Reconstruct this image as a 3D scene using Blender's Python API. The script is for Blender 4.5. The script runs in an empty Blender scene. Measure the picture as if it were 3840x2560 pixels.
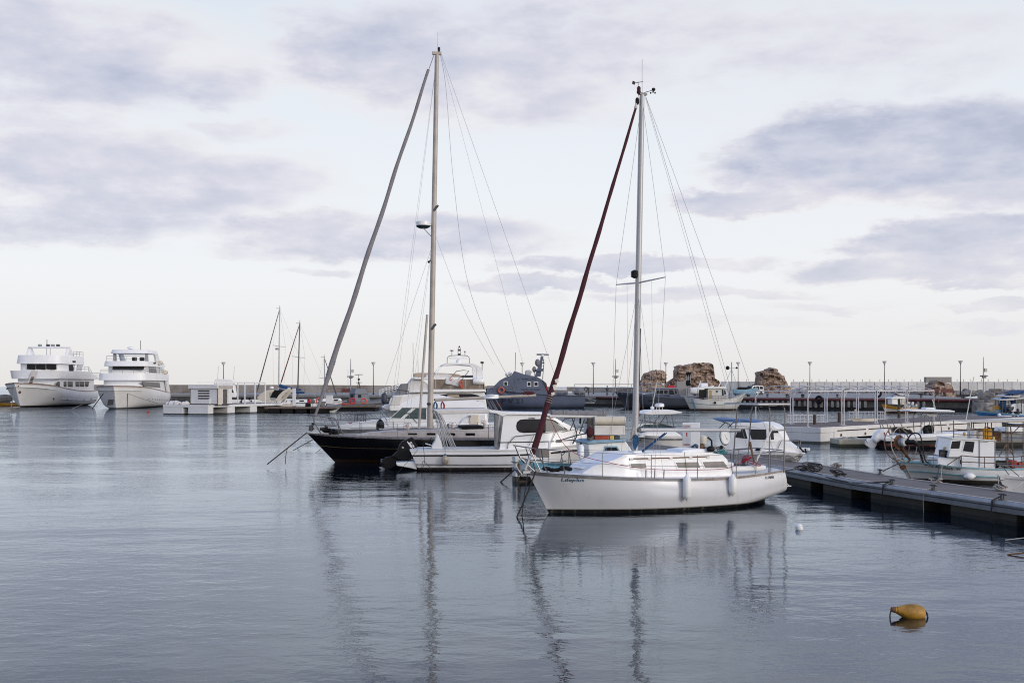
import bpy, math, random
from mathutils import Vector, Matrix, noise
random.seed(7)
R = math.radians
sc = bpy.context.scene
col = sc.collection
F, CX, HY, H = 4267.0, 1920.0, 1449.0, 3.4      # focal length in photo pixels, principal column, horizon row, eye height


def wp(px, py, Y):
    "photo pixel + distance -> world point"
    return Vector(((px - CX) * Y / F, Y, H - (py - HY) * Y / F))


# ------------------------------------------------------------------ materials
def lin(c):
    return tuple(((v / 12.92) if v <= .04045 else ((v + .055) / 1.055) ** 2.4) for v in c)


def nodes_of(name):
    m = bpy.data.materials.new(name)
    m.use_nodes = True
    nt = m.node_tree
    return m, nt, nt.nodes['Principled BSDF']


def nd(nt, t, **k):
    n = nt.nodes.new(t)
    for a, b in k.items():
        if a.startswith('i_'):
            n.inputs[a[2:].replace('_', ' ')].default_value = b
        else:
            setattr(n, a, b)
    return n


def mixc(nt, fac, a, b, blend='MIX'):
    m = nd(nt, 'ShaderNodeMix', data_type='RGBA', blend_type=blend)
    for sock, v in ((m.inputs[0], fac), (m.inputs[6], a), (m.inputs[7], b)):
        if hasattr(v, 'is_output'):
            nt.links.new(v, sock)
        else:
            sock.default_value = v if isinstance(v, (int, float)) else (*v, 1)
    return m.outputs[2]


def math_(nt, op, a, b=None, c=None):
    m = nd(nt, 'ShaderNodeMath', operation=op)
    for i, v in enumerate((a, b, c)):
        if v is None:
            continue
        if hasattr(v, 'is_output'):
            nt.links.new(v, m.inputs[i])
        else:
            m.inputs[i].default_value = v
    return m.outputs[0]


def smooth_(nt, v, a, b, lo=0., hi=1.):
    m = nd(nt, 'ShaderNodeMapRange', interpolation_type='SMOOTHSTEP')
    nt.links.new(v, m.inputs[0])
    m.inputs[1].default_value, m.inputs[2].default_value, m.inputs[3].default_value, m.inputs[4].default_value = a, b, lo, hi
    return m.outputs[0]


def noise_(nt, coord, scale, detail=4, rough=.55, map_scale=None, rot=None):
    if map_scale:
        mp = nd(nt, 'ShaderNodeMapping')
        mp.inputs['Scale'].default_value = map_scale
        if rot:
            mp.inputs['Rotation'].default_value = rot
        nt.links.new(coord, mp.inputs[0])
        coord = mp.outputs[0]
    n = nd(nt, 'ShaderNodeTexNoise')
    n.inputs['Scale'].default_value = scale
    n.inputs['Detail'].default_value = detail
    n.inputs['Roughness'].default_value = rough
    nt.links.new(coord, n.inputs['Vector'])
    return n.outputs['Fac']


def bump_(nt, h, bs, strength=.3, dist=.02):
    b = nd(nt, 'ShaderNodeBump')
    b.inputs['Strength'].default_value = strength
    b.inputs['Distance'].default_value = dist
    nt.links.new(h, b.inputs['Height'])
    nt.links.new(b.outputs[0], bs.inputs['Normal'])


def M(name, c, rough=.5, metal=0, var=.12, scale=2.5, bump=0, bscale=20, streak=0, streak_c=(.22, .15, .08), bands=(), ms=None, coat=0):
    m, nt, bs = nodes_of(name)
    co = nd(nt, 'ShaderNodeTexCoord').outputs['Object']
    n1 = noise_(nt, co, scale, 6, .6, ms or (1, 1, 1))
    f = smooth_(nt, n1, .3, .7)
    cc = mixc(nt, f, tuple(v * (1 - var) for v in c), tuple(min(1, v * (1 + var)) for v in c))
    xyz = None
    for (z, bc) in bands:                       # painted bands by height above the water
        if xyz is None:
            sx = nd(nt, 'ShaderNodeSeparateXYZ')
            nt.links.new(co, sx.inputs[0])
            xyz = math_(nt, 'ADD', sx.outputs[2], math_(nt, 'MULTIPLY', n1, .012))
        cc = mixc(nt, math_(nt, 'LESS_THAN', xyz, z), cc, bc)
    if streak:
        n2 = noise_(nt, co, 1.0, 5, .65, (5, 5, .6))
        cc = mixc(nt, math_(nt, 'MULTIPLY', smooth_(nt, n2, .52, .78), streak), cc, streak_c)
    nt.links.new(cc, bs.inputs['Base Color'])
    r = math_(nt, 'MULTIPLY_ADD', n1, .2, rough - .1)
    nt.links.new(r, bs.inputs['Roughness'])
    bs.inputs['Metallic'].default_value = metal
    bs.inputs['Coat Weight'].default_value = coat
    bs.inputs['Coat Roughness'].default_value = .15
    if bump:
        bump_(nt, noise_(nt, co, bscale, 5, .6), bs, 1, bump)
    return m


# ------------------------------------------------------------------ mesh builder
class MB:
    def __init__(s):
        s.v, s.f = [], []

    def add(s, vs, fs):
        o = len(s.v)
        s.v += [tuple(v) for v in vs]
        s.f += [tuple(i + o for i in f) for f in fs]
        return s

    def box(s, a, b):
        (x0, y0, z0), (x1, y1, z1) = a, b
        vs = [(x, y, z) for z in (z0, z1) for y in (y0, y1) for x in (x0, x1)]
        return s.add(vs, [(0, 2, 3, 1), (4, 5, 7, 6), (0, 1, 5, 4), (2, 6, 7, 3), (0, 4, 6, 2), (1, 3, 7, 5)])

    def obox(s, c, size, rz=0., ry=0.):
        m = Matrix.Rotation(rz, 3, 'Z') @ Matrix.Rotation(ry, 3, 'Y')
        hx, hy, hz = (v / 2 for v in size)
        vs = [Vector(c) + m @ Vector((x, y, z)) for z in (-hz, hz) for y in (-hy, hy) for x in (-hx, hx)]
        return s.add(vs, [(0, 2, 3, 1), (4, 5, 7, 6), (0, 1, 5, 4), (2, 6, 7, 3), (0, 4, 6, 2), (1, 3, 7, 5)])

    def loft(s, rings, caps=True, closed=True):
        n = len(rings[0])
        vs = [p for r in rings for p in r]
        fs = []
        for i in range(len(rings) - 1):
            for j in range(n if closed else n - 1):
                k = (j + 1) % n
                fs.append((i * n + j, i * n + k, (i + 1) * n + k, (i + 1) * n + j))
        if caps and closed:
            fs.append(tuple(reversed(range(n))))
            fs.append(tuple(range((len(rings) - 1) * n, len(rings) * n)))
        return s.add(vs, fs)

    def tube(s, pts, r, n=6, closed=False):
        pts = [Vector(p) for p in pts]
        if len(pts) < 2:
            return s
        rs = r if isinstance(r, (list, tuple)) else [r] * len(pts)
        rings, up = [], None
        for i, p in enumerate(pts):
            a, b = pts[max(0, i - 1)], pts[min(len(pts) - 1, i + 1)]
            t = (b - a)
            t = t.normalized() if t.length > 1e-9 else Vector((0, 0, 1))
            if up is None:
                up = Vector((0, 0, 1)) if abs(t.z) < .9 else Vector((1, 0, 0))
            u = (up - t * up.dot(t))
            u = u.normalized() if u.length > 1e-6 else t.orthogonal().normalized()
            up = u
            w = t.cross(u)
            rings.append([p + (u * math.cos(2 * math.pi * k / n) + w * math.sin(2 * math.pi * k / n)) * rs[i] for k in range(n)])
        return s.loft(rings)

    def prism(s, poly, y0, y1, yf=None):
        "poly of (x, z) extruded along y; yf(x, z, side) may bend the two faces"
        n = len(poly)
        A = [(x, yf(x, z, -1) if yf else y0, z) for x, z in poly]
        B = [(x, yf(x, z, 1) if yf else y1, z) for x, z in poly]
        fs = [tuple(range(n)), tuple(reversed(range(n, 2 * n)))]
        for i in range(n):
            j = (i + 1) % n
            fs.append((j, i, n + i, n + j))
        return s.add(A + B, fs)

    def house(s, poly, yf, nx=18, nz=7):
        "side outline of (x, z), x-monotone, with curved side faces y = yf(x, z, side)"
        xa, xb = min(x for x, z in poly), max(x for x, z in poly)
        xs = sorted({round(xa + (xb - xa) * i / nx, 4) for i in range(nx + 1)} | {round(x, 4) for x, z in poly})
        xs = [xs[0] + 2e-4] + [x for a, x in zip(xs, xs[1:]) if x - a > 2e-3]
        xs[-1] = xb - 2e-4
        n, rings = len(poly), []
        for x in xs:
            hit = []
            for i in range(n):
                (x0, z0), (x1, z1) = poly[i], poly[(i + 1) % n]
                if (x0 - x) * (x1 - x) <= 0 and abs(x1 - x0) > 1e-9:
                    hit.append(z0 + (z1 - z0) * (x - x0) / (x1 - x0))
            lo, hi = min(hit), max(hit)
            zz = [lo + (hi - lo) * j / nz for j in range(nz + 1)]
            rings.append([(x, yf(x, z, -1), z) for z in zz] + [(x, yf(x, z, 1), z) for z in reversed(zz)])
        return s.loft(rings)

    def plan(s, poly, z0, z1, top=None):
        "poly of (x, y) extruded upwards, optionally to another outline"
        n = len(poly)
        top = top or poly
        z0f = z0 if callable(z0) else (lambda x, y: z0)
        z1f = z1 if callable(z1) else (lambda x, y: z1)
        A = [(x, y, z0f(x, y)) for x, y in poly]
        B = [(x, y, z1f(x, y)) for x, y in top]
        fs = [tuple(reversed(range(n))), tuple(range(n, 2 * n))]
        for i in range(n):
            j = (i + 1) % n
            fs.append((i, j, n + j, n + i))
        return s.add(A + B, fs)

    def lathe(s, prof, c, axis='z', n=14, d=None):
        "prof of (radius, height) turned about an axis through c"
        c = Vector(c)
        if d is None:
            d = {'x': Vector((1, 0, 0)), 'y': Vector((0, 1, 0)), 'z': Vector((0, 0, 1))}[axis]
        d = Vector(d).normalized()
        u = d.orthogonal().normalized()
        w = d.cross(u)
        rings = [[c + d * h + (u * math.cos(2 * math.pi * k / n) + w * math.sin(2 * math.pi * k / n)) * max(r, 1e-4) for k in range(n)] for r, h in prof]
        return s.loft(rings)

    def ell(s, c, r, n=12, m=8):
        r = r if isinstance(r, (list, tuple)) else (r, r, r)
        rings = []
        for i in range(m + 1):
            t = math.pi * i / m
            k = max(math.sin(t), 1e-3)
            rings.append([(c[0] + r[0] * k * math.cos(2 * math.pi * j / n), c[1] + r[1] * k * math.sin(2 * math.pi * j / n), c[2] - r[2] * math.cos(t)) for j in range(n)])
        return s.loft(rings)

    def torus(s, c, R0, r, axis='y', n=20, m=8):
        c = Vector(c)
        d = {'x': Vector((1, 0, 0)), 'y': Vector((0, 1, 0)), 'z': Vector((0, 0, 1))}[axis] if isinstance(axis, str) else Vector(axis).normalized()
        u = d.orthogonal().normalized()
        w = d.cross(u)
        rings = []
        for i in range(n + 1):
            a = 2 * math.pi * i / n
            e = u * math.cos(a) + w * math.sin(a)
            rings.append([c + e * (R0 + r * math.cos(2 * math.pi * k / m)) + d * r * math.sin(2 * math.pi * k / m) for k in range(m)])
        return s.loft(rings, caps=False)

    def build(s, name, mat, parent=None, bevel=0, sharp=38, label=None, solid=0):
        me = bpy.data.meshes.new(name)
        me.from_pydata(s.v, [], s.f)
        me.validate()
        me.polygons.foreach_set('use_smooth', [True] * len(me.polygons))
        me.set_sharp_from_angle(angle=R(sharp))
        me.materials.append(mat)
        o = bpy.data.objects.new(name, me)
        col.objects.link(o)
        if parent is not None:
            o.parent = parent
        if solid:
            k = o.modifiers.new('thickness', 'SOLIDIFY')
            k.thickness = solid
            k.offset = 0
        if bevel:
            b = o.modifiers.new('bevel', 'BEVEL')
            b.width, b.segments, b.limit_method, b.angle_limit = bevel, 2, 'ANGLE', R(40)
        if label:
            o['label'] = label
        return o


def tag(o, label, cat, group=None, kind=None):
    o['label'], o['category'] = label, cat
    if group:
        o['group'] = group
    if kind:
        o['kind'] = kind
    return o


def struct(o):
    o['kind'] = 'structure'
    return o


def empty(name, loc, rz=0.):
    o = bpy.data.objects.new(name, None)
    col.objects.link(o)
    o.location, o.rotation_euler = loc, (0, 0, rz)
    o.empty_display_size = .2
    return o


def kids(o):
    return [c for c in col.objects if c.parent is o]


def copy_tree(o, parent=None):
    c = o.copy()
    col.objects.link(c)
    if parent is not None:
        c.parent = parent
    for ch in [k for k in list(col.objects) if k.parent is o]:
        copy_tree(ch, c)
    return c


def crom(pts, n):
    "Catmull-Rom through tuples, n samples over the index"
    out, m = [], len(pts)
    for i in range(n):
        t = i / (n - 1) * (m - 1)
        k = min(int(t), m - 2)
        u = t - k
        P = [pts[max(0, min(m - 1, k + d))] for d in (-1, 0, 1, 2)]
        out.append(tuple(.5 * (2 * P[1][a] + (P[2][a] - P[0][a]) * u + (2 * P[0][a] - 5 * P[1][a] + 4 * P[2][a] - P[3][a]) * u * u
                               + (3 * P[1][a] - P[0][a] - 3 * P[2][a] + P[3][a]) * u ** 3) for a in range(len(pts[0]))))
    return out


def sag(a, b, s, n=10):
    a, b = Vector(a), Vector(b)
    return [a.lerp(b, i / n) - Vector((0, 0, s * 4 * (i / n) * (1 - i / n))) for i in range(n + 1)]


# ------------------------------------------------------------------ hulls
class Hull:
    """sheer [(x, half beam, z)], keel [(x, z)]; profiles [(fy, fz)] from sheer to keel at bow and body; bow = 0 or 1 (end of the list)"""
    def __init__(s, sheer, keel, pb, pm, bow=0, n=26, m=12, blend=.45):
        s.S, s.K, s.n, s.m = crom(sheer, n), crom(keel, n), n, m
        s.S = [(x, max(b, 0.012), z) for x, b, z in s.S]
        s.pb, s.pm, s.bow, s.blend = crom(pb, m), crom(pm, m), bow, blend

    def _lerp(s, L, t):
        t = max(0, min(1, t)) * (len(L) - 1)
        k = min(int(t), len(L) - 2)
        return [a + (b - a) * (t - k) for a, b in zip(L[k], L[k + 1])]

    def pt(s, u, v, side=-1, off=0.):
        x, b, z = s._lerp(s.S, u)
        kx, kz = s._lerp(s.K, u)
        e = u if s.bow == 0 else 1 - u
        w = max(0, min(1, e / s.blend))
        w = w * w * (3 - 2 * w)
        p, q = s._lerp(s.pb, v), s._lerp(s.pm, v)
        fy, fz = p[0] + (q[0] - p[0]) * w, p[1] + (q[1] - p[1]) * w
        return Vector((x + (kx - x) * fz, side * (b * fy + off), z + (kz - z) * fz))

    def mesh(s, mb=None, transom=True):
        mb = mb or MB()
        rings = []
        for i in range(s.n):
            u = i / (s.n - 1)
            rings.append([s.pt(u, j / (s.m - 1), -1) for j in range(s.m)] + [s.pt(u, j / (s.m - 1), 1) for j in range(s.m - 2, -1, -1)])
        mb.loft(rings, caps=False, closed=False)
        e = 0 if s.bow == 1 else s.n - 1
        if transom:
            mb.add(rings[e], [tuple(range(len(rings[e])))])
        return mb

    def deck(s, drop=0., inset=.0, camber=.04, mb=None):
        mb = mb or MB()
        rings = []
        for i in range(s.n):
            x, b, z = s.S[i]
            b = max(b - inset, .005)
            rings.append([(x, b * t, z - drop + camber * (1 - t * t) * min(1, b)) for t in (-1, -.75, -.4, 0, .4, .75, 1)])
        return mb.loft(rings, caps=False, closed=False)

    def strip(s, v0, v1, off=.015, u0=0., u1=1., n=40, k=3, sides=(-1, 1), mb=None):
        mb = mb or MB()
        for sd in sides:
            out, inn = [], []
            for i in range(n + 1):
                u = u0 + (u1 - u0) * i / n
                out.append([s.pt(u, v0, sd, -.005)] + [s.pt(u, v0 + (v1 - v0) * j / k, sd, off) for j in range(k + 1)] + [s.pt(u, v1, sd, -.005)])
            mb.loft(out, caps=True, closed=True)
        return mb

    def uof(s, x, z):
        best, bu, bv = 1e9, 0, 0
        for i in range(121):
            u = i / 120
            sx, b, sz = s._lerp(s.S, u)
            kx, kz = s._lerp(s.K, u)
            f = max(0, min(1, (sz - z) / (sz - kz)))
            d = abs(sx + (kx - sx) * f - x)
            if d < best:
                best, bu, bf = d, u, f
        lo, hi = 0., 1.
        for _ in range(24):
            mid = (lo + hi) / 2
            p = s.pt(bu, mid)
            sx, b, sz = s._lerp(s.S, bu)
            kx, kz = s._lerp(s.K, bu)
            if (sz - p.z) / (sz - kz) < bf:
                lo = mid
            else:
                hi = mid
        return bu, lo

    def y(s, x, z, side=-1, off=.012):
        u, v = s.uof(x, z)
        return s.pt(u, v, side, off).y


PV = [(1, 0), (.72, .3), (.42, .6), (.18, .85), (0, 1)]               # flared bow
PR = [(1, 0), (1.03, .25), (.99, .5), (.8, .78), (0, 1)]              # round-bilged body
PC = [(1, 0), (.97, .35), (.9, .68), (.55, .88), (0, 1)]              # planing body


class Fr:
    "a boat: local x along the hull (left to right in the photo), y across it, z up from the water"
    def __init__(s, name, label, cat, px, Y, a, group=None, z=0.):
        s.o = Vector(((px - CX) * Y / F, Y, 0))
        s.ex, s.ey = Vector((math.cos(R(a)), math.sin(R(a)), 0)), Vector((-math.sin(R(a)), math.cos(R(a)), 0))
        s.root = tag(empty(name, s.o + Vector((0, 0, 0)), R(a)), label, cat, group)
        s.r = (0, 0, 1)

    def ref(s, x0, y0, k=.27211):
        s.r = (x0, y0, k)
        return s

    def _cast(s, px, py, nrm, dist):
        d = Vector(((px - CX) / F, 1, -(py - HY) / F))
        c = Vector((0, 0, H)) - s.o
        t = (dist - c.dot(nrm)) / d.dot(nrm)
        w = c + d * t
        return Vector((w.dot(s.ex), w.dot(s.ey), w.z))

    def at(s, px, py, y=0.):
        return s._cast(px, py, s.ey, y)

    def atx(s, px, py, x=0.):
        return s._cast(px, py, s.ex, x)

    def p(s, u, v, y=0.):
        return s.at(s.r[0] + u * s.r[2], s.r[1] + v * s.r[2], y)

    def xz(s, pts, y=0.):
        return [(q.x, q.z) for q in (s.p(u, v, y) for u, v in pts)]

    def zp(s, py, x, y):
        Yw = (s.o + s.ex * x + s.ey * y).y
        return H - (py - HY) * Yw / F

    def line(s, pts):
        "[(u, v, y)] -> local points"
        return [s.p(*q) for q in pts]

    def tube(s, name, pts, r, mat, n=6, mirror=False, parent=None):
        mb = MB().tube(pts, r, n)
        if mirror:
            mb.tube([(p[0], -p[1], p[2]) for p in pts], r, n)
        return mb.build(name, mat, parent or s.root)

    def world(s, v):
        return s.o + s.ex * v[0] + s.ey * v[1] + Vector((0, 0, v[2]))


def text(parent, body, mat, a, w, h, yf, slope=0., name='lettering', both=False, bold=0., shear=0., label=None):
    "flat lettering on a side face: a = (x, z) of its lower left end, yf(x, z) the face"
    cu = bpy.data.curves.new('lettering', 'FONT')
    cu.body, cu.size, cu.extrude, cu.offset, cu.shear = body, 1, .004, bold, shear
    cu.resolution_u = 2
    t = bpy.data.objects.new('lettering', cu)
    col.objects.link(t)
    bpy.context.view_layer.update()
    me = bpy.data.meshes.new_from_object(t)
    bpy.data.objects.remove(t)
    xs, ys = [v.co.x for v in me.vertices], [v.co.y for v in me.vertices]
    x0, x1, y0, y1 = min(xs), max(xs), min(ys), max(ys)
    c, s_ = math.cos(slope), math.sin(slope)
    for v in me.vertices:
        tx, ty = (v.co.x - x0) / (x1 - x0) * w, (v.co.y - y0) / (y1 - y0) * h
        x, z = a[0] + tx * c - ty * s_, a[1] + tx * s_ + ty * c
        v.co = (x, yf(x, z) - v.co.z, z)
    me.materials.append(mat)
    o = bpy.data.objects.new(name, me)
    col.objects.link(o)
    o.parent = parent
    if label:
        o['label'] = label
    return o


def grow(poly, k):
    "polygon pushed outward by k metres"
    n = len(poly)
    area = sum(poly[i][0] * poly[(i + 1) % n][1] - poly[(i + 1) % n][0] * poly[i][1] for i in range(n))
    sg = 1 if area > 0 else -1
    out = []
    for i in range(n):
        p0, p1, p2 = (Vector(poly[(i + d) % n]) for d in (-1, 0, 1))
        e1, e2 = (p1 - p0).normalized(), (p2 - p1).normalized()
        n1, n2 = Vector((e1.y, -e1.x)) * sg, Vector((e2.y, -e2.x)) * sg
        b = (n1 + n2)
        b = b.normalized() if b.length > 1e-6 else n1
        out.append(tuple(p1 + b * (k / max(.45, b.dot(n1)))))
    return out


def window(parent, poly, y, fmat, gmat, fr=.03, both=True, name='window', yf=None, d=.02):
    "framed pane on a side face at y (and mirrored): the frame is the part, its pane a sub-part"
    for sd in ((-1, 1) if both else (-1,)):
        g = yf or (lambda x, z: abs(y))
        w = MB().prism(grow(poly, fr), 0, 0, yf=lambda x, z, e: sd * (g(x, z) + (d if e == sd else -.03))).build(name, fmat, parent)
        MB().prism(poly, 0, 0, yf=lambda x, z, e: sd * (g(x, z) + (d + .006 if e == sd else -.02))).build('pane', gmat, w)


def rounded(x0, x1, hw, rl, n=9, aft=0.):
    "plan outline with a rounded front at x0"
    pts = []
    for i in range(n + 1):
        t = -math.pi / 2 + math.pi * i / n
        pts.append((x0 + rl * (1 - math.cos(t)), -hw * math.sin(t)))
    # runs from +hw to -hw around the front
    pts = [(x1 - aft * .0, hw)] + pts + [(x1, -hw)]
    return list(reversed(pts))
# ------------------------------------------------------------------ camera, render, light
cam = bpy.data.cameras.new('camera')
cam.sensor_width, cam.lens, cam.shift_y = 36, F / 3840 * 36, (HY - 1280) / 3840
cam.clip_start, cam.clip_end = .3, 40000
co_ = bpy.data.objects.new('camera', cam)
col.objects.link(co_)
co_.location, co_.rotation_euler = (0, 0, H), (R(90), 0, 0)
sc.camera = co_
sc.render.engine = 'CYCLES'
sc.cycles.use_denoising = True
sc.cycles.denoiser = 'OPENIMAGEDENOISE'
sc.cycles.denoising_input_passes, sc.cycles.denoising_prefilter = 'RGB_ALBEDO_NORMAL', 'NONE'
sc.cycles.max_bounces, sc.cycles.glossy_bounces, sc.cycles.transmission_bounces = 6, 4, 4
sc.cycles.caustics_reflective = sc.cycles.caustics_refractive = False
sc.cycles.filter_width = 1.1
sc.cycles.sample_clamp_indirect = 4
sc.view_settings.view_transform, sc.view_settings.look = 'Standard', 'None'
sc.view_settings.exposure, sc.view_settings.gamma = 0, 1

SUN_AZ, SUN_EL = R(130), R(14)          # clockwise from straight ahead: low, from the right and a little behind
sd = Vector((math.sin(SUN_AZ) * math.cos(SUN_EL), math.cos(SUN_AZ) * math.cos(SUN_EL), math.sin(SUN_EL)))
sl = bpy.data.lights.new('sun', 'SUN')
sl.energy, sl.angle, sl.color = 1.15, R(18), (1, .97, .94)
so = bpy.data.objects.new('sun', sl)
col.objects.link(so)
so.rotation_euler = sd.to_track_quat('Z', 'Y').to_euler()
so.location = (60, -30, 40)

w = bpy.data.worlds.new('World')
sc.world = w
w.use_nodes = True
nt = w.node_tree
bg = nt.nodes['Background']
bg.inputs['Strength'].default_value = .1
sky = nd(nt, 'ShaderNodeTexSky', sky_type='NISHITA', sun_disc=False)
sky.sun_elevation, sky.sun_rotation = SUN_EL, SUN_AZ
sky.air_density, sky.dust_density, sky.ozone_density = 1, 1.5, 1.5
g = nd(nt, 'ShaderNodeTexCoord').outputs['Generated']
sx = nd(nt, 'ShaderNodeSeparateXYZ')
nt.links.new(g, sx.inputs[0])
X, Y_, Z = sx.outputs
az = math_(nt, 'ARCTAN2', X, Y_)
el = math_(nt, 'ARCSINE', math_(nt, 'MINIMUM', math_(nt, 'MAXIMUM', Z, -.999), .999))
ela = math_(nt, 'ABSOLUTE', el)


def comb(a, b, c=0.):
    n = nd(nt, 'ShaderNodeCombineXYZ')
    for i, v in enumerate((a, b, c)):
        if hasattr(v, 'is_output'):
            nt.links.new(v, n.inputs[i])
        else:
            n.inputs[i].default_value = v
    return n.outputs[0]


ae = comb(az, el)
# clouds thin out into flat streaks towards the horizon: sample noise on a level sheet overhead
inv = math_(nt, 'DIVIDE', 1., math_(nt, 'ADD', math_(nt, 'ABSOLUTE', Z), .09))
sheet = comb(math_(nt, 'MULTIPLY', X, inv), math_(nt, 'MULTIPLY', Y_, inv))


def ncol(coord, scale, detail, rough):
    n = nd(nt, 'ShaderNodeTexNoise')
    n.inputs['Scale'].default_value, n.inputs['Detail'].default_value, n.inputs['Roughness'].default_value = scale, detail, rough
    nt.links.new(coord, n.inputs['Vector'])
    return n


def vmath(op, a, b):
    v = nd(nt, 'ShaderNodeVectorMath', operation=op)
    for i, q in enumerate((a, b)):
        if hasattr(q, 'is_output'):
            nt.links.new(q, v.inputs[i])
        else:
            v.inputs[i].default_value = q
    return v.outputs[1 if op in ('LENGTH', 'DISTANCE', 'DOT_PRODUCT') else 0]


stretch = vmath('MULTIPLY', ae, (1, 2.6, 0))
w1 = vmath('MULTIPLY', vmath('SUBTRACT', ncol(stretch, 7, 5, .6).outputs['Color'], (.5, .5, .5)), (.16, .045, 0))
w2 = vmath('MULTIPLY', vmath('SUBTRACT', ncol(stretch, 26, 7, .68).outputs['Color'], (.5, .5, .5)), (.05, .018, 0))
q = vmath('ADD', vmath('ADD', ae, w1), w2)
# cloud banks: photo pixel centre, half extents, weight, softness
BANKS = [(250, 190, 880, 270, .8, .65, 1), (760, 290, 260, 130, .72, .5, 1), (160, 440, 420, 90, .6, .5, 1), (900, 470, 300, 60, .5, .5, 1),
         (450, 660, 960, 210, .8, .6, 1), (200, 810, 900, 110, .74, .6, 1), (1420, 880, 780, 115, .86, .45, .6), (1000, 930, 420, 60, .6, .5, .5),
         (1500, 200, 660, 250, .85, .6, -.5), (1850, 330, 640, 220, .78, .65, -.4), (2250, 120, 880, 250, .76, .65, -.3), (2250, 430, 600, 80, .5, .5, .6),
         (3000, 170, 950, 190, .6, .6, .6), (3500, 230, 500, 120, .45, .5, .6),
         (3380, 560, 740, 195, 1.02, .42, -.7), (2850, 735, 400, 65, .9, .4, -.6), (3720, 640, 520, 170, .8, .4, -.5), (2750, 570, 200, 40, .55, .5, 0),
         (3560, 890, 450, 95, .96, .4, -.6), (3480, 990, 560, 78, .92, .35, -.3), (2420, 985, 600, 42, .88, .35, .3), (2000, 1060, 400, 36, .85, .35, .3),
         (2600, 1105, 560, 28, .66, .4, .3), (3150, 1145, 380, 26, .5, .5, .3), (3720, 1062, 220, 36, .8, .4, .3), (1190, 1025, 200, 24, .6, .5, .3),
         (3720, 1160, 220, 22, .66, .4, .3), (2700, 1215, 450, 24, .45, .5, .3), (3660, 1230, 280, 20, .55, .5, .3),
         (300, 330, 900, 330, .38, .9, 0), (1750, 230, 900, 330, .42, .9, 0), (500, 760, 1100, 260, .35, .9, 0), (3100, 300, 1000, 300, .34, .9, 0), (2100, 950, 900, 150, .3, .9, 0), (3300, 950, 900, 220, .3, .9, 0)]
acc = shade = None
for (px, py, rx, ry, wt, soft, lit) in BANKS:
    a0 = math.atan((px - CX) / F)
    e0 = math.atan((HY - py) / F * math.cos(a0))
    v = vmath('MULTIPLY', vmath('SUBTRACT', q, (a0, e0, 0)), (F / rx, F / ry, 0))
    d = vmath('LENGTH', v, (0, 0, 0))
    b = smooth_(nt, d, 1.25, max(.0, .95 - soft), 0, wt)
    acc = b if acc is None else math_(nt, 'MAXIMUM', acc, b)
    if lit:
        up = vmath('DOT_PRODUCT', v, (0, lit, 0))
        sh_ = math_(nt, 'MULTIPLY', up, b)
        shade = sh_ if shade is None else math_(nt, 'ADD', shade, sh_)
fb = ncol(sheet, 1.6, 7, .58).outputs['Fac']
fb2 = ncol(stretch, 13, 6, .6).outputs['Fac']
fb3 = ncol(vmath('MULTIPLY', ae, (1, 3.4, 0)), 4.2, 4, .5).outputs['Fac']
# above the framed part of the sky the cover is broken cloud with blue between
high = smooth_(nt, ela, R(17), R(24))
cover = math_(nt, 'MULTIPLY', smooth_(nt, ncol(sheet, .85, 6, .58).outputs['Fac'], .46, .66), .45)
dens = math_(nt, 'ADD', math_(nt, 'MULTIPLY', acc, math_(nt, 'SUBTRACT', 1., high)), math_(nt, 'MULTIPLY', cover, high))
mod = math_(nt, 'MULTIPLY', math_(nt, 'SUBTRACT', fb2, .5), math_(nt, 'MULTIPLY_ADD', dens, 1.7, .2))
mod2 = math_(nt, 'MULTIPLY', math_(nt, 'SUBTRACT', fb3, .5), .5)
dens = math_(nt, 'ADD', math_(nt, 'ADD', dens, mod), math_(nt, 'MULTIPLY', mod2, math_(nt, 'MULTIPLY_ADD', dens, .7, .85)))
cl = smooth_(nt, dens, .1, .85)

ramp = nd(nt, 'ShaderNodeValToRGB')
nt.links.new(math_(nt, 'DIVIDE', ela, math.pi / 2), ramp.inputs[0])
cr = ramp.color_ramp
cr.elements[0].position, cr.elements[0].color = 0, (*lin((.925, .915, .905)), 1)
cr.elements[1].position, cr.elements[1].color = 1, (*lin((.42, .53, .72)), 1)
for p_, c_ in ((.025, (.945, .942, .945)), (.06, (.962, .968, .98)), (.11, (.945, .963, .985)), (.17, (.918, .94, .97)), (.23, (.87, .91, .958)), (.30, (.52, .68, .92)), (.55, (.36, .54, .85))):
    e_ = cr.elements.new(p_)
    e_.color = (*lin(c_), 1)
veil = ramp.outputs[0]
# cloud tone: thin pinkish-white fringes, lavender-grey bodies
crc = nd(nt, 'ShaderNodeValToRGB')
tone = math_(nt, 'ADD', dens, math_(nt, 'MULTIPLY', math_(nt, 'SUBTRACT', fb, .5), .5))
low = math_(nt, 'SUBTRACT', 1., high)
tone = math_(nt, 'SUBTRACT', tone, math_(nt, 'MULTIPLY', math_(nt, 'MULTIPLY', shade, low), .34))
nt.links.new(math_(nt, 'MULTIPLY', tone, .74), crc.inputs[0])
ce = crc.color_ramp
ce.elements[0].position, ce.elements[0].color = .08, (*lin((.965, .955, .94)), 1)
ce.elements[1].position, ce.elements[1].color = 1.0, (*lin((.735, .757, .838)), 1)
for p_, c_ in ((.27, (.945, .933, .942)), (.50, (.882, .878, .92)), (.8, (.795, .812, .878))):
    e_ = ce.elements.new(p_)
    e_.color = (*lin(c_), 1)
# far clouds pale out towards the horizon
ccol = mixc(nt, smooth_(nt, ela, R(1), R(9), .45, 0.), crc.outputs[0], lin((.925, .925, .935)))
skyc = mixc(nt, cl, veil, ccol)
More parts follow.
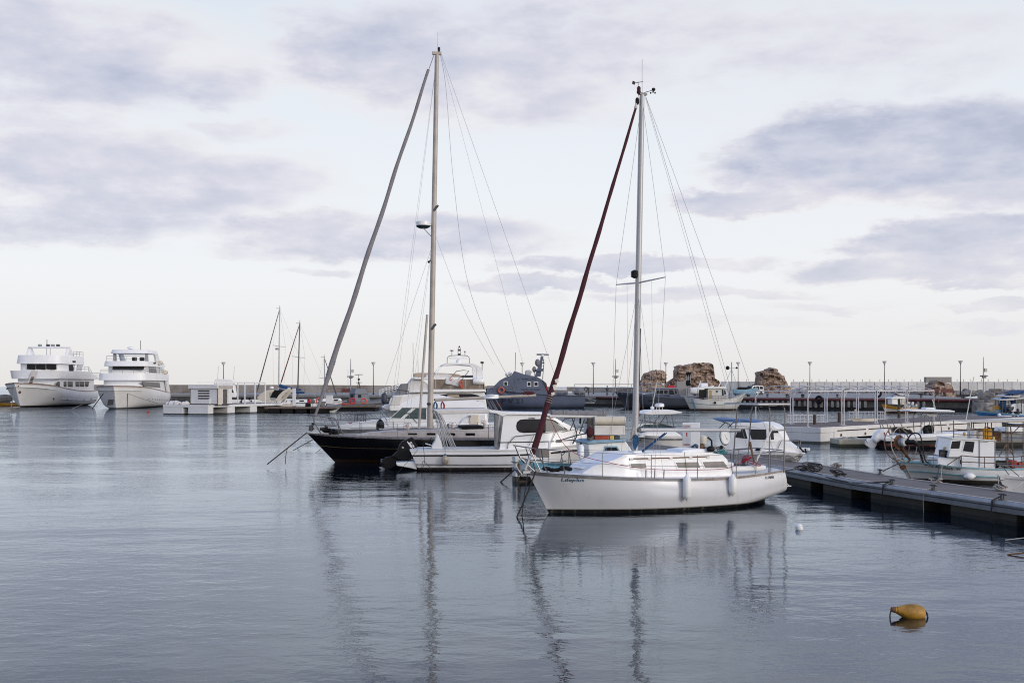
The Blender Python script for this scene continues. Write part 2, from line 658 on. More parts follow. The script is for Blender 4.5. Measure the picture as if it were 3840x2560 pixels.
# a warm glow over the quarter where the low sun stands, out of frame
dotn = vmath('DOT_PRODUCT', g, tuple(sd))
glow = smooth_(nt, dotn, .35, 1.0)
skyc = mixc(nt, math_(nt, 'MULTIPLY', glow, .8), skyc, (1.6, 1.4, 1.2))
ten = mixc(nt, 1., skyc, (10, 10, 10), 'MULTIPLY')
fin = mixc(nt, .94, sky.outputs[0], ten)
nt.links.new(fin, bg.inputs['Color'])
w.cycles.sampling_method = 'AUTOMATIC'

# ------------------------------------------------------------------ materials
WHITE = M('white_gelcoat', (.82, .82, .82), .32, var=.04, scale=1.2, streak=.22, streak_c=(.5, .46, .4), coat=.3)
SMOOTHW = M('smooth_white', (.84, .84, .84), .35, var=.03, scale=2, coat=.2)
SHIPW = M('ship_white', (.82, .82, .82), .4, var=.05, scale=.4, streak=.3, streak_c=(.55, .48, .4), bands=())
DECKW = M('deck_white', (.74, .74, .73), .55, var=.05, scale=2)
CREAM = M('cream_paint', (.66, .6, .5), .5, var=.08)
BEIGE = M('beige_vinyl', (.42, .33, .25), .55, var=.1)
SMOKE = M('smoked_panel', (.2, .155, .12), .15, var=.2)
STEEL = M('stainless_steel', (.17, .17, .175), .35, 1, var=.1, scale=8)
DSTEEL = M('dark_steel', (.08, .08, .08), .4, .6, var=.2, scale=8)
ALU = M('mast_aluminium', (.44, .44, .45), .4, .25, var=.08, scale=1.2)
OLDALU = M('weathered_mast', (.42, .375, .33), .5, .15, var=.16, scale=1.3, streak=.25, streak_c=(.25, .2, .16))
WIRE = M('rigging_wire', (.2, .2, .21), .4, .4, var=.1)
PALEWIRE = M('pale_rigging', (.4, .4, .41), .4, .4, var=.1)
BLACK = M('black_plastic', (.007, .007, .008), .5, var=.2)
MATBLACK = M('black_fabric', (.009, .009, .01), .8, var=.3, bump=.01, bscale=40)
RUBBER = M('grey_rail', (.2, .2, .205), .55, var=.3, scale=3, ms=(1, 1, .4))
GLASS = M('dark_glass', (.008, .009, .011), .1, var=.2)
PANE = M('grey_pane', (.02, .02, .024), .12, var=.2, scale=1.5)
MIRROR = M('hazy_acrylic', (.12, .11, .105), .35, .2, var=.25, scale=4)
MAROON = M('maroon_sailcloth', (.055, .007, .013), .85, var=.35, scale=9, bump=.012, bscale=16)
GREYSAIL = M('grey_sailcloth', (.235, .22, .235), .85, var=.12, scale=4, bump=.012, bscale=14)
BLUE = M('blue_canvas', (.012, .06, .17), .8, var=.3, bump=.01, bscale=25)
ROPEBLUE = M('blue_rope', (.012, .07, .16), .8, var=.4, scale=20, bump=.01, bscale=60)
SKYBLUE = M('sky_blue_paint', (.22, .38, .5), .5, var=.2, scale=4, streak=.3, streak_c=(.35, .33, .3))
TURQ = M('turquoise_paint', (.24, .44, .49), .5, var=.2, scale=5, streak=.25, streak_c=(.3, .32, .3))
RED = M('red_paint', (.45, .02, .02), .5, var=.2)
ROPERED = M('red_rope', (.3, .01, .03), .8, var=.4, scale=20)
ORANGE = M('orange_plastic', (.5, .085, .05), .45, var=.15)
YELLOW = M('yellow_plastic', (.85, .42, .02), .42, var=.12, streak=.2, streak_c=(.4, .12, .02))
PALEYEL = M('pale_yellow_plastic', (.66, .5, .16), .5, var=.15)
NAVY = M('navy_grey_paint', (.08, .1, .155), .5, var=.12, scale=.6, streak=.25, streak_c=(.12, .12, .13))
NAVYD = M('dark_navy_paint', (.035, .042, .06), .5, var=.15, scale=.6)
INKBLUE = M('blue_lettering', (.03, .13, .24), .6, var=.05)
INK = M('dark_lettering', (.03, .035, .05), .6, var=.05)
WINK = M('white_lettering', (.8, .8, .8), .5, var=.02)
WOOD = M('brown_wood', (.16, .075, .035), .6, var=.35, scale=3, ms=(1, 1, 6), bump=.004)
OLDWOOD = M('dark_pile_wood', (.06, .04, .025), .8, var=.35, scale=3, bump=.01)
ROPE = M('dark_rope', (.035, .032, .03), .9, var=.4, scale=25, bump=.01, bscale=70)
ROPEW = M('pale_rope', (.4, .37, .33), .9, var=.3, scale=25, bump=.01, bscale=70)
GREYC = M('grey_canvas', (.2, .2, .215), .85, var=.12, scale=3, bump=.012, bscale=14)
CANVASW = M('white_canvas', (.66, .64, .62), .8, var=.06, scale=2, bump=.01, bscale=9)
CANVASC = M('cream_canvas', (.6, .55, .46), .8, var=.08, scale=2, bump=.012, bscale=9)
FENDW = M('fender_white', (.83, .83, .83), .4, var=.05, scale=6, streak=.12, streak_c=(.4, .38, .35))
FENDD = M('fender_stained', (.42, .36, .3), .6, var=.4, scale=9)
RUST = M('rusty_iron', (.13, .06, .028), .8, .2, var=.5, scale=7, bump=.006)
CONC = M('grey_concrete', (.31, .295, .275), .85, var=.16, scale=.25, streak=.35, streak_c=(.17, .155, .14), bump=.01, bscale=8)
CONCW = M('white_concrete', (.7, .69, .68), .7, var=.07, scale=.6, streak=.35, streak_c=(.42, .35, .28), bands=((.12, (.07, .075, .06)),))
CONCD = M('wet_concrete', (.1, .095, .085), .8, var=.35, scale=.6, streak=.6, streak_c=(.03, .028, .025), bump=.03, bscale=4, bands=((.45, (.012, .012, .01)),))
FLOATC = M('weedy_concrete', (.2, .19, .17), .85, var=.3, scale=1.5, streak=.5, streak_c=(.06, .055, .045), bump=.012, bscale=10, bands=((.28, (.035, .033, .026)), (.12, (.012, .013, .01))))
OLDFLOAT = M('pale_weedy_concrete', (.42, .4, .32), .85, var=.2, scale=1.5, streak=.5, streak_c=(.2, .18, .12), bump=.012, bscale=10, bands=((.15, (.05, .05, .03)),))
RUBINF = M('inflatable_grey', (.13, .135, .15), .6, var=.12)
PIPE = M('galvanised_pipe', (.3, .31, .33), .45, .3, var=.15, scale=3)
GREENGLASS = M('green_tinted_glass', (.05, .085, .09), .06, var=.15)


for m_ in (GLASS, PANE, BLACK, MATBLACK):
    m_.node_tree.nodes['Principled BSDF'].inputs['Specular IOR Level'].default_value = .2


def masonry():
    m, nt, bs = nodes_of('ruin_masonry')
    co = nd(nt, 'ShaderNodeTexCoord').outputs['Object']
    br = noise_(nt, co, .55, 8, .68)
    ly = noise_(nt, co, 1.0, 5, .6, (.5, .5, 2.2))
    st = noise_(nt, co, 2.2, 6, .7)
    c = mixc(nt, smooth_(nt, br, .32, .66), (.3, .2, .145), (.5, .37, .28))
    c = mixc(nt, smooth_(nt, st, .55, .75), c, (.56, .49, .42))
    c = mixc(nt, math_(nt, 'MULTIPLY', smooth_(nt, ly, .5, .36), .75), c, (.09, .058, .042))
    nt.links.new(c, bs.inputs['Base Color'])
    bs.inputs['Roughness'].default_value = .95
    bump_(nt, math_(nt, 'ADD', st, ly), bs, 1, .3)
    return m


def stonewall():
    m, nt, bs = nodes_of('breakwater_stone')
    co = nd(nt, 'ShaderNodeTexCoord').outputs['Object']
    mp = nd(nt, 'ShaderNodeMapping')
    mp.inputs['Rotation'].default_value = (R(90), 0, 0)
    nt.links.new(co, mp.inputs[0])
    b = nd(nt, 'ShaderNodeTexBrick')
    b.inputs['Scale'].default_value = .8
    b.inputs['Color1'].default_value, b.inputs['Color2'].default_value, b.inputs['Mortar'].default_value = (.29, .235, .19, 1), (.2, .165, .14, 1), (.1, .085, .07, 1)
    b.inputs['Mortar Size'].default_value = .03
    nt.links.new(mp.outputs[0], b.inputs[0])
    n = noise_(nt, co, .16, 6, .65)
    c = mixc(nt, smooth_(nt, n, .35, .65), b.outputs['Color'], (.33, .31, .29))
    nt.links.new(c, bs.inputs['Base Color'])
    bs.inputs['Roughness'].default_value = .9
    return m


def planks(name, a, b, axis, width, rough=.75):
    m, nt, bs = nodes_of(name)
    co = nd(nt, 'ShaderNodeTexCoord').outputs['Object']
    sx = nd(nt, 'ShaderNodeSeparateXYZ')
    nt.links.new(co, sx.inputs[0])
    t = math_(nt, 'DIVIDE', sx.outputs[axis], width)
    fl, fr = math_(nt, 'FLOOR', t), math_(nt, 'FRACT', t)
    wn = nd(nt, 'ShaderNodeTexWhiteNoise', noise_dimensions='1D')
    nt.links.new(fl, wn.inputs['W'])
    gr = noise_(nt, co, 2.5, 6, .65, (6, 1, 1) if axis == 1 else (1, 6, 1))
    f = math_(nt, 'ADD', math_(nt, 'MULTIPLY', wn.outputs[0], .6), math_(nt, 'MULTIPLY', gr, .5))
    c = mixc(nt, f, a, b)
    gap = math_(nt, 'ADD', math_(nt, 'LESS_THAN', fr, .05), math_(nt, 'GREATER_THAN', fr, .95))
    c = mixc(nt, math_(nt, 'MINIMUM', gap, 1.), c, (.02, .018, .016))
    nt.links.new(c, bs.inputs['Base Color'])
    bs.inputs['Roughness'].default_value = rough
    return m


RUIN, SEAWALL = masonry(), stonewall()
PLANK = planks('grey_planks', (.12, .098, .082), (.225, .192, .165), 1, .14)
DECKBROWN = planks('brown_planks', (.12, .085, .068), (.2, .15, .125), 0, .16)
TEAK = planks('bleached_teak', (.25, .2, .17), (.36, .31, .28), 1, .06)


def water():
    m, nt, bs = nodes_of('harbour_water')
    co = nd(nt, 'ShaderNodeTexCoord').outputs['Object']
    # belts of ruffled and calm water lying across the harbour
    sx = nd(nt, 'ShaderNodeSeparateXYZ')
    nt.links.new(co, sx.inputs[0])
    n0 = noise_(nt, co, 1, 4, .55, (.03, .07, 1), (0, 0, R(-6)))
    yy = math_(nt, 'ADD', sx.outputs[1], math_(nt, 'MULTIPLY', math_(nt, 'SUBTRACT', n0, .5), math_(nt, 'MULTIPLY', sx.outputs[1], .55)))
    rp = nd(nt, 'ShaderNodeValToRGB')
    nt.links.new(math_(nt, 'DIVIDE', yy, 120.), rp.inputs[0])
    el_ = rp.color_ramp.elements
    el_[0].position, el_[0].color = 0, (.17,) * 3 + (1,)
    el_[1].position, el_[1].color = 1, (1.,) * 3 + (1,)
    for p_, v_ in ((.12, .15), (.17, .11), (.22, .07), (.27, .13), (.32, .17), (.37, .14), (.43, .18), (.52, .5), (.65, .8)):
        e_ = el_.new(p_)
        e_.color = (v_, v_, v_, 1)
    ruff = math_(nt, 'MULTIPLY', rp.outputs[0], math_(nt, 'MULTIPLY_ADD', smooth_(nt, noise_(nt, co, 1, 4, .6, (.09, .16, 1), (0, 0, R(15))), .38, .62), 1.35, .3))
    a1 = noise_(nt, co, 1, 3, .5, (1.1, 1.5, 1), (0, 0, R(12)))
    a2 = noise_(nt, co, 1, 3, .55, (3.2, 4.4, 1), (0, 0, R(-18)))
    a3 = noise_(nt, co, 1, 3, .6, (9, 12, 1), (0, 0, R(25)))
    a4 = noise_(nt, co, 1, 2, .5, (.1, .34, 1), (0, 0, R(-4)))
    h = math_(nt, 'MULTIPLY', a1, math_(nt, 'MULTIPLY_ADD', ruff, .055, .0055))
    h = math_(nt, 'ADD', h, math_(nt, 'MULTIPLY', a2, math_(nt, 'MULTIPLY_ADD', ruff, .03, .002)))
    h = math_(nt, 'ADD', h, math_(nt, 'MULTIPLY', a3, math_(nt, 'MULTIPLY_ADD', ruff, .009, .0006)))
    h = math_(nt, 'ADD', h, math_(nt, 'MULTIPLY', a4, .035))
    b = nd(nt, 'ShaderNodeBump')
    b.inputs['Strength'].default_value, b.inputs['Distance'].default_value = 1, 1
    nt.links.new(h, b.inputs['Height'])
    fr = nd(nt, 'ShaderNodeFresnel')
    fr.inputs['IOR'].default_value = 1.68
    di, gl, mx = nd(nt, 'ShaderNodeBsdfDiffuse'), nd(nt, 'ShaderNodeBsdfGlossy'), nd(nt, 'ShaderNodeMixShader')
    di.inputs['Color'].default_value = (.0025, .007, .013, 1)
    gl.inputs['Color'].default_value = (.83, .908, 1, 1)
    gl.inputs['Roughness'].default_value = .02
    for k in (fr, di, gl):
        nt.links.new(b.outputs[0], k.inputs['Normal'])
    nt.links.new(fr.outputs[0], mx.inputs[0])
    nt.links.new(di.outputs[0], mx.inputs[1])
    nt.links.new(gl.outputs[0], mx.inputs[2])
    nt.links.new(mx.outputs[0], nt.nodes['Material Output'].inputs['Surface'])
    nt.nodes.remove(bs)
    return m


WATER = water()
wm = MB()
wm.add([(-20000, -200, 0), (20000, -200, 0), (20000, 36000, 0), (-20000, 36000, 0)], [(0, 1, 2, 3)])
struct(wm.build('water', WATER))
# ------------------------------------------------------------------ quay, breakwater, ruins
QL = [(-75, 230), (-20, 213), (10, 199), (23, 189), (35, 174), (46, 166.5), (64, 156)]     # quay edge, left to right
QZ = 1.78
back = [(x * 1.0 + 6, y + 52) for x, y in QL]
quay = MB()
n = len(QL)
vs = [(x, y, QZ) for x, y in QL] + [(x, y, QZ + .35) for x, y in back] + [(x, y, -1) for x, y in QL]
fs = []
for i in range(n - 1):
    fs += [(i, i + 1, n + i + 1, n + i), (2 * n + i, 2 * n + i + 1, i + 1, i)]
fs.append((n - 1, 3 * n - 1, 2 * n - 1))
quay.add(vs, fs)
struct(quay.build('quay_floor', CONC, sharp=20))


def qpt(t):
    "point at arc fraction t along the quay edge"
    L = [math.dist(QL[i], QL[i + 1]) for i in range(n - 1)]
    s = t * sum(L)
    for i, l in enumerate(L):
        if s <= l or i == n - 2:
            k = s / l
            a, b = QL[i], QL[i + 1]
            return Vector((a[0] + (b[0] - a[0]) * k, a[1] + (b[1] - a[1]) * k, 0)), Vector((b[0] - a[0], b[1] - a[1], 0)).normalized()
        s -= l


def qcol(px):
    "quay edge point seen in photo column px"
    lo, hi = 0., 1.
    for _ in range(40):
        mid = (lo + hi) / 2
        p, d = qpt(mid)
        if CX + F * p.x / p.y < px:
            lo = mid
        else:
            hi = mid
    return qpt(lo)


# dark stained face with pale piles, cope and a red pipe along the top
fm = MB()
for i in range(n - 1):
    (x0, y0), (x1, y1) = QL[i], QL[i + 1]
    fm.add([(x0, y0 - .06, -1), (x1, y1 - .06, -1), (x1, y1 - .06, QZ - .42), (x0, y0 - .06, QZ - .42)], [(0, 1, 2, 3)])
struct(fm.build('quay_wall', CONCD))
cope = MB().loft([[(x, y - .22, QZ - .4), (x, y - .22, QZ + .004), (x, y + .1, QZ + .012), (x, y + .1, QZ - .4)] for x, y in QL])
struct(cope.build('quay_edge', CONC))
root = tag(empty('service_pipe', (0, 0, 0)), 'long dull red pipe running along the top edge of the far quay', 'pipe')
red_ = MB().tube([Vector((p.x, p.y - .42, QZ - .3 + .02 * math.sin(p.x))) for p in [qpt(.6 + .4 * k / 30)[0] for k in range(31)]], .17, 8)
PIPER = M('faded_red_paint', (.11, .022, .024), .6, var=.4, scale=.7)
red_.build('pipe_run', PIPER, root)
for k in range(9):
    p = qpt(.63 + .042 * k)[0]
    MB().box((p.x - .08, p.y - .6, QZ - .55), (p.x + .08, p.y - .2, QZ - .1)).build('bracket', PIPER, root)
PILE = M('pale_pile_concrete', (.27, .26, .25), .85, var=.3, scale=2, streak=.5, streak_c=(.08, .07, .06))
pile0 = None
PILEX = [2730 + 20.5 * k for k in range(26)] + [3410, 3440, 3462]
for k, px in enumerate(PILEX):
    p, d = qcol(px)
    h = random.uniform(.55, .8)
    if pile0 is None:
        pile0 = tag(MB().box((-.17, -.14, -h), (.17, .14, .3)).build('fender_pile', PILE, bevel=.03), 'stained pale concrete fender pile on the dark quay face', 'pile', 'fender piles along the quay face')
        o = pile0
    else:
        o = pile0.copy()
        col.objects.link(o)
    o.location = (p.x, p.y - .3, QZ - .72 - random.uniform(0, .05))
    o.scale = (1, 1, random.uniform(.75, 1.2))
    o.rotation_euler = (0, 0, math.atan2(d.y, d.x))
# mooring bollards on the cope, tyre fenders
boll = None
for px in (2300, 2345, 2880, 2952, 2962, 3010, 3017, 3143, 3458, 3510, 3612, 3620, 2725, 2760):
    p, d = qcol(px)
    if boll is None:
        boll = tag(MB().lathe([(.16, 0), (.14, .3), (.2, .34), (.22, .46), (.1, .52), (0, .53)], (0, 0, 0), n=10).build('bollard', DSTEEL), 'small dark mooring bollard on the far quay edge', 'bollard', 'bollards along the far quay')
        o = boll
    else:
        o = boll.copy()
        col.objects.link(o)
    o.location = (p.x, p.y + .35, QZ + .012)
for px, py, r, lab in ((3071, 1498, .6, 'black tyre fender hanging on the quay face behind the white canopy frames'), (3292, 1467, .55, 'black tyre standing on the quay behind the yellow banded boat')):
    p, d = qcol(px)
    q = wp(px, py, p.y - .75 if py > 1480 else p.y + 2)
    o = tag(MB().torus((0, 0, 0), r * .75, r * .3, (d.y, -d.x, 0)).build('tyre', BLACK), lab, 'tyre')
    o.location = q if py > 1480 else (q.x, q.y, QZ + r * 1.05 + .02)

# stone breakwater wall behind the quay (left) and concrete sea wall (right)
bw = MB()
A, B = wp(330, HY, 262), wp(2420, HY, 250)
bw.loft([[(p.x, p.y, 1.5), (p.x, p.y, z), (p.x, p.y + 2, z), (p.x, p.y + 2, 1.5)] for p, z in ((A, 3.83), (A.lerp(B, .4), 3.78), (A.lerp(B, .75), 3.5), (B, 3.12))])
tag(bw.build('breakwater_wall', SEAWALL), 'long low brown stone breakwater wall closing the harbour on the left', 'wall')


def concrete_panels(name, px0, px1, Y0, Y1, top, step, label):
    rt = tag(empty(name, wp(px0, HY, Y0) * Vector((1, 1, 0)) if False else (wp(px0, HY, Y0).x, Y0, 0)), label, 'wall')
    a, b = wp(px0, HY, Y0), wp(px1, HY, Y1)
    L = (b - a).length
    d = (b - a).normalized()
    ang = math.atan2(d.y, d.x)
    rt.rotation_euler = (0, 0, ang)
    k = max(1, round(L / step))
    mat = [M('panel_concrete_%d' % i, (.7 + .03 * i, .685 + .03 * i, .655 + .03 * i), .85, var=.12, scale=.35, streak=.45, streak_c=(.2, .19, .19), bump=.01, bscale=4) for i in range(3)]
    for i in range(k):
        x0, x1 = L * i / k, L * (i + 1) / k
        MB().box((x0 + .05, 0, 1.4), (x1 - .05, .8, top + .03 * math.sin(i * 2.3))).build('panel', random.choice(mat), rt)
    MB().box((0, .1, 1.4), (L, .7, top - .12)).build('joint_fill', CONCD, rt)
    for i in range(k):
        x = L * (i + .5) / k + random.uniform(-.4, .4)
        MB().tube([(x, .4, top - .1), (x, .4, top + .55)], .06, 5).build('railing_stub', PIPE, rt)
    return rt


concrete_panels('sea_wall', 2966, 3960, 246, 238, 4.42, 1.75, 'long pale concrete sea wall of joined panels on the right of the ruins')
concrete_panels('sea_wall', 2700, 2850, 262, 258, 4.55, 2.4, 'short pale concrete sea wall between the big ruin and the pointed ruin')


def ruin(px, Y, prof, depth, label, seed, base=1466):
    "broken masonry mass: skyline traced as (px, py), built as a lumpy solid"
    o = wp(px, HY, Y)
    xs = [(a - px) * Y / F for a, b in prof]
    zs = [H - (b - HY) * Y / F for a, b in prof]

    def top(x):
        for i in range(len(xs) - 1):
            if xs[i] <= x <= xs[i + 1]:
                t = (x - xs[i]) / max(1e-6, xs[i + 1] - xs[i])
                return zs[i] + (zs[i + 1] - zs[i]) * t
        return zs[0] if x < xs[0] else zs[-1]
    zb = 1.2
    nx, nz, ny = 60, 34, 12
    x0, x1 = xs[0], xs[-1]

    def jit(p, k=.2):
        v = noise.noise_vector(Vector((p[0] * .9 + seed, p[1] * .9, p[2] * .9))) * k + noise.noise_vector(Vector((p[0] * 2.2, p[1] * 2.2 + seed, p[2] * 2.2))) * k * 1.1
        v2 = noise.noise(Vector((p[0] * .4, seed, p[2] * 1.6))) * k * .8
        blk = noise.cell(Vector((p[0] * .9 + seed, seed, p[2] * 1.5 + .37 * math.floor(p[0] * .9)))) * .5
        return (p[0] + v.x + blk * .3, p[1] + v.y * 1.4 + v2 + blk * (1 if p[1] < 0 else -1), p[2] + v.z * .7)
    mb = MB()
    grid = {}
    vs = []

    def V(i, j, k):
        key = (i, j, k)
        if key not in grid:
            x = x0 + (x1 - x0) * i / nx
            t = top(x)
            bul = depth / 2 * (.75 + .25 * math.sin(math.pi * i / nx))
            y = -bul + 2 * bul * k / ny
            z = zb + (t - zb) * j / nz
            y *= 1.12 - .3 * j / nz
            q = jit((x, y, z))
            if j == nz:
                q = (q[0], q[1], q[2] - abs(y / depth) * .35)
            grid[key] = len(vs)
            vs.append(q)
        return grid[key]
    fs = []
    for i in range(nx):
        for j in range(nz):
            fs.append((V(i, j, 0), V(i + 1, j, 0), V(i + 1, j + 1, 0), V(i, j + 1, 0)))
            fs.append((V(i + 1, j, ny), V(i, j, ny), V(i, j + 1, ny), V(i + 1, j + 1, ny)))
        for k in range(ny):
            fs.append((V(i, nz, k), V(i + 1, nz, k), V(i + 1, nz, k + 1), V(i, nz, k + 1)))
    for j in range(nz):
        for k in range(ny):
            fs.append((V(0, j, k + 1), V(0, j, k), V(0, j + 1, k), V(0, j + 1, k + 1)))
            fs.append((V(nx, j, k), V(nx, j, k + 1), V(nx, j + 1, k + 1), V(nx, j + 1, k)))
    mb.add(vs, fs)
    ob = mb.build('stone_ruin', RUIN, sharp=30)
    ob.location = (o.x, o.y, 0)
    return tag(ob, label, 'ruin', 'old masonry ruins on the breakwater')


ruin(2455, 243, [(2403, 1462), (2406, 1420), (2418, 1400), (2432, 1396), (2445, 1388), (2478, 1387), (2488, 1392), (2493, 1402), (2502, 1408), (2499, 1420), (2492, 1436), (2494, 1462)], 6, 'rounded brown masonry ruin, smallest and leftmost of the three', 3)
ruin(2600, 245, [(2503, 1463), (2509, 1432), (2518, 1421), (2529, 1414), (2532, 1388), (2540, 1369), (2560, 1371), (2578, 1367), (2600, 1362), (2630, 1361), (2664, 1361), (2668, 1375), (2669, 1414), (2674, 1419), (2688, 1424), (2694, 1440), (2698, 1463)], 8, 'largest brown masonry ruin with a flat broken top, in the middle', 11)
ruin(2890, 236, [(2836, 1468), (2838, 1425), (2842, 1396), (2850, 1391), (2872, 1389), (2880, 1382), (2890, 1378), (2902, 1380), (2906, 1392), (2922, 1404), (2930, 1410), (2936, 1425), (2946, 1440), (2958, 1455), (2966, 1468)], 7, 'brown pointed masonry ruin sloping down to the right, beside the white car', 23)
ruin(3530, 212, [(3478, 1468), (3484, 1446), (3494, 1436), (3502, 1427), (3512, 1426), (3530, 1432), (3548, 1436), (3560, 1448), (3568, 1468)], 4, 'low heap of brown rubble masonry in front of the concrete sea wall', 31)
MB().box((-2.6, 0, 0), (2.3, 1.2, 1.05)).build('wall_block', CONC)
wb = col.objects['wall_block']
wb.location = (wp(3550, HY, 216).x, 219.5, 4.2)
tag(wb, 'raised pale concrete block on the sea wall behind the rubble heap', 'concrete block')


def boulder(seed, r, mb=None):
    import bmesh
    bm = bmesh.new()
    bmesh.ops.create_icosphere(bm, subdivisions=3, radius=1)
    for v in bm.verts:
        n1 = noise.noise(v.co * 1.1 + Vector((seed, 0, 0))) * .45 + noise.noise(v.co * 3 + Vector((0, seed, 0))) * .14
        v.co *= (1 + n1)
        for ax in range(3):
            lim = .72 + .1 * noise.noise(Vector((seed, ax, 5)))
            v.co[ax] = max(-lim, min(lim, v.co[ax]))
        v.co = Vector((v.co.x * r[0], v.co.y * r[1], v.co.z * r[2]))
    me = bpy.data.meshes.new('boulder')
    bm.to_mesh(me)
    bm.free()
    me.polygons.foreach_set('use_smooth', [True] * len(me.polygons))
    me.set_sharp_from_angle(angle=R(28))
    return me


ROCK = M('grey_boulder_rock', (.24, .215, .19), .9, var=.35, scale=.9, bump=.05, bscale=3, bands=())
bmesh_ = [boulder(s, r) for s, r in ((1, (2.2, 1.8, 1.3)), (5, (1.8, 1.6, 1.4)), (9, (2.4, 1.7, 1.1)), (14, (1.4, 1.3, 1.1)))]
for k in bmesh_:
    k.materials.append(ROCK)
for i, (px, py, Y, s) in enumerate(((3690, 1530, 150, 1), (3722, 1505, 152, 1.0), (3702, 1488, 158, .9), (3738, 1532, 149, .9), (3765, 1512, 152, 1.05), (3760, 1492, 158, 1.0), (3800, 1505, 155, 1.1),
                                    (3790, 1525, 150, .95), (3830, 1515, 153, 1.1), (3835, 1495, 160, 1.1), (3672, 1510, 155, .62), (3676, 1540, 151, .7), (3716, 1540, 147, .7), (3735, 1478, 166, 1), (3870, 1510, 155, 1.3))):
    o = bpy.data.objects.new('boulder', bmesh_[i % 4])
    col.objects.link(o)
    o.location = wp(px, py, Y)
    o.scale = (s * .78, s * .8, s * .8)
    o.rotation_euler = (0, 0, i * 1.3)
    tag(o, 'pale grey boulder heaped at the right end of the far quay', 'boulder', 'boulders at the end of the far quay')
# rubble foot of the sea wall: nobody could count the stones
rb = MB()
for k in range(420):
    t = random.random()
    a, b = wp(2975, HY, 236), wp(3960, HY, 198)
    p = a.lerp(b, t)
    s = random.uniform(.25, .75)
    hgt = random.random()
    rb.ell((p.x + random.uniform(-.5, .5), p.y + hgt * 5, 1.75 + hgt * .75), (s * random.uniform(.8, 1.5), s, s * random.uniform(.5, .9)), 6, 4)
rubble = rb.build('rubble_slope', ROCK, sharp=20)
tag(rubble, 'band of grey rubble along the foot of the concrete sea wall', 'rubble', kind='stuff')
# ------------------------------------------------------------------ white sloop (nearest boat)
S = Fr('sailing_sloop', 'white sailing sloop with maroon furled headsail, nearest boat, lettered Lifeplus', 'sailboat', 2064, 30.7, 26)
rt = S.root
HW = M('sloop_hull', (.65, .66, .695), .3, var=.03, scale=.8, streak=.38, streak_c=(.46, .42, .36), bands=((.125, (.33, .32, .28)), (.1, (.012, .012, .013)), (.035, (.02, .022, .016))), coat=.3)
sh = []
for px, py, b in ((1977, 1766, .0), (2100, 1775, .60), (2250, 1784, 1.0), (2420, 1791, 1.24), (2578, 1792.5, 1.32), (2720, 1788, 1.24), (2840, 1777, 1.02), (2941, 1761, .72)):
    q = S.at(px, py, -b)
    sh.append((q.x, b, q.z))
x0, x1 = sh[0][0], sh[-1][0]
kx = [(.12, -.3), (.6, -.35), (1.6, -.4), (3, -.42), (4.4, -.38), (5.6, -.28), (6.6, -.06), (S.at(2902, 1864).x, .16)]
hS = Hull(sh, kx, [(1, 0), (.78, .3), (.5, .6), (.22, .86), (0, 1)], [(1, 0), (1.035, .25), (1.0, .5), (.82, .77), (0, 1)], 0, n=40, m=16)
hS.mesh().build('hull', HW, rt, sharp=50)
hS.deck(.02, 0, .06).build('deck', DECKW, rt)
hS.strip(-.0, .075, .02).build('rub_rail', RUBBER, rt)
WORN = M('worn_teak_rail', (.27, .22, .19), .7, var=.4, scale=6, ms=(1, 1, .3))
hS.strip(.012, .07, .028, .62, 1, k=2).build('rail_capping', WORN, rt)
# coachroof
S.ref(0, 0, 1)
cab = S.xz([(2190, 1752), (2223, 1746), (2290, 1722), (2352, 1703), (2500, 1699), (2667, 1697), (2712, 1704), (2728, 1722), (2745, 1770), (2600, 1785), (2400, 1785), (2250, 1775)], -.85)
for i_ in (0, 1, 2, 11):
    q_c = S.at(*[(2190, 1752), (2223, 1746), (2290, 1722), (2352, 1703), 0, 0, 0, 0, 0, 0, 0, (2250, 1775)][i_], -.55)
    cab[i_] = (q_c.x, q_c.z)
cab = [(x, z - (.16 if i in (0, 8, 9, 10, 11) else 0)) for i, (x, z) in enumerate(cab)]
cz0, cz1 = min(z for x, z in cab), max(z for x, z in cab)


def cyf(x, z, e=-1):
    t = (z - cz0) / (cz1 - cz0)
    f = max(0, min(1, (x - cab[0][0]) / 1.5))
    f = .5 + .5 * f * (2 - f)
    return e * (.98 - .2 * t) * f


cb = MB().house(cab, cyf).build('coachroof', WHITE, rt, bevel=.05, sharp=75)
hood = S.xz([(2540, 1701), (2556, 1686), (2600, 1681), (2660, 1684), (2690, 1692), (2700, 1702)], -.3)
MB().prism(hood, -.42, .42).build('hatch_garage', WHITE, rt, bevel=.03)
fh = S.xz([(2170, 1755), (2182, 1750), (2252, 1749), (2256, 1754)], -.2)
MB().prism(fh, -.28, .28).build('fore_hatch', DECKW, rt, bevel=.01)
mh = S.xz([(2470, 1700), (2474, 1694), (2536, 1693), (2538, 1700)], -.2)
MB().prism(mh, -.25, .25).build('deck_hatch', DECKW, rt, bevel=.01)
for poly in ([(2369, 1738.5), (2424, 1737), (2426, 1752), (2371, 1753)], [(2538, 1733.5), (2621, 1732), (2626, 1753), (2543, 1753.5)], [(2638, 1732), (2716, 1729), (2729, 1752), (2645, 1753.5)]):
    window(rt, S.xz(poly, -.9), 0, SMOOTHW, MIRROR, .04, yf=lambda x, z: abs(cyf(x, z)), d=.012)
S.tube('grab_rail', S.line([(2359, 1720, -.8), (2400, 1719, -.82), (2520, 1716, -.82), (2660, 1711, -.82)]), .018, WOOD, mirror=True)
for px in (2368, 2436, 2516, 2590, 2655):
    q = S.p(px, 1718 - (px - 2359) * .024, -.83)
    MB().box((q.x - .05, -.84, q.z - .06), (q.x + .05, -.79, q.z + .005)).build('rail_block', DECKW, rt)
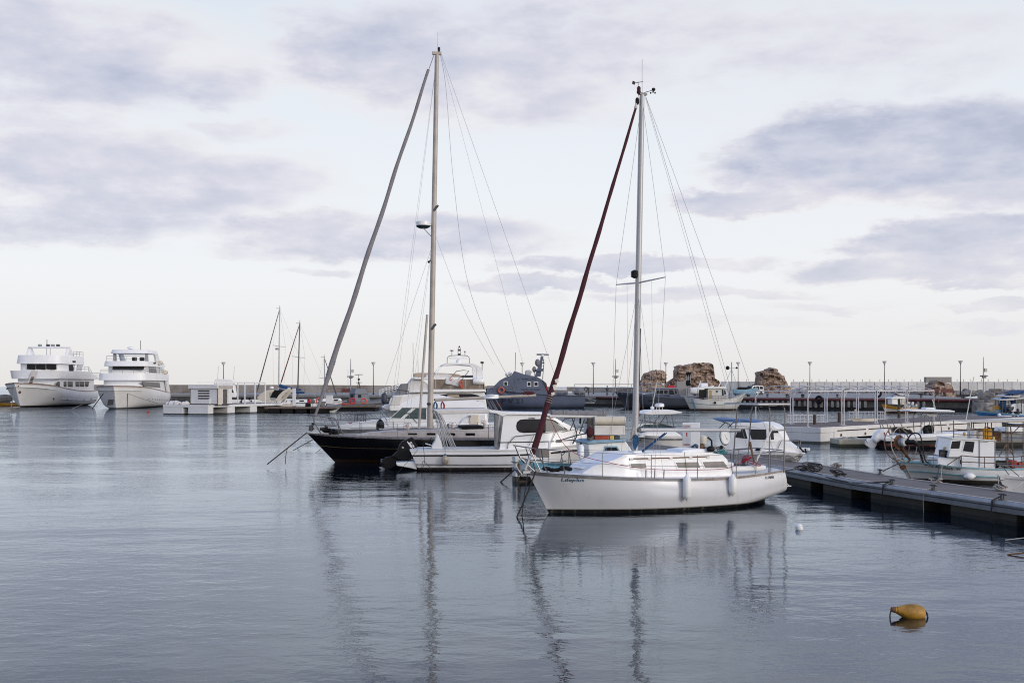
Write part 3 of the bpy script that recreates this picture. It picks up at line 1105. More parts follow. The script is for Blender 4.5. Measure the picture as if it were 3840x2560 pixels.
# mast and rigging
mb_, mt = S.p(2381, 1684, 0), S.p(2408, 357, 0)
MB().tube([mb_ - Vector((0, 0, .12)), mb_, mb_.lerp(mt, .5), mb_.lerp(mt, .9), mt], [.085, .085, .083, .074, .066], 14).build('mast', ALU, rt)
ms = [o for o in col.objects if o.name.startswith('mast') and o.parent is rt][0]
MB().tube([mb_.lerp(mt, .18) + Vector((.075, -.05, 0)), mb_.lerp(mt, .34) + Vector((.078, -.05, 0))], .014, 6).build('sail_track', BLACK, ms)
MB().box((mb_.x - .14, -.16, mb_.z - .14), (mb_.x + .14, .16, mb_.z - .04)).build('mast_step', WHITE, rt, bevel=.02)
rl = mb_.lerp(mt, .485)
MB().lathe([(.02, -.14), (.1, -.1), (.1, .06), (.02, .1)], rl + Vector((-.13, 0, .1)), n=8).build('deck_light', BLACK, ms)
MB().box((mt.x - .1, -.05, mt.z), (mt.x + .14, .05, mt.z + .06)).build('mast_cap', DSTEEL, ms)
MB().lathe([(.055, 0), (.06, .05), (.05, .09), (.055, .16), (.03, .2)], mt + Vector((-.11, 0, .03)), n=10).build('masthead_lamp', MAROON, ms)
MB().tube([mt + Vector((0, 0, .05)), mt + Vector((0, 0, 1.0))], .006, 4).build('antenna', WIRE, ms)
vn = MB().tube([mt + Vector((-.13, 0, .22)), mt + Vector((-.13, 0, .36))], .008, 4)
vn.tube([mt + Vector((-.28, 0, .30)), mt + Vector((.03, 0, .38))], .008, 4).obox(mt + Vector((-.28, 0, .31)), (.09, .01, .09), 0, .3)
vn.build('wind_vane', BLACK, ms)
an = MB().tube([mt + Vector((.08, 0, .08)), mt + Vector((.36, 0, .18))], .009, 4)
an.ell(mt + Vector((.38, 0, .2)), (.06, .05, .05), 8, 6)
for k in range(3):
    an.ell(mt + Vector((.36 + .07 * math.cos(k * 2.1), .07 * math.sin(k * 2.1), .11)), .028, 6, 4)
an.build('anemometer', BLACK, ms)
sp_ = S.p(2394, 1060, 0)
for sd_, px, py in ((-1, 2322, 1059), (1, 2479, 1043)):
    b = S.ex * 0
    # spreaders reach out to either side of the boat
    tip = Vector((sp_.x + .05, -sd_ * -1.25 if False else (-1.28 if sd_ < 0 else 1.28), sp_.z + .05))
    MB().tube([sp_ + Vector((0, 0, .0)), tip], [.024, .015], 6).build('spreader', ALU, ms)
TIPS = {-1: Vector((sp_.x + .05, -1.28, sp_.z + .05)), 1: Vector((sp_.x + .05, 1.28, sp_.z + .05))}
chain = {}
for e in (-1, 1):
    u, v = hS.uof(S.p(2458, 1768, -1.2).x, 1.0)
    cp = hS.pt(u, 0, e, -.12)
    chain[e] = cp
    MB().tube([mt - Vector((0, 0, .1)), TIPS[e], cp], .006, 4).build('shroud', PALEWIRE, rt)
    for dx in (-.28, .3):
        MB().tube([sp_ - Vector((0, 0, .1)), cp + Vector((dx, 0, 0))], .005, 4).build('lower_shroud', PALEWIRE, rt)
    for dx in (0, -.28, .3):
        MB().tube([cp + Vector((dx, 0, -.02)), cp + Vector((dx, 0, .0)) + (TIPS[e] - cp).normalized() * .22], .016, 5).build('turnbuckle', STEEL, rt)
    fl = TIPS[e].lerp(sp_, .5)
    MB().tube([fl, Vector((fl.x + .05, fl.y * 1.02, 1.4))], .004, 4).build('flag_halyard', PALEWIRE, rt)
    st = Vector(hS.pt(.985, 0, e, -.1))
    MB().tube([mt + Vector((.12, 0, -.03)), mt.lerp(st, .5) + Vector((.1, 0, 0)), st], .006, 4).build('backstay', PALEWIRE, rt)
MB().tube([mt - Vector((.09, 0, .06)), Vector((mb_.x - .13, -.05, mb_.z + .1))], .005, 4).build('halyard', PALEWIRE, rt)
# roller-furled headsail
tack, head = S.p(1996, 1708, 0), S.p(2384, 408, 0)
stem = S.p(1985, 1762, 0)
fs_ = MB().tube([stem, tack, head, mt - Vector((.12, 0, .02))], .011, 6).build('forestay', WIRE, rt)
N = 44
pts, rad = [], []
for i in range(N + 1):
    t = i / N
    p = tack.lerp(head, .0 + t)
    r = (.088 - .052 * t ** 1.1) * (1 + .05 * math.sin(t * 43) + .04 * math.sin(t * 91 + 1))
    if i == 0:
        r = .04
    pts.append(p + Vector((.006 * math.sin(t * 31), .006 * math.cos(t * 37), 0)))
    rad.append(r)
fsail = MB().tube(pts, rad, 10).build('furled_headsail', MAROON, rt)
sleeve = [head, head.lerp(mt, .06) + Vector((-.01, 0, 0)), head.lerp(mt, .3) - Vector((.05, 0, 0)), head.lerp(mt, .5) - Vector((.06, 0, 0))]
MB().tube(sleeve, [.035, .05, .035, .025], 8).build('sail_head', CANVASW, fsail)
MB().lathe([(.03, -.1), (.055, -.06), (.055, .06), (.03, .1)], head.lerp(mt, .52) - Vector((.06, 0, 0)), n=8).build('halyard_swivel', BLACK, fsail)
MB().lathe([(.03, -.16), (.09, -.14), (.09, -.11), (.05, -.1), (.05, .0), (.09, .02), (.09, .05), (.03, .06)], tack - Vector((0, 0, .02)), n=12, d=(head - tack)).build('furling_drum', SMOOTHW, rt)
pt_ = MB()
for t, sz in ((.208, .07), (.19, .1), (.172, .05)):
    p = tack.lerp(head, t)
    pt_.obox(p + Vector((.02, -.085, 0)), (.1, .012, sz * 1.4), 0, -.3)
pt_.build('sail_patch', CANVASW, fsail)
wr = MB()
for k in range(4):
    p = tack.lerp(head, .148 + .006 * k)
    wr.torus(p, .085, .008, head - tack, 12, 5)
wr.build('lashing', ROPEW, fsail)
# boom, vang, coiled halyards
b0, b1 = S.p(2392, 1611, 0), S.p(2772, 1612, 0)
bo = MB().tube([b0, b1], .055, 12).build('boom', ALU, rt)
MB().tube([b1 - Vector((.35, 0, 0)), b1 + Vector((.02, 0, 0))], .061, 12).build('boom_end', PIPE, bo)
va, vb = S.p(2402, 1698, 0), S.p(2497, 1623, 0)
for e in (-.04, .05):
    MB().tube([va + Vector((0, e, .0)), vb + Vector((0, e, 0))], .018, 6).build('boom_vang', ROPEBLUE if e < 0 else BLUE, rt)
MB().tube([mt + Vector((.1, 0, -.05)), b1 + Vector((-.02, 0, .06))], .0045, 4).build('topping_lift', PALEWIRE, rt)
gl = MB().lathe([(.03, 0), (.06, .03), (.06, .1), (.03, .12)], b0 + Vector((-.02, -.1, -.06)), n=8)
gl.build('mast_winch', STEEL, ms)
cl_ = MB()
base = S.p(2378, 1690, -.1)
for k in range(7):
    h0 = base + Vector((.03 * math.sin(k * 2), -.03 - .02 * math.cos(k * 3), .03 + .02 * k))
    h1 = S.p(2382 + 6 * math.sin(k * 1.7), 1628 + 3 * k, -.12)
    m_ = (h0 + h1) / 2 + Vector((.05 * math.sin(k * 1.3), -.04, 0))
    m2 = (h0 + h1) / 2 - Vector((.05 * math.sin(k * 1.3), .02, 0))
    cl_.tube(crom([tuple(h0), tuple(m_), tuple(h1), tuple(m2), tuple(h0)], 18), .022, 5)
co2 = cl_.build('rope_coil', ROPEBLUE)
MB().tube(sag(S.world(b0 + Vector((-.14, -.02, .15))), S.world(mb_ + Vector((-.16, -.05, .25))), .0), [.02, .03, .035, .04, .04, .04, .04, .04, .035, .03, .02], 7).build('rope_bundle', ROPEW)
tag(col.objects['rope_bundle'], 'bundle of pale rope hanging on the front of the white sloop mast', 'rope')
co2.matrix_world = rt.matrix_world
co2.location, co2.rotation_euler = rt.location, rt.rotation_euler
tag(co2, 'blue rope coiled round the foot of the white sloop mast', 'rope coil')
# pulpit, stanchions, lifelines
def dk(u, e=-1, up=0., ins=.1):
    q = hS.pt(u, 0, e, -ins)
    return q + Vector((0, 0, up))


nose = S.at(1924, 1669, 0)
pu = MB()
for e in (-1, 1):
    tA, tB = dk(.045, e, .62, .0), dk(.15, e, .6, .06)
    pu.tube([nose, nose.lerp(tA, .55) + Vector((0, 0, .0)), tA, tB, dk(.168, e, .0)], .0145, 6)
    mA = nose.lerp(tA, .15) + Vector((.12, 0, -.32))
    pu.tube([mA, dk(.03, e, .3, .0), dk(.155, e, .29, .06)], .012, 6)
    pu.tube([nose.lerp(tA, .1), mA, dk(.05, e, .0, .05)], .0145, 6)
    pu.tube([nose.lerp(tA, .75), dk(.075, e, 0, .06)], .0145, 6)
    pu.tube([tA, dk(.1, e, 0, .06)], .0145, 6)
pu.build('pulpit', STEEL, rt)
SU = (.30, .455, .615, .77)
for u in SU:
    for e in (-1, 1):
        MB().tube([dk(u, e, -.02), dk(u, e, .62)], .0135, 6).build('stanchion', STEEL, rt)
for up in (.32, .61):
    for e in (-1, 1):
        pts = [dk(.16, e, up)] + [dk(u, e, up) for u in SU] + [dk(.9, e, up)]
        MB().tube(pts, .0055, 4).build('lifeline', WIRE, rt)
# stern gantry with solar panel
G_ = [dict(t=(2737, 1512), m=(2720, 1590), f=(2704, 1700)), dict(t=(2775, 1516), f=(2770, 1735))]
gm = MB()
GX = [S.at(2889, 1650, -.8).x, S.at(2938, 1650, -.72).x]
gz = S.zp(1522, GX[0], -.7)
for gx in GX:
    leg = [Vector((gx - .1, -.86, dk(.93).z - .05)), Vector((gx, -.78, gz - .22)), Vector((gx + .015, -.74, gz - .06)), Vector((gx + .03, -.64, gz)), Vector((gx + .03, .64, gz)), Vector((gx + .015, .74, gz - .06)), Vector((gx, .78, gz - .22)), Vector((gx - .1, .86, dk(.93).z - .05))]
    gm.tube(leg, .019, 8)
for e in (-1, 1):
    for z in (.55, 1.18):
        gm.tube([(GX[0] - .04, e * .8, dk(.93).z + z), (GX[1] - .04, e * .79, dk(.95).z + z)], .015, 6)
    gm.tube([(GX[0] + .03, e * .5, gz), (GX[1] + .03, e * .5, gz)], .015, 6)
gm.build('stern_gantry', STEEL, rt)
gp = MB().box((GX[0] - .42, -.78, gz + .03), (GX[1] + .2, .86, gz + .075)).build('solar_panel', CANVASW, rt, bevel=.008)
MB().box((GX[0] - .39, -.75, gz + .077), (GX[1] + .17, .83, gz + .083)).build('solar_cells', NAVYD, gp)
S.tube('gantry_brace', S.line([(2895, 1605, -.8), (2862, 1672, -.84), (2826, 1748, -.86)]), .03, CANVASW)
S.tube('stern_rail', [dk(.86, -1, .0), dk(.865, -1, .55), dk(.93, -1, .58), dk(.995, -1, .58), dk(.995, 1, .58), dk(.93, 1, .58), dk(.865, 1, .55), dk(.86, 1, 0)], .0135, STEEL)
for e in (-1, 1):
    S.tube('stern_rail_leg', [dk(.93, e, .58), dk(.93, e, 0)], .0135, STEEL)
# cockpit coaming and deck gear
x_c = S.at(2740, 1760, -.8).x
MB().box((x_c, -.86, .98), (x1 - .75, -.66, 1.13)).box((x_c, .66, .98), (x1 - .75, .86, 1.13)).build('coaming', WHITE, rt, bevel=.05)
wq = S.at(2788, 1748, -.74)
wn = MB().lathe([(.075, 0), (.08, .03), (.055, .06), (.06, .12), (.08, .15), (.03, .165)], (wq.x, -.74, 1.13), n=12).build('sheet_winch', DSTEEL, rt)
c2 = MB()
for k in range(5):
    c2.torus((wq.x + .02 * k, -.78 - .01 * k, 1.26 + .03 * k), .11 + .015 * (k % 2), .011, (0.15 * k - .3, .25, 1), 18, 5)
c2.tube(crom([tuple((wq.x + .1, -.85, 1.3)), (wq.x + .3, -.95, 1.22), (wq.x + .42, -.98, 1.14), (wq.x + .25, -1.0, 1.15), (wq.x, -.9, 1.26)], 20), .012, 5)
c2.tube(crom([(wq.x - .1, -.85, 1.27), (wq.x - .45, -1.0, 1.2), (wq.x - .8, -1.15, 1.13), (wq.x - 1.6, -1.2, 1.1), (2.6, -1.1, 1.16), (1.4, -.82, 1.35), (.4, -.35, 1.7), (-.1, -.1, 2.6)], 60), .0085, 5)
rc = c2.build('furling_line', ROPERED)
rc.location, rc.rotation_euler = rt.location, rt.rotation_euler
tag(rc, 'red rope led along the side deck of the white sloop to its winch', 'rope')
c3 = MB()
bq = S.at(2700, 1698, -.5)
for k in range(6):
    c3.torus((bq.x + .03 * math.sin(k), -.5 + .03 * math.cos(2 * k), bq.z - .03 + .022 * k), .2 - .012 * k, .013, (.08 * math.sin(k * 2), .1, 1), 20, 5)
o = c3.build('rope_coil', M('teal_rope', (.05, .2, .22), .8, var=.5, scale=20))
o.location, o.rotation_euler = rt.location, rt.rotation_euler
tag(o, 'teal rope coil lying on the aft end of the white sloop cabin roof', 'rope coil')
fb_ = MB().ell((0, 0, .1), (.13, .1, .09), 10, 6).build('winch_cover', BLACK, rt)
fb_.location = S.at(2665, 1696, -.5)
q = S.at(2828, 1735, -.2)
o = MB().tube([(-.16, 0, .62), (.06, 0, -.2)], [.045, .02], 6).box((0, -.05, -.25), (.07, .05, .0)).build('tiller', WOOD, rt)
o.location = q
dm = MB()
dq = S.at(2719, 1637, .85)
dm.lathe([(.02, -.05), (.2, -.04), (.235, 0), (.22, .03), (.02, .045)], (0, 0, 0), d=(.35, -1, .1), n=28)
disc = dm.build('round_disc', SMOOTHW)
disc.location, disc.rotation_euler = S.world(dq), rt.rotation_euler
MB().torus((0, .02, 0), .25, .014, (.35, -1, .1), 28, 6).build('rim', DSTEEL, disc)
hb_ = MB()
for k in range(5):
    hb_.ell((.028 * k - .05, -.06, .05 - .04 * k), .012, 6, 4)
hb_.build('bolt', DSTEEL, disc)
tag(disc, 'round white disc in a dark ring mounted at the stern rail of the white sloop', 'disc')
tl = MB()
for k in range(7):
    a = R(200 + 22 * k)
    tl.tube([(-.12, 0, -.26), (-.12 + .22 * math.cos(a), .02 * k, -.26 + .22 * math.sin(a))], .012, 5)
tl.build('cable_tie', BLACK, disc)
# transom ladder platform
lad = [S.p(2936, 1800, -.4), S.p(2955, 1812, -.4), S.p(2984, 1827, -.4)]
lm = MB()
xx = x1 - .1
for e in (-.42, .1):
    lm.tube([(xx, e, .86), (xx + .55, e, .45)], .014, 6).tube([(xx - .05, e, .48), (xx + .6, e, .45)], .018, 6)
lm.box((xx - .02, -.4, .43), (xx + .6, .1, .455))
lm.build('stern_platform', CANVASW, rt)
MB().box((6.55, -.04, -.4), (7.2, .04, .28)).build('rudder', MATBLACK, rt, bevel=.02)
# bow roller, anchor
br_ = MB().box((x0 - .16, -.07, sh[0][2] - .06), (x0 + .35, .07, sh[0][2] + .02)).build('bow_roller', STEEL, rt, bevel=.01)
am = MB().tube([(x0 - .05, 0, sh[0][2] + .05), (x0 - .2, 0, sh[0][2] - .1), (x0 - .3, 0, sh[0][2] + .12)], .02, 6)
am.obox((x0 - .27, 0, sh[0][2] + .0), (.2, .24, .03), 0, .9).obox((x0 - .05, 0, sh[0][2] + .18), (.05, .22, .3), 0, .4)
am.build('anchor', PIPE, br_)
rp = MB()
for k in range(9):
    rp.ell((x0 + .5 + .09 * k, -.1 + .05 * math.sin(k * 2.3), sh[0][2] + .03 + .03 * math.cos(k)), (.1, .08, .06), 7, 5)
o = rp.build('rope_heap', MATBLACK)
o.location, o.rotation_euler = rt.location, rt.rotation_euler
tag(o, 'heap of black rope and cloth on the foredeck of the white sloop', 'rope heap')
text(rt, 'Lifeplus', INKBLUE, (lambda q: (q.x, q.z))(S.p(2094, 1806.5, -.4)), .54, .125, lambda x, z: hS.y(x, z), slope=-.02)
text(rt, 'LL14898', INK, (lambda q: (q.x, q.z))(S.p(2863, 1794, -.9)), .37, .075, lambda x, z: hS.y(x, z), slope=.0, shear=.1)

# fenders
def fender(name, fr, loc, r, L, mat, label, group=None, axis=(0, 0, 1), cap=None, rope=None, lean=0.):
    prof = [(.02, -L / 2 - .03), (r * .35, -L / 2), (r * .75, -L / 2 + r * .45), (r, -L / 2 + r), (r * 1.02, 0), (r, L / 2 - r), (r * .75, L / 2 - r * .5), (r * .4, L / 2 - r * .12), (r * .3, L / 2), (.02, L / 2 + .03)]
    o = MB().lathe(prof, (0, 0, 0), d=axis, n=16).build(name, mat)
    o.location = fr.world(loc)
    o.rotation_euler = (0, lean, fr.root.rotation_euler.z)
    tag(o, label, 'fender', group)
    if cap:
        MB().lathe([(r * .42, L / 2 - r * .12), (r * .36, L / 2 + .02), (.02, L / 2 + .05)], (0, 0, 0), n=10).build('fender_end', cap, o)
    if rope:
        MB().tube([(0, 0, L / 2), Vector(rope)], .008, 5).build('lanyard', ROPE, o)
    return o


for px, py, rr, hh, lab in ((2576, 1827, .115, .66, 'longer white fender hanging amidships on the white sloop hull'), (2747.5, 1818, .112, .56, 'shorter white fender hanging near the stern of the white sloop hull')):
    q = S.at(px, py, -1.4)
    y = hS.y(q.x, q.z + .1, -1, rr + .012)
    q = S.at(px, py, y)
    u, v = hS.uof(q.x, q.z)
    fender('fender', S, (q.x, y, q.z), rr, hh, FENDW, lab, 'white fenders on the sloop side', rope=(0, .12, hh / 2 + .62))
q = S.at(2179, 1693, .9)
fender('fender', S, q, .085, .44, FENDW, 'small white fender with black ends hanging at the bow rail of the sloop', rope=(0, .0, .5), cap=BLACK)


def rope(pts, r, mat, label, n=6, k=None, cat='mooring rope', group=None, name='mooring_rope'):
    P = crom([tuple(p) for p in pts], k or (len(pts) * 6)) if len(pts) > 2 else [tuple(p) for p in pts]
    return tag(MB().tube(P, r, n).build(name, mat), label, cat, group)


rope([wp(2009, 1766, 29.5), wp(1972, 1862, 29.6), wp(1938, 1938, 29.7)], .02, ROPE, 'black mooring rope from the white sloop bow down into the water, slanting')
rope([wp(1978, 1775, 29.9), wp(1968, 1850, 29.9), wp(1956, 1940, 30)], .014, ROPE, 'thin dark bow rope hanging almost straight down beside the white sloop stem')
# ------------------------------------------------------------------ white cabin fishing boat with outboard
I = Fr('cabin_boat', 'white cabin boat with black tilted outboard and long oval side window, lettered ITHAKI', 'motorboat', 1568, 47.1, 6)
rt = I.root
hullm = M('cabin_boat_hull', (.74, .74, .75), .32, var=.04, scale=.8, streak=.25, streak_c=(.45, .42, .38), bands=((.13, (.035, .02, .015)), (.06, (.02, .015, .012))), coat=.3)
sh = []
for px, py, b in ((1537, 1688, 1.12), (1650, 1686, 1.26), (1800, 1686, 1.3), (1950, 1683, 1.28), (2060, 1676, 1.1), (2160, 1666, .66), (2246, 1656, 0)):
    q = I.at(px, py, -b)
    sh.append((q.x, b, q.z))
kx = [(.12, -.25), (1.2, -.3), (2.8, -.32), (4.3, -.32), (5.4, -.3), (6.1, -.28), (6.75, -.25)]
hI = Hull(sh, kx, PV, [(1, 0), (1.0, .3), (.97, .6), (.8, .84), (0, 1)], 1, n=34, m=16)
hI.mesh().build('hull', hullm, rt, sharp=50)
hI.deck(.03, 0, .05).build('deck', DECKW, rt)
hI.strip(.0, .05, .03).build('gunwale', WHITE, rt)
hI.strip(.155, .195, .022).build('rubbing_strip', BLACK, rt)
hI.strip(.42, .455, .014, 0, .8).build('moulded_line', RUBBER, rt)
hI.strip(.12, .155, .035, 0, 1).build('gunwale_lip', WHITE, rt)
# cockpit inside rim
I.ref(0, 0, 1)
cabp = I.xz([(1871, 1690), (1874, 1676), (1884, 1600), (1890, 1552), (2040, 1551), (2083, 1566), (2168, 1609), (2210, 1628), (2219, 1668), (2150, 1676), (2000, 1690)], -1.0)
cz0, cz1 = min(z for x, z in cabp), max(z for x, z in cabp)
cx1 = max(x for x, z in cabp)


def iy(x, z, e=-1):
    t = (z - cz0) / (cz1 - cz0)
    f = min(1., max(.12, ((cx1 - x) / 1.9)) ** .55)
    return e * (1.08 - .16 * t) * f


MB().house(cabp, iy).build('cabin', SMOOTHW, rt, bevel=.05)
roof = I.xz([(1832, 1539), (1868, 1540), (1900, 1545), (2046, 1547), (2088, 1562), (2078, 1566), (2040, 1556), (1900, 1556), (1884, 1562), (1862, 1551), (1834, 1547)], -1.0)
MB().prism(roof, -1.02, 1.02).build('roof', SMOOTHW, rt, bevel=.03)
S8 = lambda L: I.ref(1800, 1500).xz(L, -1.0)
w1 = S8([(520, 400), (512, 360), (522, 310), (560, 280), (620, 272), (875, 272), (875, 434), (600, 438), (548, 428)])
window(rt, w1, 0, BLACK, PANE, .035, yf=lambda x, z: abs(iy(x, z)), d=.012)
w2 = S8([(905, 272), (985, 278), (1040, 300), (1215, 418), (1180, 424), (905, 433)])
window(rt, w2, 0, BLACK, PANE, .05, yf=lambda x, z: abs(iy(x, z)), d=.012)
w3 = S8([(1045, 560), (1060, 545), (1125, 545), (1142, 560), (1142, 575), (1125, 585), (1060, 585), (1045, 575)])
window(rt, w3, 0, SMOOTHW, GLASS, .02, yf=lambda x, z: abs(iy(x, z)), d=.012)
I.ref(1800, 1500)
for a, b in (((262, 584), (1020, 568)), ((1165, 560), (1520, 548))):
    p, q = I.p(*a, -1.05), I.p(*b, -1.0)
    ps = []
    for k in range(13):
        t = p.lerp(q, k / 12)
        ps.append((t.x, -abs(iy(t.x, t.z)) - .004, t.z))
    I.tube('cabin_stripe', ps, .02, BLACK, mirror=True)
# side face at the aft bulkhead, door
MB().box((cabp[0][0] - .16, -.95, .9), (cabp[0][0] - .02, -.55, 2.3)).build('bulkhead_post', RUBBER, rt, bevel=.02)
MB().box((cabp[0][0] - .03, -.35, 1.0), (cabp[0][0] + .02, .35, 2.35)).build('door', GLASS, rt)
# handrails along the foredeck
I.tube('foredeck_rail', I.line([(380, 670, -1.12), (386, 600, -1.12), (482, 498, -1.1), (750, 470, -1.1), (1000, 438, -.95), (1240, 412, -.7), (1500, 372, -.35)]), .017, STEEL, mirror=True)
for a, b in (((750, 470, -1.1), (672, 630, -1.15)), ((1045, 432, -.95), (965, 615, -1.05)), ((1350, 395, -.6), (1270, 605, -.75))):
    I.tube('rail_leg', I.line([a, b]), .014, STEEL, mirror=True)
# aft canopy on ladder frames
I.ref(1380, 1520)
cp = I.xz([(905, 60), (930, 58), (1640, 45), (1700, 55), (1710, 72), (1640, 108), (1000, 118), (960, 110)], -.9)
MB().prism(cp, -1.0, .9).build('canopy', CANVASW, rt, bevel=.04)
for e in (-1, 1):
    f1 = I.line([(905, 78, -1.02), (960, 190, -1.05), (1062, 610, -1.12)])
    f2 = I.line([(960, 120, -1.02), (1020, 240, -1.05), (1178, 606, -1.12)])
    mbb = MB()
    for f in (f1, f2):
        for dx in (0, .13):
            mbb.tube([(p.x + dx, e * abs(p.y), p.z) for p in f], .021, 7)
    for t in (.3, .66):
        a, b = f1[0].lerp(f1[2], t), f2[0].lerp(f2[2], t)
        mbb.tube([(a.x, e * abs(a.y), a.z), (b.x + .1, e * abs(b.y), b.z)], .016, 6)
    mbb.build('canopy_frame', ALU, rt)
# steering console and cockpit
con = I.xz([(865, 615), (885, 540), (925, 490), (940, 420), (958, 385), (985, 440), (1010, 510), (1030, 615)], -.3)
MB().prism(con, -.42, .3).build('console', WHITE, rt, bevel=.03)
wh = I.p(845, 500, -.1)
MB().torus(wh, .2, .016, (-1, 0, .5), 18, 6).tube([wh, I.p(900, 560, -.1)], .03, 6).build('steering_wheel', BLACK, rt)
MB().obox(I.p(860, 540, -.1), (.42, .5, .03), 0, .25).build('console_shelf', DECKW, rt)
# stern platform and outboard
pf = I.xz([(385, 780), (560, 772), (600, 768), (660, 780), (675, 880), (600, 860), (395, 825)], -.8)
MB().prism(pf, -1.0, 1.0).build('swim_platform', WHITE, rt, bevel=.03)
cow = I.xz([(432, 548), (470, 500), (606, 436), (636, 462), (655, 520), (690, 572), (640, 590), (600, 620), (585, 700), (600, 745), (540, 772), (478, 776), (400, 730), (330, 700), (398, 640)], -.3)
ob = MB().prism(cow, -.3, .3, lambda x, z, e: e * .27).build('outboard_motor', BLACK, rt, bevel=.035)
leg = I.xz([(400, 660), (470, 720), (480, 780), (400, 820), (330, 868), (262, 885), (200, 850), (168, 800), (205, 740), (240, 712), (330, 700)], -.1)
MB().prism(leg, -.09, .09).build('lower_leg', BLACK, ob, bevel=.02)
fin = I.xz([(150, 852), (215, 836), (245, 890), (180, 880)], -.1)
MB().prism(fin, -.04, .04).build('skeg', PIPE, ob, bevel=.01)
MB().lathe([(.02, -.03), (.13, -.015), (.13, .015), (.02, .03)], I.p(205, 772, -.1), d=(.9, -.45, .6), n=14).build('propeller', STEEL, ob)
MB().lathe([(.02, -.02), (.05, 0), (.02, .02)], I.p(480, 578, -.28), d=(.4, -1, .3), n=8).build('cowl_badge', PIPE, ob)
text(ob, 'SUZUKI', WINK, (lambda q: (q.x, q.z))(I.p(562, 515, -.27)), .44, .12, lambda x, z: -.28, slope=R(-58), bold=.03)
em = MB().tube([I.p(540, 495, -.28), I.p(598, 580, -.28)], .022, 5).build('cowl_stripe', WINK, ob)
text(rt, 'ITHAKI', INK, (lambda q: (q.x, q.z))(I.ref(1800, 1500).p(672, 258, -.98)), .265, .062, lambda x, z: -abs(iy(x, z)) - .012, bold=.004)
text(rt, 'fishing 700', M('faint_lettering', (.42, .42, .42), .6, var=.05), (lambda q: (q.x, q.z))(I.p(648, 466, -.98)), .36, .05, lambda x, z: -abs(iy(x, z)) - .012) if False else None
q = I.at(1669, 1724, -1.5)
u, v = hI.uof(q.x, q.z)
y_ = hI.y(q.x, q.z, -1, .16)
q = I.at(1669, 1724, y_)
fender('fender', I, q, .14, .4, FENDD, 'stained round buoy fender hanging amidships on the white cabin boat', rope=(0, .1, .75), cap=INKBLUE)
rope([wp(1586, 1660, 45.6), wp(1592, 1728, 45.5), wp(1582, 1757, 45.5), wp(1588, 1728, 45.5), wp(1620, 1762, 45.4)], .01, ROPE, 'thin dark rope looped over the stern quarter of the white cabin boat')
rope([wp(1568, 1685, 45.5), wp(1525, 1735, 45.2), wp(1484, 1780, 45)], .009, ROPE, 'thin rope running from the cabin boat stern to the water past its outboard')
# radar scanner on a tripod over the canopy, rails behind it
ra = I.ref(1380, 1280).p(1700, 790, .2)
rd = MB().lathe([(.18, 0), (.3, .02), (.31, .12), (.29, .17), (.05, .19)], (ra.x, ra.y, ra.z), n=24).build('radar_scanner', SMOOTHW, rt)
text(rd, 'Raymarine', INK, (lambda q: (q.x, q.z))(I.p(1632, 755, .2 - .31)), .36, .06, lambda x, z: ra.y - math.sqrt(max(.001, .306 ** 2 - (x - ra.x) ** 2)) - .012, bold=.01)
I.tube('radar_bracket', I.line([(1700, 800, .2), (1780, 950, .2)]), .02, STEEL)
for a, b in (((1640, 800), (1720, 950)), ((1700, 800), (1790, 950)), ((1760, 800), (1850, 950)), ((1680, 810), (1765, 950))):
    I.tube('radar_leg', I.line([(a[0], a[1], -.1), (b[0], b[1], -.1)]), .019, STEEL)
# ------------------------------------------------------------------ black-hulled yacht
K = Fr('black_yacht', 'black hulled sailing yacht with tall weathered mast and furled grey headsail', 'sailboat', 1263, 51.2, 9)
rt = K.root
bh = M('black_hull', (.0065, .0065, .008), .22, var=.3, scale=1.5, bands=((.14, (.035, .018, .012)), (.05, (.02, .016, .012))))
bh.node_tree.nodes['Principled BSDF'].inputs['Specular IOR Level'].default_value = .22
sh = []
for px, py, b in ((1150, 1622, 0), (1230, 1631, .55), (1340, 1637, 1.15), (1500, 1642, 1.65), (1680, 1645, 1.92), (1880, 1645, 1.95), (2060, 1641, 1.7), (2165, 1637, 1.25)):
    q = K.at(px, py, -b)
    sh.append((q.x, b, q.z))
kx = [(.2, -.3), (1, -.4), (2.4, -.5), (4.2, -.5), (6, -.5), (8, -.4), (9.6, -.15), (11.0, .1)]
hK = Hull(sh, kx, PV, PR, 0, n=40, m=16)
hK.mesh().build('hull', bh, rt, sharp=50)
hK.deck(.05, 0.02, .1).build('deck', TEAK, rt)
hK.strip(-.01, .045, .02).build('toe_rail', M('grey_toe_rail', (.2, .19, .185), .5, var=.5, scale=9, ms=(1, 1, .3)), rt)
hK.strip(.285, .298, .012).build('cove_line', M('gold_line', (.12, .085, .04), .5), rt)
K.ref(0, 0, 1)
tr = K.xz([(1330, 1634), (1380, 1624), (1450, 1618), (1600, 1613), (1860, 1607), (2000, 1606), (2010, 1640), (1700, 1648), (1400, 1640)], -.8)


def ky(x, z, e=-1):
    f = min(1., max(.2, (x - tr[0][0] + .2) / 2.2) ** .6)
    return e * .85 * f


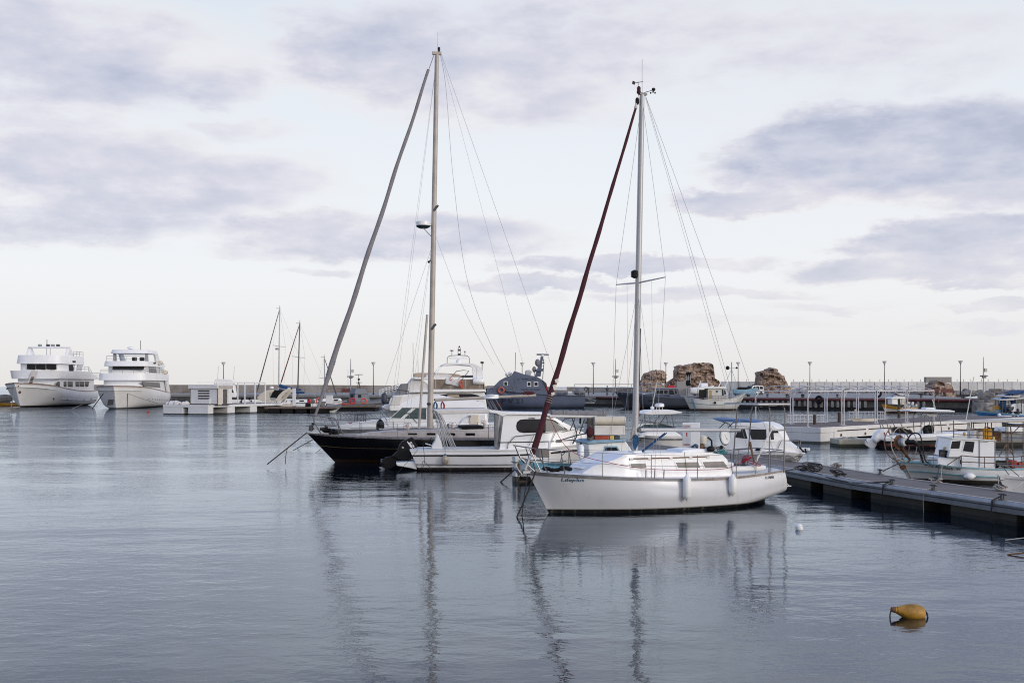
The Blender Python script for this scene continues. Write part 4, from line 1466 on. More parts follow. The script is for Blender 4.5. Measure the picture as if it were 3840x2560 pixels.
MB().house(tr, ky).build('cabin_trunk', M('weathered_trunk', (.56, .52, .5), .6, var=.12, scale=3, streak=.3), rt, bevel=.04)
KP = lambda L: K.ref(1100, 1380).xz(L, -.87)
for pl in ([(1585, 898), (1700, 898), (1700, 914), (1585, 914)], [(1842, 896), (1955, 896), (1955, 918), (1842, 918)], [(2098, 896), (2215, 896), (2232, 908), (2215, 936), (2200, 918), (2098, 918)]):
    window(rt, KP(pl), 0, BLACK, GLASS, .012, yf=lambda x, z: abs(ky(x, z)), d=.012)
for pl in ([(1350, 1264), (1472, 1264), (1472, 1292), (1350, 1292)],):
    window(rt, K.ref(1380, 1280).xz(pl, -.87), 0, BLACK, GLASS, .012, yf=lambda x, z: abs(ky(x, z)), d=.012)
K.ref(0, 0, 1)
for a, b in (((1440, 1613), (1640, 1606)), ((1660, 1606), (1830, 1602))):
    K.tube('grab_rail', K.line([(a[0], a[1], -.75), (b[0], b[1], -.75)]), .02, RUBBER, mirror=True)
# mast
m0, m1 = K.p(1612, 1612, 0), K.p(1639, 205, 0)
mast = MB().tube([m0 - Vector((0, 0, .3)), m0, m0.lerp(m1, .35), m0.lerp(m1, .8), m1], [.135, .135, .125, .105, .085], 14).build('mast', OLDALU, rt)
MB().box((m1.x - .22, -.06, m1.z - .02), (m1.x + .2, .06, m1.z + .12)).build('mast_cap', OLDALU, mast, bevel=.02)
MB().lathe([(.05, 0), (.05, .1), (.055, .1), (.055, .22), (.02, .24)], m1 + Vector((.09, 0, .1)), n=8).build('masthead_lamp', BLACK, mast)
MB().tube([m1 + Vector((.02, 0, .1)), m1 + Vector((.03, 0, 1.0))], .006, 4).build('antenna', PALEWIRE, mast)
for t, dx in ((.59, .16), (.275, .15)):
    p = m0.lerp(m1, t)
    MB().tube([p + Vector((-.02, -.15, -.12)), p + Vector((.17, -.16, .12))], .05, 6).build('mast_fitting', DSTEEL, mast)
rk = K.p(1587, 840, 0)
rdr = MB().lathe([(.22, -.1), (.33, -.08), (.335, .02), (.32, .1), (.1, .12)], rk, n=24).build('radar_scanner', SMOOTHW, rt)
MB().lathe([(.18, -.2), (.3, -.14), (.325, -.09), (.33, -.085), (.32, -.06)], rk, n=24).build('radar_base', M('green_black', (.012, .035, .032), .4), rdr)
K.tube('radar_bracket', [rk + Vector((-.05, -.15, -.16)), m0.lerp(m1, .515) + Vector((-.1, 0, 0))], .018, DSTEEL)
K.tube('radar_arm', [rk + Vector((0, .1, -.15)), K.p(1622, 846, 0)], .018, DSTEEL)
MB().ell(K.p(1608, 982, -.1), .06, 8, 6).tube([K.p(1608, 982, -.1), K.p(1616, 975, 0)], .03, 5).build('steaming_lamp', BLACK, mast)
gm_ = MB().lathe([(.03, 0), (.09, .03), (.1, .1), (.05, .14)], K.p(1608, 1520, -.2), n=10).build('mast_winch', DSTEEL, mast)
# furled headsail, pole, boom
tk, hd = K.p(1181, 1560, 0), K.p(1608, 262, 0)
st = K.p(1166, 1618, 0)
MB().tube([st, tk, hd, m1 - Vector((.15, 0, .05))], .016, 6).build('forestay', WIRE, rt)
pts, rad = [], []
for i in range(41):
    t = i / 40
    pts.append(tk.lerp(hd, t) + Vector((.02 * math.sin(t * 24), .02 * math.cos(t * 29), 0)))
    rad.append((.05 + .085 * min(1, t * 7)) * (1 - .52 * t) * (1 + .05 * math.sin(t * 57)))
gs = MB().tube(pts, rad, 10).build('furled_headsail', GREYSAIL, rt)
MB().lathe([(.03, -.2), (.13, -.18), (.13, -.13), (.06, -.1), (.06, .02), (.1, .05), (.03, .1)], st.lerp(tk, .45), n=12, d=(hd - tk)).build('furling_drum', DSTEEL, rt)
wrp = MB()
for t in (.118, .124, .13, .15, .156):
    wrp.torus(tk.lerp(hd, t), .12, .014, hd - tk, 12, 5)
wrp.build('lashing', ROPEBLUE, gs)
K.tube('spinnaker_pole', K.line([(1571, 1608, -.5), (1585, 1400, -.35), (1602, 1180, -.16)]), .055, OLDALU, n=10)
b0, b1 = K.p(1632, 1499, -.0), K.p(2010, 1482, -.1)
bo = MB().tube([b0, b1], .068, 12).build('boom', OLDALU, rt)
MB().tube([K.p(1628, 1497, 0), b0], .04, 6).build('gooseneck', BLACK, bo)
pk = MB().ell(b1 + Vector((-.35, 0, .1)), (.3, .08, .1), 10, 6).build('boom_bag', MAROON, bo)
for px, mt_, lab in ((1632, ROPEBLUE, 'blue rope hank hanging under the black yacht boom'), (1659, M('red_hank_rope', (.25, .008, .015), .8, var=.3), 'red rope hank hanging under the black yacht boom')):
    q = K.p(px, 1505, -.1)
    hk = MB()
    for k in range(5):
        hk.tube(crom([(0, 0, 0), (.06 + .01 * k, .01 * k, -.18), (.03, .02, -.42), (-.05, -.01 * k, -.3), (-.04 - .006 * k, .02, -.12), (0, 0, 0)], 16), .022, 5)
    o = hk.build('rope_hank', mt_)
    o.location = K.world(q)
    tag(o, lab, 'rope')
# standing rigging
for e in (-1, 1):
    ch = hK.pt(.40, 0, e, -.15)
    ch2 = hK.pt(.45, 0, e, -.15)
    MB().tube([m1 - Vector((0, 0, .2)), Vector((m0.lerp(m1, .5).x, e * 1.1, m0.lerp(m1, .5).z)), ch], .011, 5).build('shroud', PALEWIRE, rt) if False else None
    MB().tube([m0.lerp(m1, .52), ch2], .005, 4).build('lower_shroud', PALEWIRE, rt)
    MB().tube([m1 - Vector((0, 0, .1)), ch], .005, 4).build('shroud', PALEWIRE, rt)
bs_ = hK.pt(.99, 0, -1, -1.2)
MB().tube([m1 + Vector((.18, 0, .05)), K.p(2078, 1400, 0)], .007, 4).build('backstay', PALEWIRE, rt)
MB().tube([m1 + Vector((.18, 0, 0)), K.p(1960, 1360, -.6)], .005, 4).build('running_backstay', PALEWIRE, rt)
MB().tube(crom([tuple(m1 + Vector((.15, 0, 0))), tuple(K.p(1672, 330, 0)), tuple(K.p(1702, 690, 0)), tuple(K.p(1760, 1080, 0)), tuple(K.p(1898, 1400, -.3)), tuple(K.p(2022, 1510, -.4))], 40), .007, 4).build('topping_lift', WIRE, rt)
MB().tube(crom([tuple(m0.lerp(m1, .515) + Vector((.1, 0, 0))), tuple(K.p(1740, 1160, 0)), tuple(K.p(1850, 1365, -.2))], 12), .006, 4).build('halyard', PALEWIRE, rt)
MB().tube([m0.lerp(m1, .5), K.p(1445, 1448, .6)], .006, 4).build('inner_stay', PALEWIRE, rt)
for e, px in ((-1, 1606), (1, 1616)):
    MB().tube([m1 - Vector((.1, 0, .1)), m0 + Vector((-.12 + .0 * e, .05 * e, .2))], .0055, 4).build('halyard', WIRE, rt)
# pulpit
K.ref(1100, 1380)
nz = K.p(70, 632, 0)
pm = MB()
for e in (-1, 1):
    def q_(u, v, y):
        p = K.p(u, v, -abs(y))
        return Vector((p.x, e * abs(y), p.z))
    pm.tube([nz, q_(270, 657, .25), q_(520, 684, .5), q_(575, 700, .55), q_(690, 920, .62)], .018, 6)
    pm.tube([K.p(165, 805, 0), q_(300, 775, .2), q_(640, 805, .6)], .014, 6)
    pm.tube([q_(262, 655, .22), q_(300, 775, .2), q_(380, 905, .3)], .018, 6)
pm.build('pulpit', STEEL, rt)
wl = MB()
for k, (u, v) in enumerate(((400, 840), (440, 865), (480, 860), (520, 885), (560, 875), (600, 895), (450, 830))):
    p = K.p(u, v, -.1 + .08 * (k % 3))
    wl.obox(p, (.22, .2, .12), k, .3 * k).tube([p, p + Vector((.25, 0, .08 * (k % 2) - .05))], .025, 5)
wl.build('anchor_windlass', BLACK, rt, bevel=.01)
an_ = K.p(240, 830, 0)
MB().lathe([(.03, -.12), (.1, -.1), (.1, .0), (.04, .02), (.09, .04), (.09, .1), (.03, .12)], an_, n=10).build('bow_drum', DSTEEL, rt)
for u in (.2, .3, .42, .55, .68):
    for e in (-1, 1):
        p = hK.pt(u, 0, e, -.1)
        MB().tube([p, p + Vector((0, 0, .62))], .014, 5).build('stanchion', STEEL, rt)
for up in (.33, .61):
    for e in (-1, 1):
        MB().tube([hK.pt(u, 0, e, -.1) + Vector((0, 0, up)) for u in (.1, .2, .3, .42, .55, .68, .9)], .006, 4).build('lifeline', PALEWIRE, rt)
VENT = M('cream_vent', (.62, .52, .46), .5)
for u, v in ((550, 1165), (1170, 1160), (1610, 1130)):
    q = K.ref(1380, 1280).p(u, v, -.4)
    vt = MB().tube([q - Vector((0, 0, .25)), q + Vector((0, 0, .0)), q + Vector((-.08, 0, .08))], [.07, .08, .1], 10).build('cowl_vent', VENT, rt)
    MB().tube([q + Vector((-.2, -.1, -.25)), q + Vector((-.18, -.1, .14)), q + Vector((.12, -.1, .14)), q + Vector((.32, -.1, -.25))], .012, 5).build('vent_guard', STEEL, vt)
th = K.xz([(1245, 1170), (1330, 1160), (1560, 1155), (1590, 1165), (1580, 1212), (1500, 1200), (1440, 1215), (1305, 1212), (1290, 1185)], -.7)
MB().prism(th, -.85, .7).build('hatch_cover', MATBLACK, rt, bevel=.03)
bx = K.xz([(1200, 1190), (1285, 1186), (1310, 1225), (1195, 1225)], -.6)
MB().prism(bx, -.7, .5).build('companion_hatch', DECKW, rt, bevel=.02)
MB().lathe([(.06, 0), (.07, .03), (.05, .08), (.065, .17), (.02, .19)], K.p(1105, 1190, -.6), n=10).build('deck_winch', DSTEEL, rt)
q = K.ref(1100, 1380).at(1425, 1600, .5)
q = Fr.at(K, 1426, 1597, 1.9)
fender('fender', K, q, .19, .62, BLACK, 'black fender hanging upright behind the black yacht deck', rope=(0, 0, .75))
MB().tube([K.p(1180, 840, -.9), K.p(1430, 852, -1.0)], .02, 5).build('boat_hook', CANVASW, rt)
rope([wp(1150, 1622, 49.4), wp(1080, 1678, 48.6), wp(1002, 1740, 47.8)], .028, ROPE, 'thick dark mooring rope from the black yacht bow down to the left, nearest')
rope([wp(1172, 1648, 49.6), wp(1100, 1688, 50.6)], .018, ROPE, 'thinner dark mooring rope under the black yacht bow')
rope([wp(1078, 1680, 48.6), wp(1072, 1706, 48.4), wp(1070, 1739, 48.2)], .014, ROPE, 'short rope end hanging from the thick black yacht mooring rope')
rope([wp(1202, 1683, 52), wp(1183, 1699, 53)], .012, ROPE, 'short thin rope entering the water beside the black yacht stem')
# ------------------------------------------------------------------ shared helpers for the other craft
def fpanel(f, pts, x, mat, name, parent=None, t=.04, px=False):
    "flat panel on a cross plane x = const; pts in photo pixels (via f.ref)"
    ps = []
    for u, v in pts:
        q = f.atx(f.r[0] + u * f.r[2], f.r[1] + v * f.r[2], x)
        ps.append((q.y, q.z))
    return MB().loft([[(x - t, y, z) for y, z in ps], [(x + t, y, z) for y, z in ps]]).build(name, mat, parent or f.root)


def patch(parent, hull, poly, mat, name, off=.02, side=-1):
    A = [(x, hull.y(x, z, side, off), z) for x, z in poly]
    B = [(x, hull.y(x, z, side, -.03), z) for x, z in poly]
    return MB().loft([A, B]).build(name, mat, parent)


def rail(pts, h, r, n=None, mid=1):
    "guard rail: posts at pts, bars between"
    mb = MB()
    for k in range(mid + 1):
        mb.tube([Vector(p) + Vector((0, 0, h * (k + 1) / (mid + 1))) for p in pts], r, 4)
    for p in pts:
        mb.tube([p, Vector(p) + Vector((0, 0, h))], r, 4)
    return mb


def ring(a, b, k):
    return [Vector(a).lerp(Vector(b), i / k) for i in range(k + 1)]


def lifebuoy(loc, axis, r, mat, label, hang=False):
    o = MB().torus((0, 0, 0), r, r * .3, axis, 20, 8).build('lifebuoy', mat)
    o.location = loc
    return tag(o, label, 'lifebuoy', 'orange lifebuoys on boats')


# ------------------------------------------------------------------ two white excursion ships, far left
def shiphull(f, sheer, keel, mat, pb=PV, pm=PR):
    h = Hull(sheer, keel, pb, pm, 0, n=34, m=12, blend=.5)
    h.mesh().build('hull', mat, f.root, sharp=50)
    h.deck(.7, .1, .1).build('deck', DECKW, f.root)
    h.strip(-.01, .045, .06).build('rub_rail', M('ship_rail', (.3, .2, .16), .6, var=.3), f.root)
    return h


A = Fr('excursion_ship', 'white three-deck excursion ship with an open arch on top, far left', 'ship', 78, 184, 92)
rt = A.root
hm = M('ship_hull_stained', (.73, .735, .75), .45, var=.05, scale=.5, streak=.4, streak_c=(.45, .36, .22), bands=((.32, (.02, .02, .022)),))
hA = shiphull(A, [(-2.6, 0, 4.05), (.5, 2.5, 3.9), (4, 3.9, 3.6), (9, 4.3, 3.1), (15, 4.3, 2.75), (21, 4.1, 2.65), (27, 3.6, 2.8)],
              [(.2, -.5), (2.2, -.6), (6, -.6), (11, -.6), (16, -.6), (21.5, -.6), (26.5, -.4)], hm)
hA.strip(.5, .53, .1, .42, .95).build('side_fender_rail', SHIPW, rt)
MB().plan(rounded(6.5, 25, 3.5, 1.2), 2.3, 4.75).build('main_deckhouse', SHIPW, rt)
MB().plan(rounded(5.0, 27, 3.95, 1.3), 4.7, 4.82).build('boat_deck', DECKW, rt)
bw_ = MB().plan(rounded(5.0, 22, 4.0, 1.3), 4.82, 6.05, rounded(4.7, 22, 4.1, 1.3)).build('boat_deck_bulwark', SHIPW, rt)
MB().loft([[(21.5, s * 4.0, 4.8), (21.5, s * 4.0, 6.05), (21.5, s * 3.8, 6.05), (21.5, s * 3.8, 4.8)] for s in (-1,)] + [[(26.5, -3.9, 4.8), (26.5, -3.9, 5.1), (26.5, -3.7, 5.1), (26.5, -3.7, 4.8)]]).build('side_wing', SHIPW, rt)
MB().plan(rounded(7.6, 15.5, 3.35, .9), 6.0, 7.3).build('wheelhouse', SHIPW, rt)
MB().plan(rounded(6.6, 19, 3.75, 1.2), 7.25, 8.7, rounded(6.9, 19, 3.6, 1.2)).build('sun_deck', SHIPW, rt)
for s in (-1, 1):
    MB().prism([(15.5, 6), (16.3, 7.3), (19, 7.3), (18.2, 6.6), (18.2, 6)], s * 3.5 - .1, s * 3.5 + .1).build('deck_support', SHIPW, rt)
# top arch across the ship
am_ = MB()
for s in (-1, 1):
    am_.prism([(11.2, 8.65), (12.0, 10.0), (13.0, 10.0), (14.4, 8.65)], s * 3.3 - .25, s * 3.3 + .25)
am_.box((11.8, -3.4, 10.0), (13.1, 3.4, 10.3))
am_.build('mast_arch', SHIPW, rt, bevel=.08)
for y in (1.6, .2, -.6, -1.5):
    MB().box((12.1, y - .25, 10.3), (12.7, y + .25, 10.7)).build('searchlight', DSTEEL if y in (.2, -1.5) else PIPE, rt, bevel=.05)
MB().tube([(12.4, .4, 10.3), (12.4, .4, 11.5)], .06, 5).build('aerial', DSTEEL, rt)
for y in (.3, -.3):
    MB().tube([(12, y, 8.7), (12, y, 10)], .05, 5).build('arch_post', PIPE, rt)
A.ref(0, 1240)
for k, (a, b) in enumerate(((372, 487), (497, 627), (640, 778))):
    fpanel(A, [(a, 460), (b, 462), (b, 535), (a, 528)], 7.5, GLASS, 'wheelhouse_window')
for k, (a, b) in enumerate(((1040, 1085), (1095, 1160), (1172, 1228))):
    pl = A.xz([(a, 698), (b, 698), (b - (14 if k == 2 else 0), 770), (a, 768)], -3.5)
    MB().prism(pl, -3.54, -3.48).build('cabin_window', GLASS, rt)
for a, b, c in ((762, 822, 30), (876, 915, 0), (932, 1000, 0)):
    pl = A.xz([(a + c, 700), (b, 700), (b, 772), (a, 770)], -3.5)
    MB().prism(pl, -3.54, -3.48).build('cabin_window', GLASS, rt)
pl = A.xz([(945, 470), (1000, 468), (1015, 520), (1010, 556), (950, 556)], -3.35)
MB().prism(pl, -3.4, -3.3).build('side_opening', BLACK, rt)
pl = A.xz([(1003, 412), (1040, 412), (1040, 436), (1003, 436)], -3.75)
MB().prism(pl, -3.8, -3.7).build('side_light_box', BLACK, rt)
for u, v in ((812, 930), (928, 940), (1050, 945), (1152, 945), (1352, 940), (1262, 938)):
    q = A.p(u, v, -4.2)
    y = hA.y(q.x, q.z, -1, .03)
    MB().lathe([(.02, 0), (.24, .01), (.26, .05)], (q.x, y, q.z), d=(0, 1, 0), n=10).build('porthole', BLACK, rt)
fpanel(A, [(440, 550), (520, 555), (450, 725), (380, 720)], 4.6, M('ramp_paint', (.55, .5, .47), .5), 'foredeck_stair')
for k in range(5):
    fpanel(A, [(432 - 7 * k, 635 + 19 * k), (474 - 7 * k, 637 + 19 * k), (470 - 7 * k, 648 + 19 * k), (428 - 7 * k, 646 + 19 * k)], 4.5, BLACK, 'stair_tread')
rail([(x, -3.85, 5.0 if x > 22 else 6.05) for x in (15, 17, 19, 21, 23, 25, 27)], .9, .035).build('guard_rail', PIPE, rt)
rail([(x, -3.6, 8.7) for x in (14, 15.5, 17, 18.8)], .8, .035).build('guard_rail', PIPE, rt)
rail([(x, -4.0 + .1, 2.8) for x in (24, 25.5, 27)], .9, .03).build('guard_rail', PIPE, rt)
MB().tube([(-1.9, -.3, 3.6), (-1.2, -.2, 2.9), (-.9, -.2, 2.5)], .12, 6).ell((-1.1, -.2, 2.55), (.35, .3, .3), 8, 6).build('anchor', RUST, rt)
MB().box((-2.1, -1.0, 3.95), (-.6, 1.0, 4.1)).build('bow_fairlead', SHIPW, rt, bevel=.03)

B_ = Fr('passenger_yacht', 'white passenger yacht with wide black bridge window, moored right of the arch-topped ship', 'ship', 435, 174, 97)
rt = B_.root
hmB = M('ship_hull_cream', (.73, .725, .72), .45, var=.05, scale=.5, streak=.4, streak_c=(.48, .42, .34), bands=((.16, (.03, .03, .03)),))
PVs = [(1, 0), (.84, .3), (.66, .6), (.48, .85), (.05, 1)]
hB = shiphull(B_, [(-1.6, 0, 3.55), (1, 2.6, 3.5), (4, 3.7, 3.35), (9, 4.0, 3.1), (15, 4.0, 2.8), (21, 3.9, 2.5), (27, 3.4, 2.4)],
              [(.1, -.5), (2.2, -.6), (6, -.6), (11, -.6), (16, -.6), (21.5, -.6), (26.5, -.4)], hmB, PVs)
MB().plan(rounded(4.5, 24, 3.1, 1.2), 2.4, 4.5).build('main_deckhouse', SHIPW, rt)
MB().plan(rounded(3.6, 25, 3.6, 1.1), 4.4, 5.5, rounded(3.8, 25, 3.5, 1.1)).build('bridge_deck', SHIPW, rt)
MB().plan(rounded(7.5, 20, 3.0, 1.0), 5.4, 6.75).build('bridge', SHIPW, rt)
MB().plan(rounded(6.3, 22, 3.4, .9), 6.65, 7.45, rounded(6.6, 22, 3.3, .9)).build('sun_deck', SHIPW, rt)
MB().plan(rounded(9, 18, 3.0, 1.0), 8.75, 9.35, rounded(9.3, 18, 2.8, 1.0)).build('hardtop', SHIPW, rt, bevel=.06)
for s in (-1, 1):
    MB().prism([(17.0, 7.4), (15.5, 8.8), (18, 8.8), (20.5, 7.4)], s * 2.8 - .15, s * 2.8 + .15).build('hardtop_leg', SHIPW, rt)
    MB().prism([(10, 7.4), (10.2, 8.8), (11.2, 8.8), (11.6, 7.4)], s * 2.5 - .15, s * 2.5 + .15).build('hardtop_leg', PIPE, rt)
    MB().prism([(20, 5.4), (19.2, 6.7), (20.5, 6.7), (24, 5.4)], s * 3.3 - .12, s * 3.3 + .12).build('deck_support', SHIPW, rt)
    MB().prism([(24, 2.4), (22.5, 4.5), (24.5, 4.5), (26.6, 2.4)], s * 3.4 - .12, s * 3.4 + .12).build('deck_support', SHIPW, rt)
B_.ref(0, 1240)
fpanel(B_, [(1555, 477), (1990, 480), (1978, 542), (1548, 536)], 7.4, GLASS, 'bridge_window')
for pts in ([(2050, 492), (2100, 492), (2105, 575), (2055, 575)], [(2100, 500), (2145, 505), (2150, 578), (2108, 576)]):
    MB().prism(B_.xz(pts, -3.02), -3.06, -2.98).build('bridge_side_window', PANE, rt)
MB().prism(B_.xz([(1960, 700), (2195, 715), (2208, 785), (1985, 765)], -3.12), -3.16, -3.08).build('saloon_window', MIRROR, rt)
MB().prism(B_.xz([(2120, 432), (2146, 432), (2146, 454), (2120, 454)], -3.4), -3.45, -3.38).build('side_light_box', BLACK, rt)
for pts in ([(1640, 945), (1708, 945), (1700, 1022), (1625, 1025)],):
    patch(rt, hB, B_.xz(pts, -1.5), BLACK, 'anchor_pocket')
    patch(rt, hB, B_.xz(pts, -1.5), BLACK, 'anchor_pocket', side=1)
for k in range(9):
    q = B_.p(2062 + 30 * k, 938 + 2 * k, -3.8)
    MB().lathe([(.02, 0), (.12, .01), (.13, .04)], (q.x, hB.y(q.x, q.z, -1, .03), q.z), d=(0, 1, 0), n=8).build('porthole', BLACK, rt)
rail([(7.2, y, 7.45) for y in (-3, -1.5, 0, 1.5, 3)], .8, .03).build('guard_rail', PIPE, rt)
rail([(4.6, y, 5.5) for y in (-3.3, -1.7, 0, 1.7, 3.3)] , .55, .03).build('guard_rail', PIPE, rt)
rail([(x, -3.45, 5.5) for x in (5, 8, 11, 14, 17, 20, 23)], .7, .03).build('guard_rail', PIPE, rt)
MB().lathe([(.3, 0), (.5, .12), (.5, .3), (.2, .42)], (12, .3, 9.5), n=12).build('radar_dome', SMOOTHW, rt)
MB().tube([(12, .3, 9.3), (12, .3, 9.6)], .1, 5).build('radar_post', PIPE, rt)
MB().tube([(13, -1.1, 9.3), (13, -1.1, 11)], .05, 5).build('aerial', DSTEEL, rt)
MB().box((12, -.6, 7.6), (12.8, .1, 8.2)).box((12, -1.8, 7.6), (12.8, -1.1, 8.2)).build('helm_seat', BLACK, rt, bevel=.1)
for x in (16.5, 21.5):
    o = MB().lathe([(.3, -.5), (.36, -.45), (.36, .45), (.3, .5)], (x, -3.6, 5.9 if x > 20 else 7.4), axis='x', n=10).build('liferaft_canister', CREAM, rt)
rope([wp(1425 * .2721, 1240 + 862 * .2721, 172), wp(1265 * .2721, 1240 + 1080 * .2721, 176)], .07, ROPE, 'dark mooring rope from the passenger yacht bow into the water on its left')
rope([wp(1757 * .2721, 1240 + 865 * .2721, 170.5), wp(1752 * .2721, 1240 + 1090 * .2721, 169)], .06, ROPE, 'dark anchor rope hanging straight down from the passenger yacht bow')
rope([wp(170 * .2721, 1240 + 760 * .2721, 180), wp(205 * .2721, 1240 + 800 * .2721, 180), wp(150 * .2721, 1240 + 1060 * .2721, 180)], .06, PIPE, 'pale anchor chain hanging from the bow of the arch-topped ship')
rope([wp(1260 * .2721, 1240 + 955 * .2721, 190), wp(990 * .2721, 1240 + 1075 * .2721, 168)], .03, ROPEW, 'thin pale rope slanting from the arch-topped ship side to the water')
rope([wp(1760 * .2721, 1240 + 865 * .2721, 171), wp(1980 * .2721, 1240 + 940 * .2721, 160), wp(2180 * .2721, 1240 + 1000 * .2721, 150)], .025, ROPE, 'thin rope from the passenger yacht bow across to the white floating platform')


def openboat(name, label, cat, px, Y, a, L, b, fb, hmat, gmat, bow=0, rise=.35, group=None, deckmat=None, transom=.75, drop=.25, tip=.6):
    f = Fr(name, label, cat, px, Y, a, group)
    sh = [(-tip, 0, fb + rise), (L * .12, b * .55, fb + rise * .6), (L * .3, b * .92, fb + rise * .2), (L * .5, b, fb), (L * .7, b * .97, fb), (L * .87, b * .88, fb + rise * .1), (L, b * transom, fb + rise * .25)]
    kx = [(.05, -.2), (L * .15, -.25), (L * .32, -.3), (L * .5, -.3), (L * .7, -.3), (L * .86, -.25), (L * .97, -.15)]
    if bow:
        sh, kx = [(L - x, b_, z) for x, b_, z in reversed(sh)], [(L - x, z) for x, z in reversed(kx)]
    h = Hull(sh, kx, PV, PR, bow, n=24, m=10)
    h.mesh().build('hull', hmat, f.root, sharp=50)
    h.deck(drop, .03, .02).build('deck', deckmat or DECKW, f.root)
    h.strip(-.01, .1, .03).build('gunwale', gmat, f.root)
    f.h = h
    return f


OCHRE = M('ochre_paint', (.5, .25, .03), .5, var=.15)
o1 = openboat('small_boat', 'small boat with an ochre side band at the far left edge, behind the ship bow', 'boat', -30, 200, 5, 7, 1.2, .6, OCHRE, NAVYD, rise=.2)
MB().ell((2.2, 0, 1.3), (1.6, .8, .75), 10, 6).build('cover', M('camouflage_tarp', (.22, .2, .18), .9, var=.5, scale=4), o1.root)

# ------------------------------------------------------------------ white floating platform with a kiosk (left)
Pf = Fr('floating_platform', 'white concrete floating platform on blocks with a frame of posts, left of the masts', 'platform', 780, 138, 69.5)
rt = Pf.root
PW = M('platform_white', (.72, .72, .73), .6, var=.05, scale=.7, streak=.25, streak_c=(.5, .46, .42), bands=((.12, (.05, .05, .045)),))
dz, LX, WY = 1.17, 17, 6.6
Pf.ref(560, 1240)
MB().box((0, 0, .86), (LX, WY, dz)).build('deck_slab', PW, rt, bevel=.02)
MB().box((.2, .15, dz), (LX - .2, WY - .2, dz + .012)).build('deck_boards', DECKBROWN, rt)
xs = [Pf.p(u, 1100, 0).x for u in (785, 862, 1080, 1160, 1395, 1466)]
for i in (0, 2, 4):
    for y0, y1 in ((0.03, 2.9), (3.7, WY - .03)):
        MB().box((max(.03, xs[i]), y0, -.5), (xs[i + 1] + .35, y1, .86)).build('float_block', PW, rt, bevel=.02)
hy0, hy1 = Pf.atx(817, 1500, 1.2).y, Pf.atx(713, 1500, 1.2).y
hx1 = Pf.at(872, 1500, hy0).x
hz = Pf.zp(1444, 1.2, hy0)
kio = tag(empty('kiosk', rt.location + Pf.ex * 1.2 + Pf.ey * hy0 + Vector((0, 0, dz + .012)), rt.rotation_euler.z), 'white kiosk with horizontal louvres standing on the white floating platform', 'kiosk')
w_, d_, h_ = hx1 - 1.2, hy1 - hy0, hz - dz
MB().box((0, .05, 0), (w_ * .98, d_, h_ - .42)).build('wall', PW, kio)
MB().box((-.18, -.06, h_ - .42), (w_ + .05, d_ + .18, h_)).build('fascia', PW, kio, bevel=.02)
STR = M('tan_stripe', (.3, .23, .19), .6)
for k in range(3):
    MB().box((.05, -.09, h_ - .36 + .12 * k), (w_, -.05, h_ - .31 + .12 * k)).build('fascia_stripe', STR, kio)
ly = [(Pf.atx(560 + u * .2721, 1500, 1.2).y - hy0) for u in (675, 828)]
for k in range(4):
    z = Pf.zp(1240 + (828 + 35 * k) * .2721, 1.2, hy0) - dz
    MB().box((-.05, ly[1], z - .07), (.02, ly[0], z + .07)).build('louvre', GLASS, kio)
MB().box((-.04, .0, 0), (0, .06, h_ - .42)).box((-.04, d_ - .06, 0), (0, d_, h_ - .42)).build('corner_trim', DSTEEL, kio)
MB().box((w_ * .36, .02, 0.02), (w_ * .65, .06, h_ - .5)).build('door', MIRROR, kio)
for x in (.05, w_ * .7):
    MB().box((x, -.02, 0), (x + w_ * .25, .055, h_ - .42)).build('wall_panel', CREAM if x < 1 else PW, kio)
for k, u in enumerate((1315, 1455, 1597)):
    for y in (.25, 4.5):
        q = Pf.p(u, 1000, .25)
        MB().box((q.x - .06, y - .06, dz), (q.x + .06, y + .06, dz + 2.75)).build('frame_post', SMOOTHW, rt)
qe = Pf.p(1597, 760, .25)
MB().box((hx1, .2, dz + 2.7), (qe.x + .06, .3, dz + 2.82)).box((hx1, 4.45, dz + 2.7), (qe.x + .06, 4.55, dz + 2.82)).box((qe.x - .05, .2, dz + 2.66), (qe.x + .05, 4.5, dz + 2.8)).build('frame_beam', SMOOTHW, rt)
q = Pf.atx(560 + 832 * .2721, 1510, .3)
o = MB().box((-.12, -.12, 0), (.12, .12, .72)).build('service_post', PW, bevel=.03)
o.location = Pf.world((.35, q.y, dz + .012))
tag(o, 'short white service post at the front corner of the white floating platform', 'post')
cv = []
cf = MB()
for i in range(11):
    t = i / 10
    y = WY - .3 - t * 2.6
    r = .28 + .1 * math.sin(t * 7) + .12 * (t > .3) * (t < .7)
    cf.ell((.7 + .1 * math.sin(i * 2), y, dz + .12), (.5, .3, r), 8, 5)
o = cf.build('tarpaulin', CANVASW)
o.location, o.rotation_euler = rt.location, rt.rotation_euler
tag(o, 'white tarpaulin heaped on the left edge of the white floating platform', 'tarpaulin')
dg = openboat('dinghy', 'small cream dinghy behind the left edge of the white floating platform', 'dinghy', 655, 150, 5, 1.9, .55, 1.1, CREAM, SMOOTHW, bow=1, rise=.25, drop=.15)
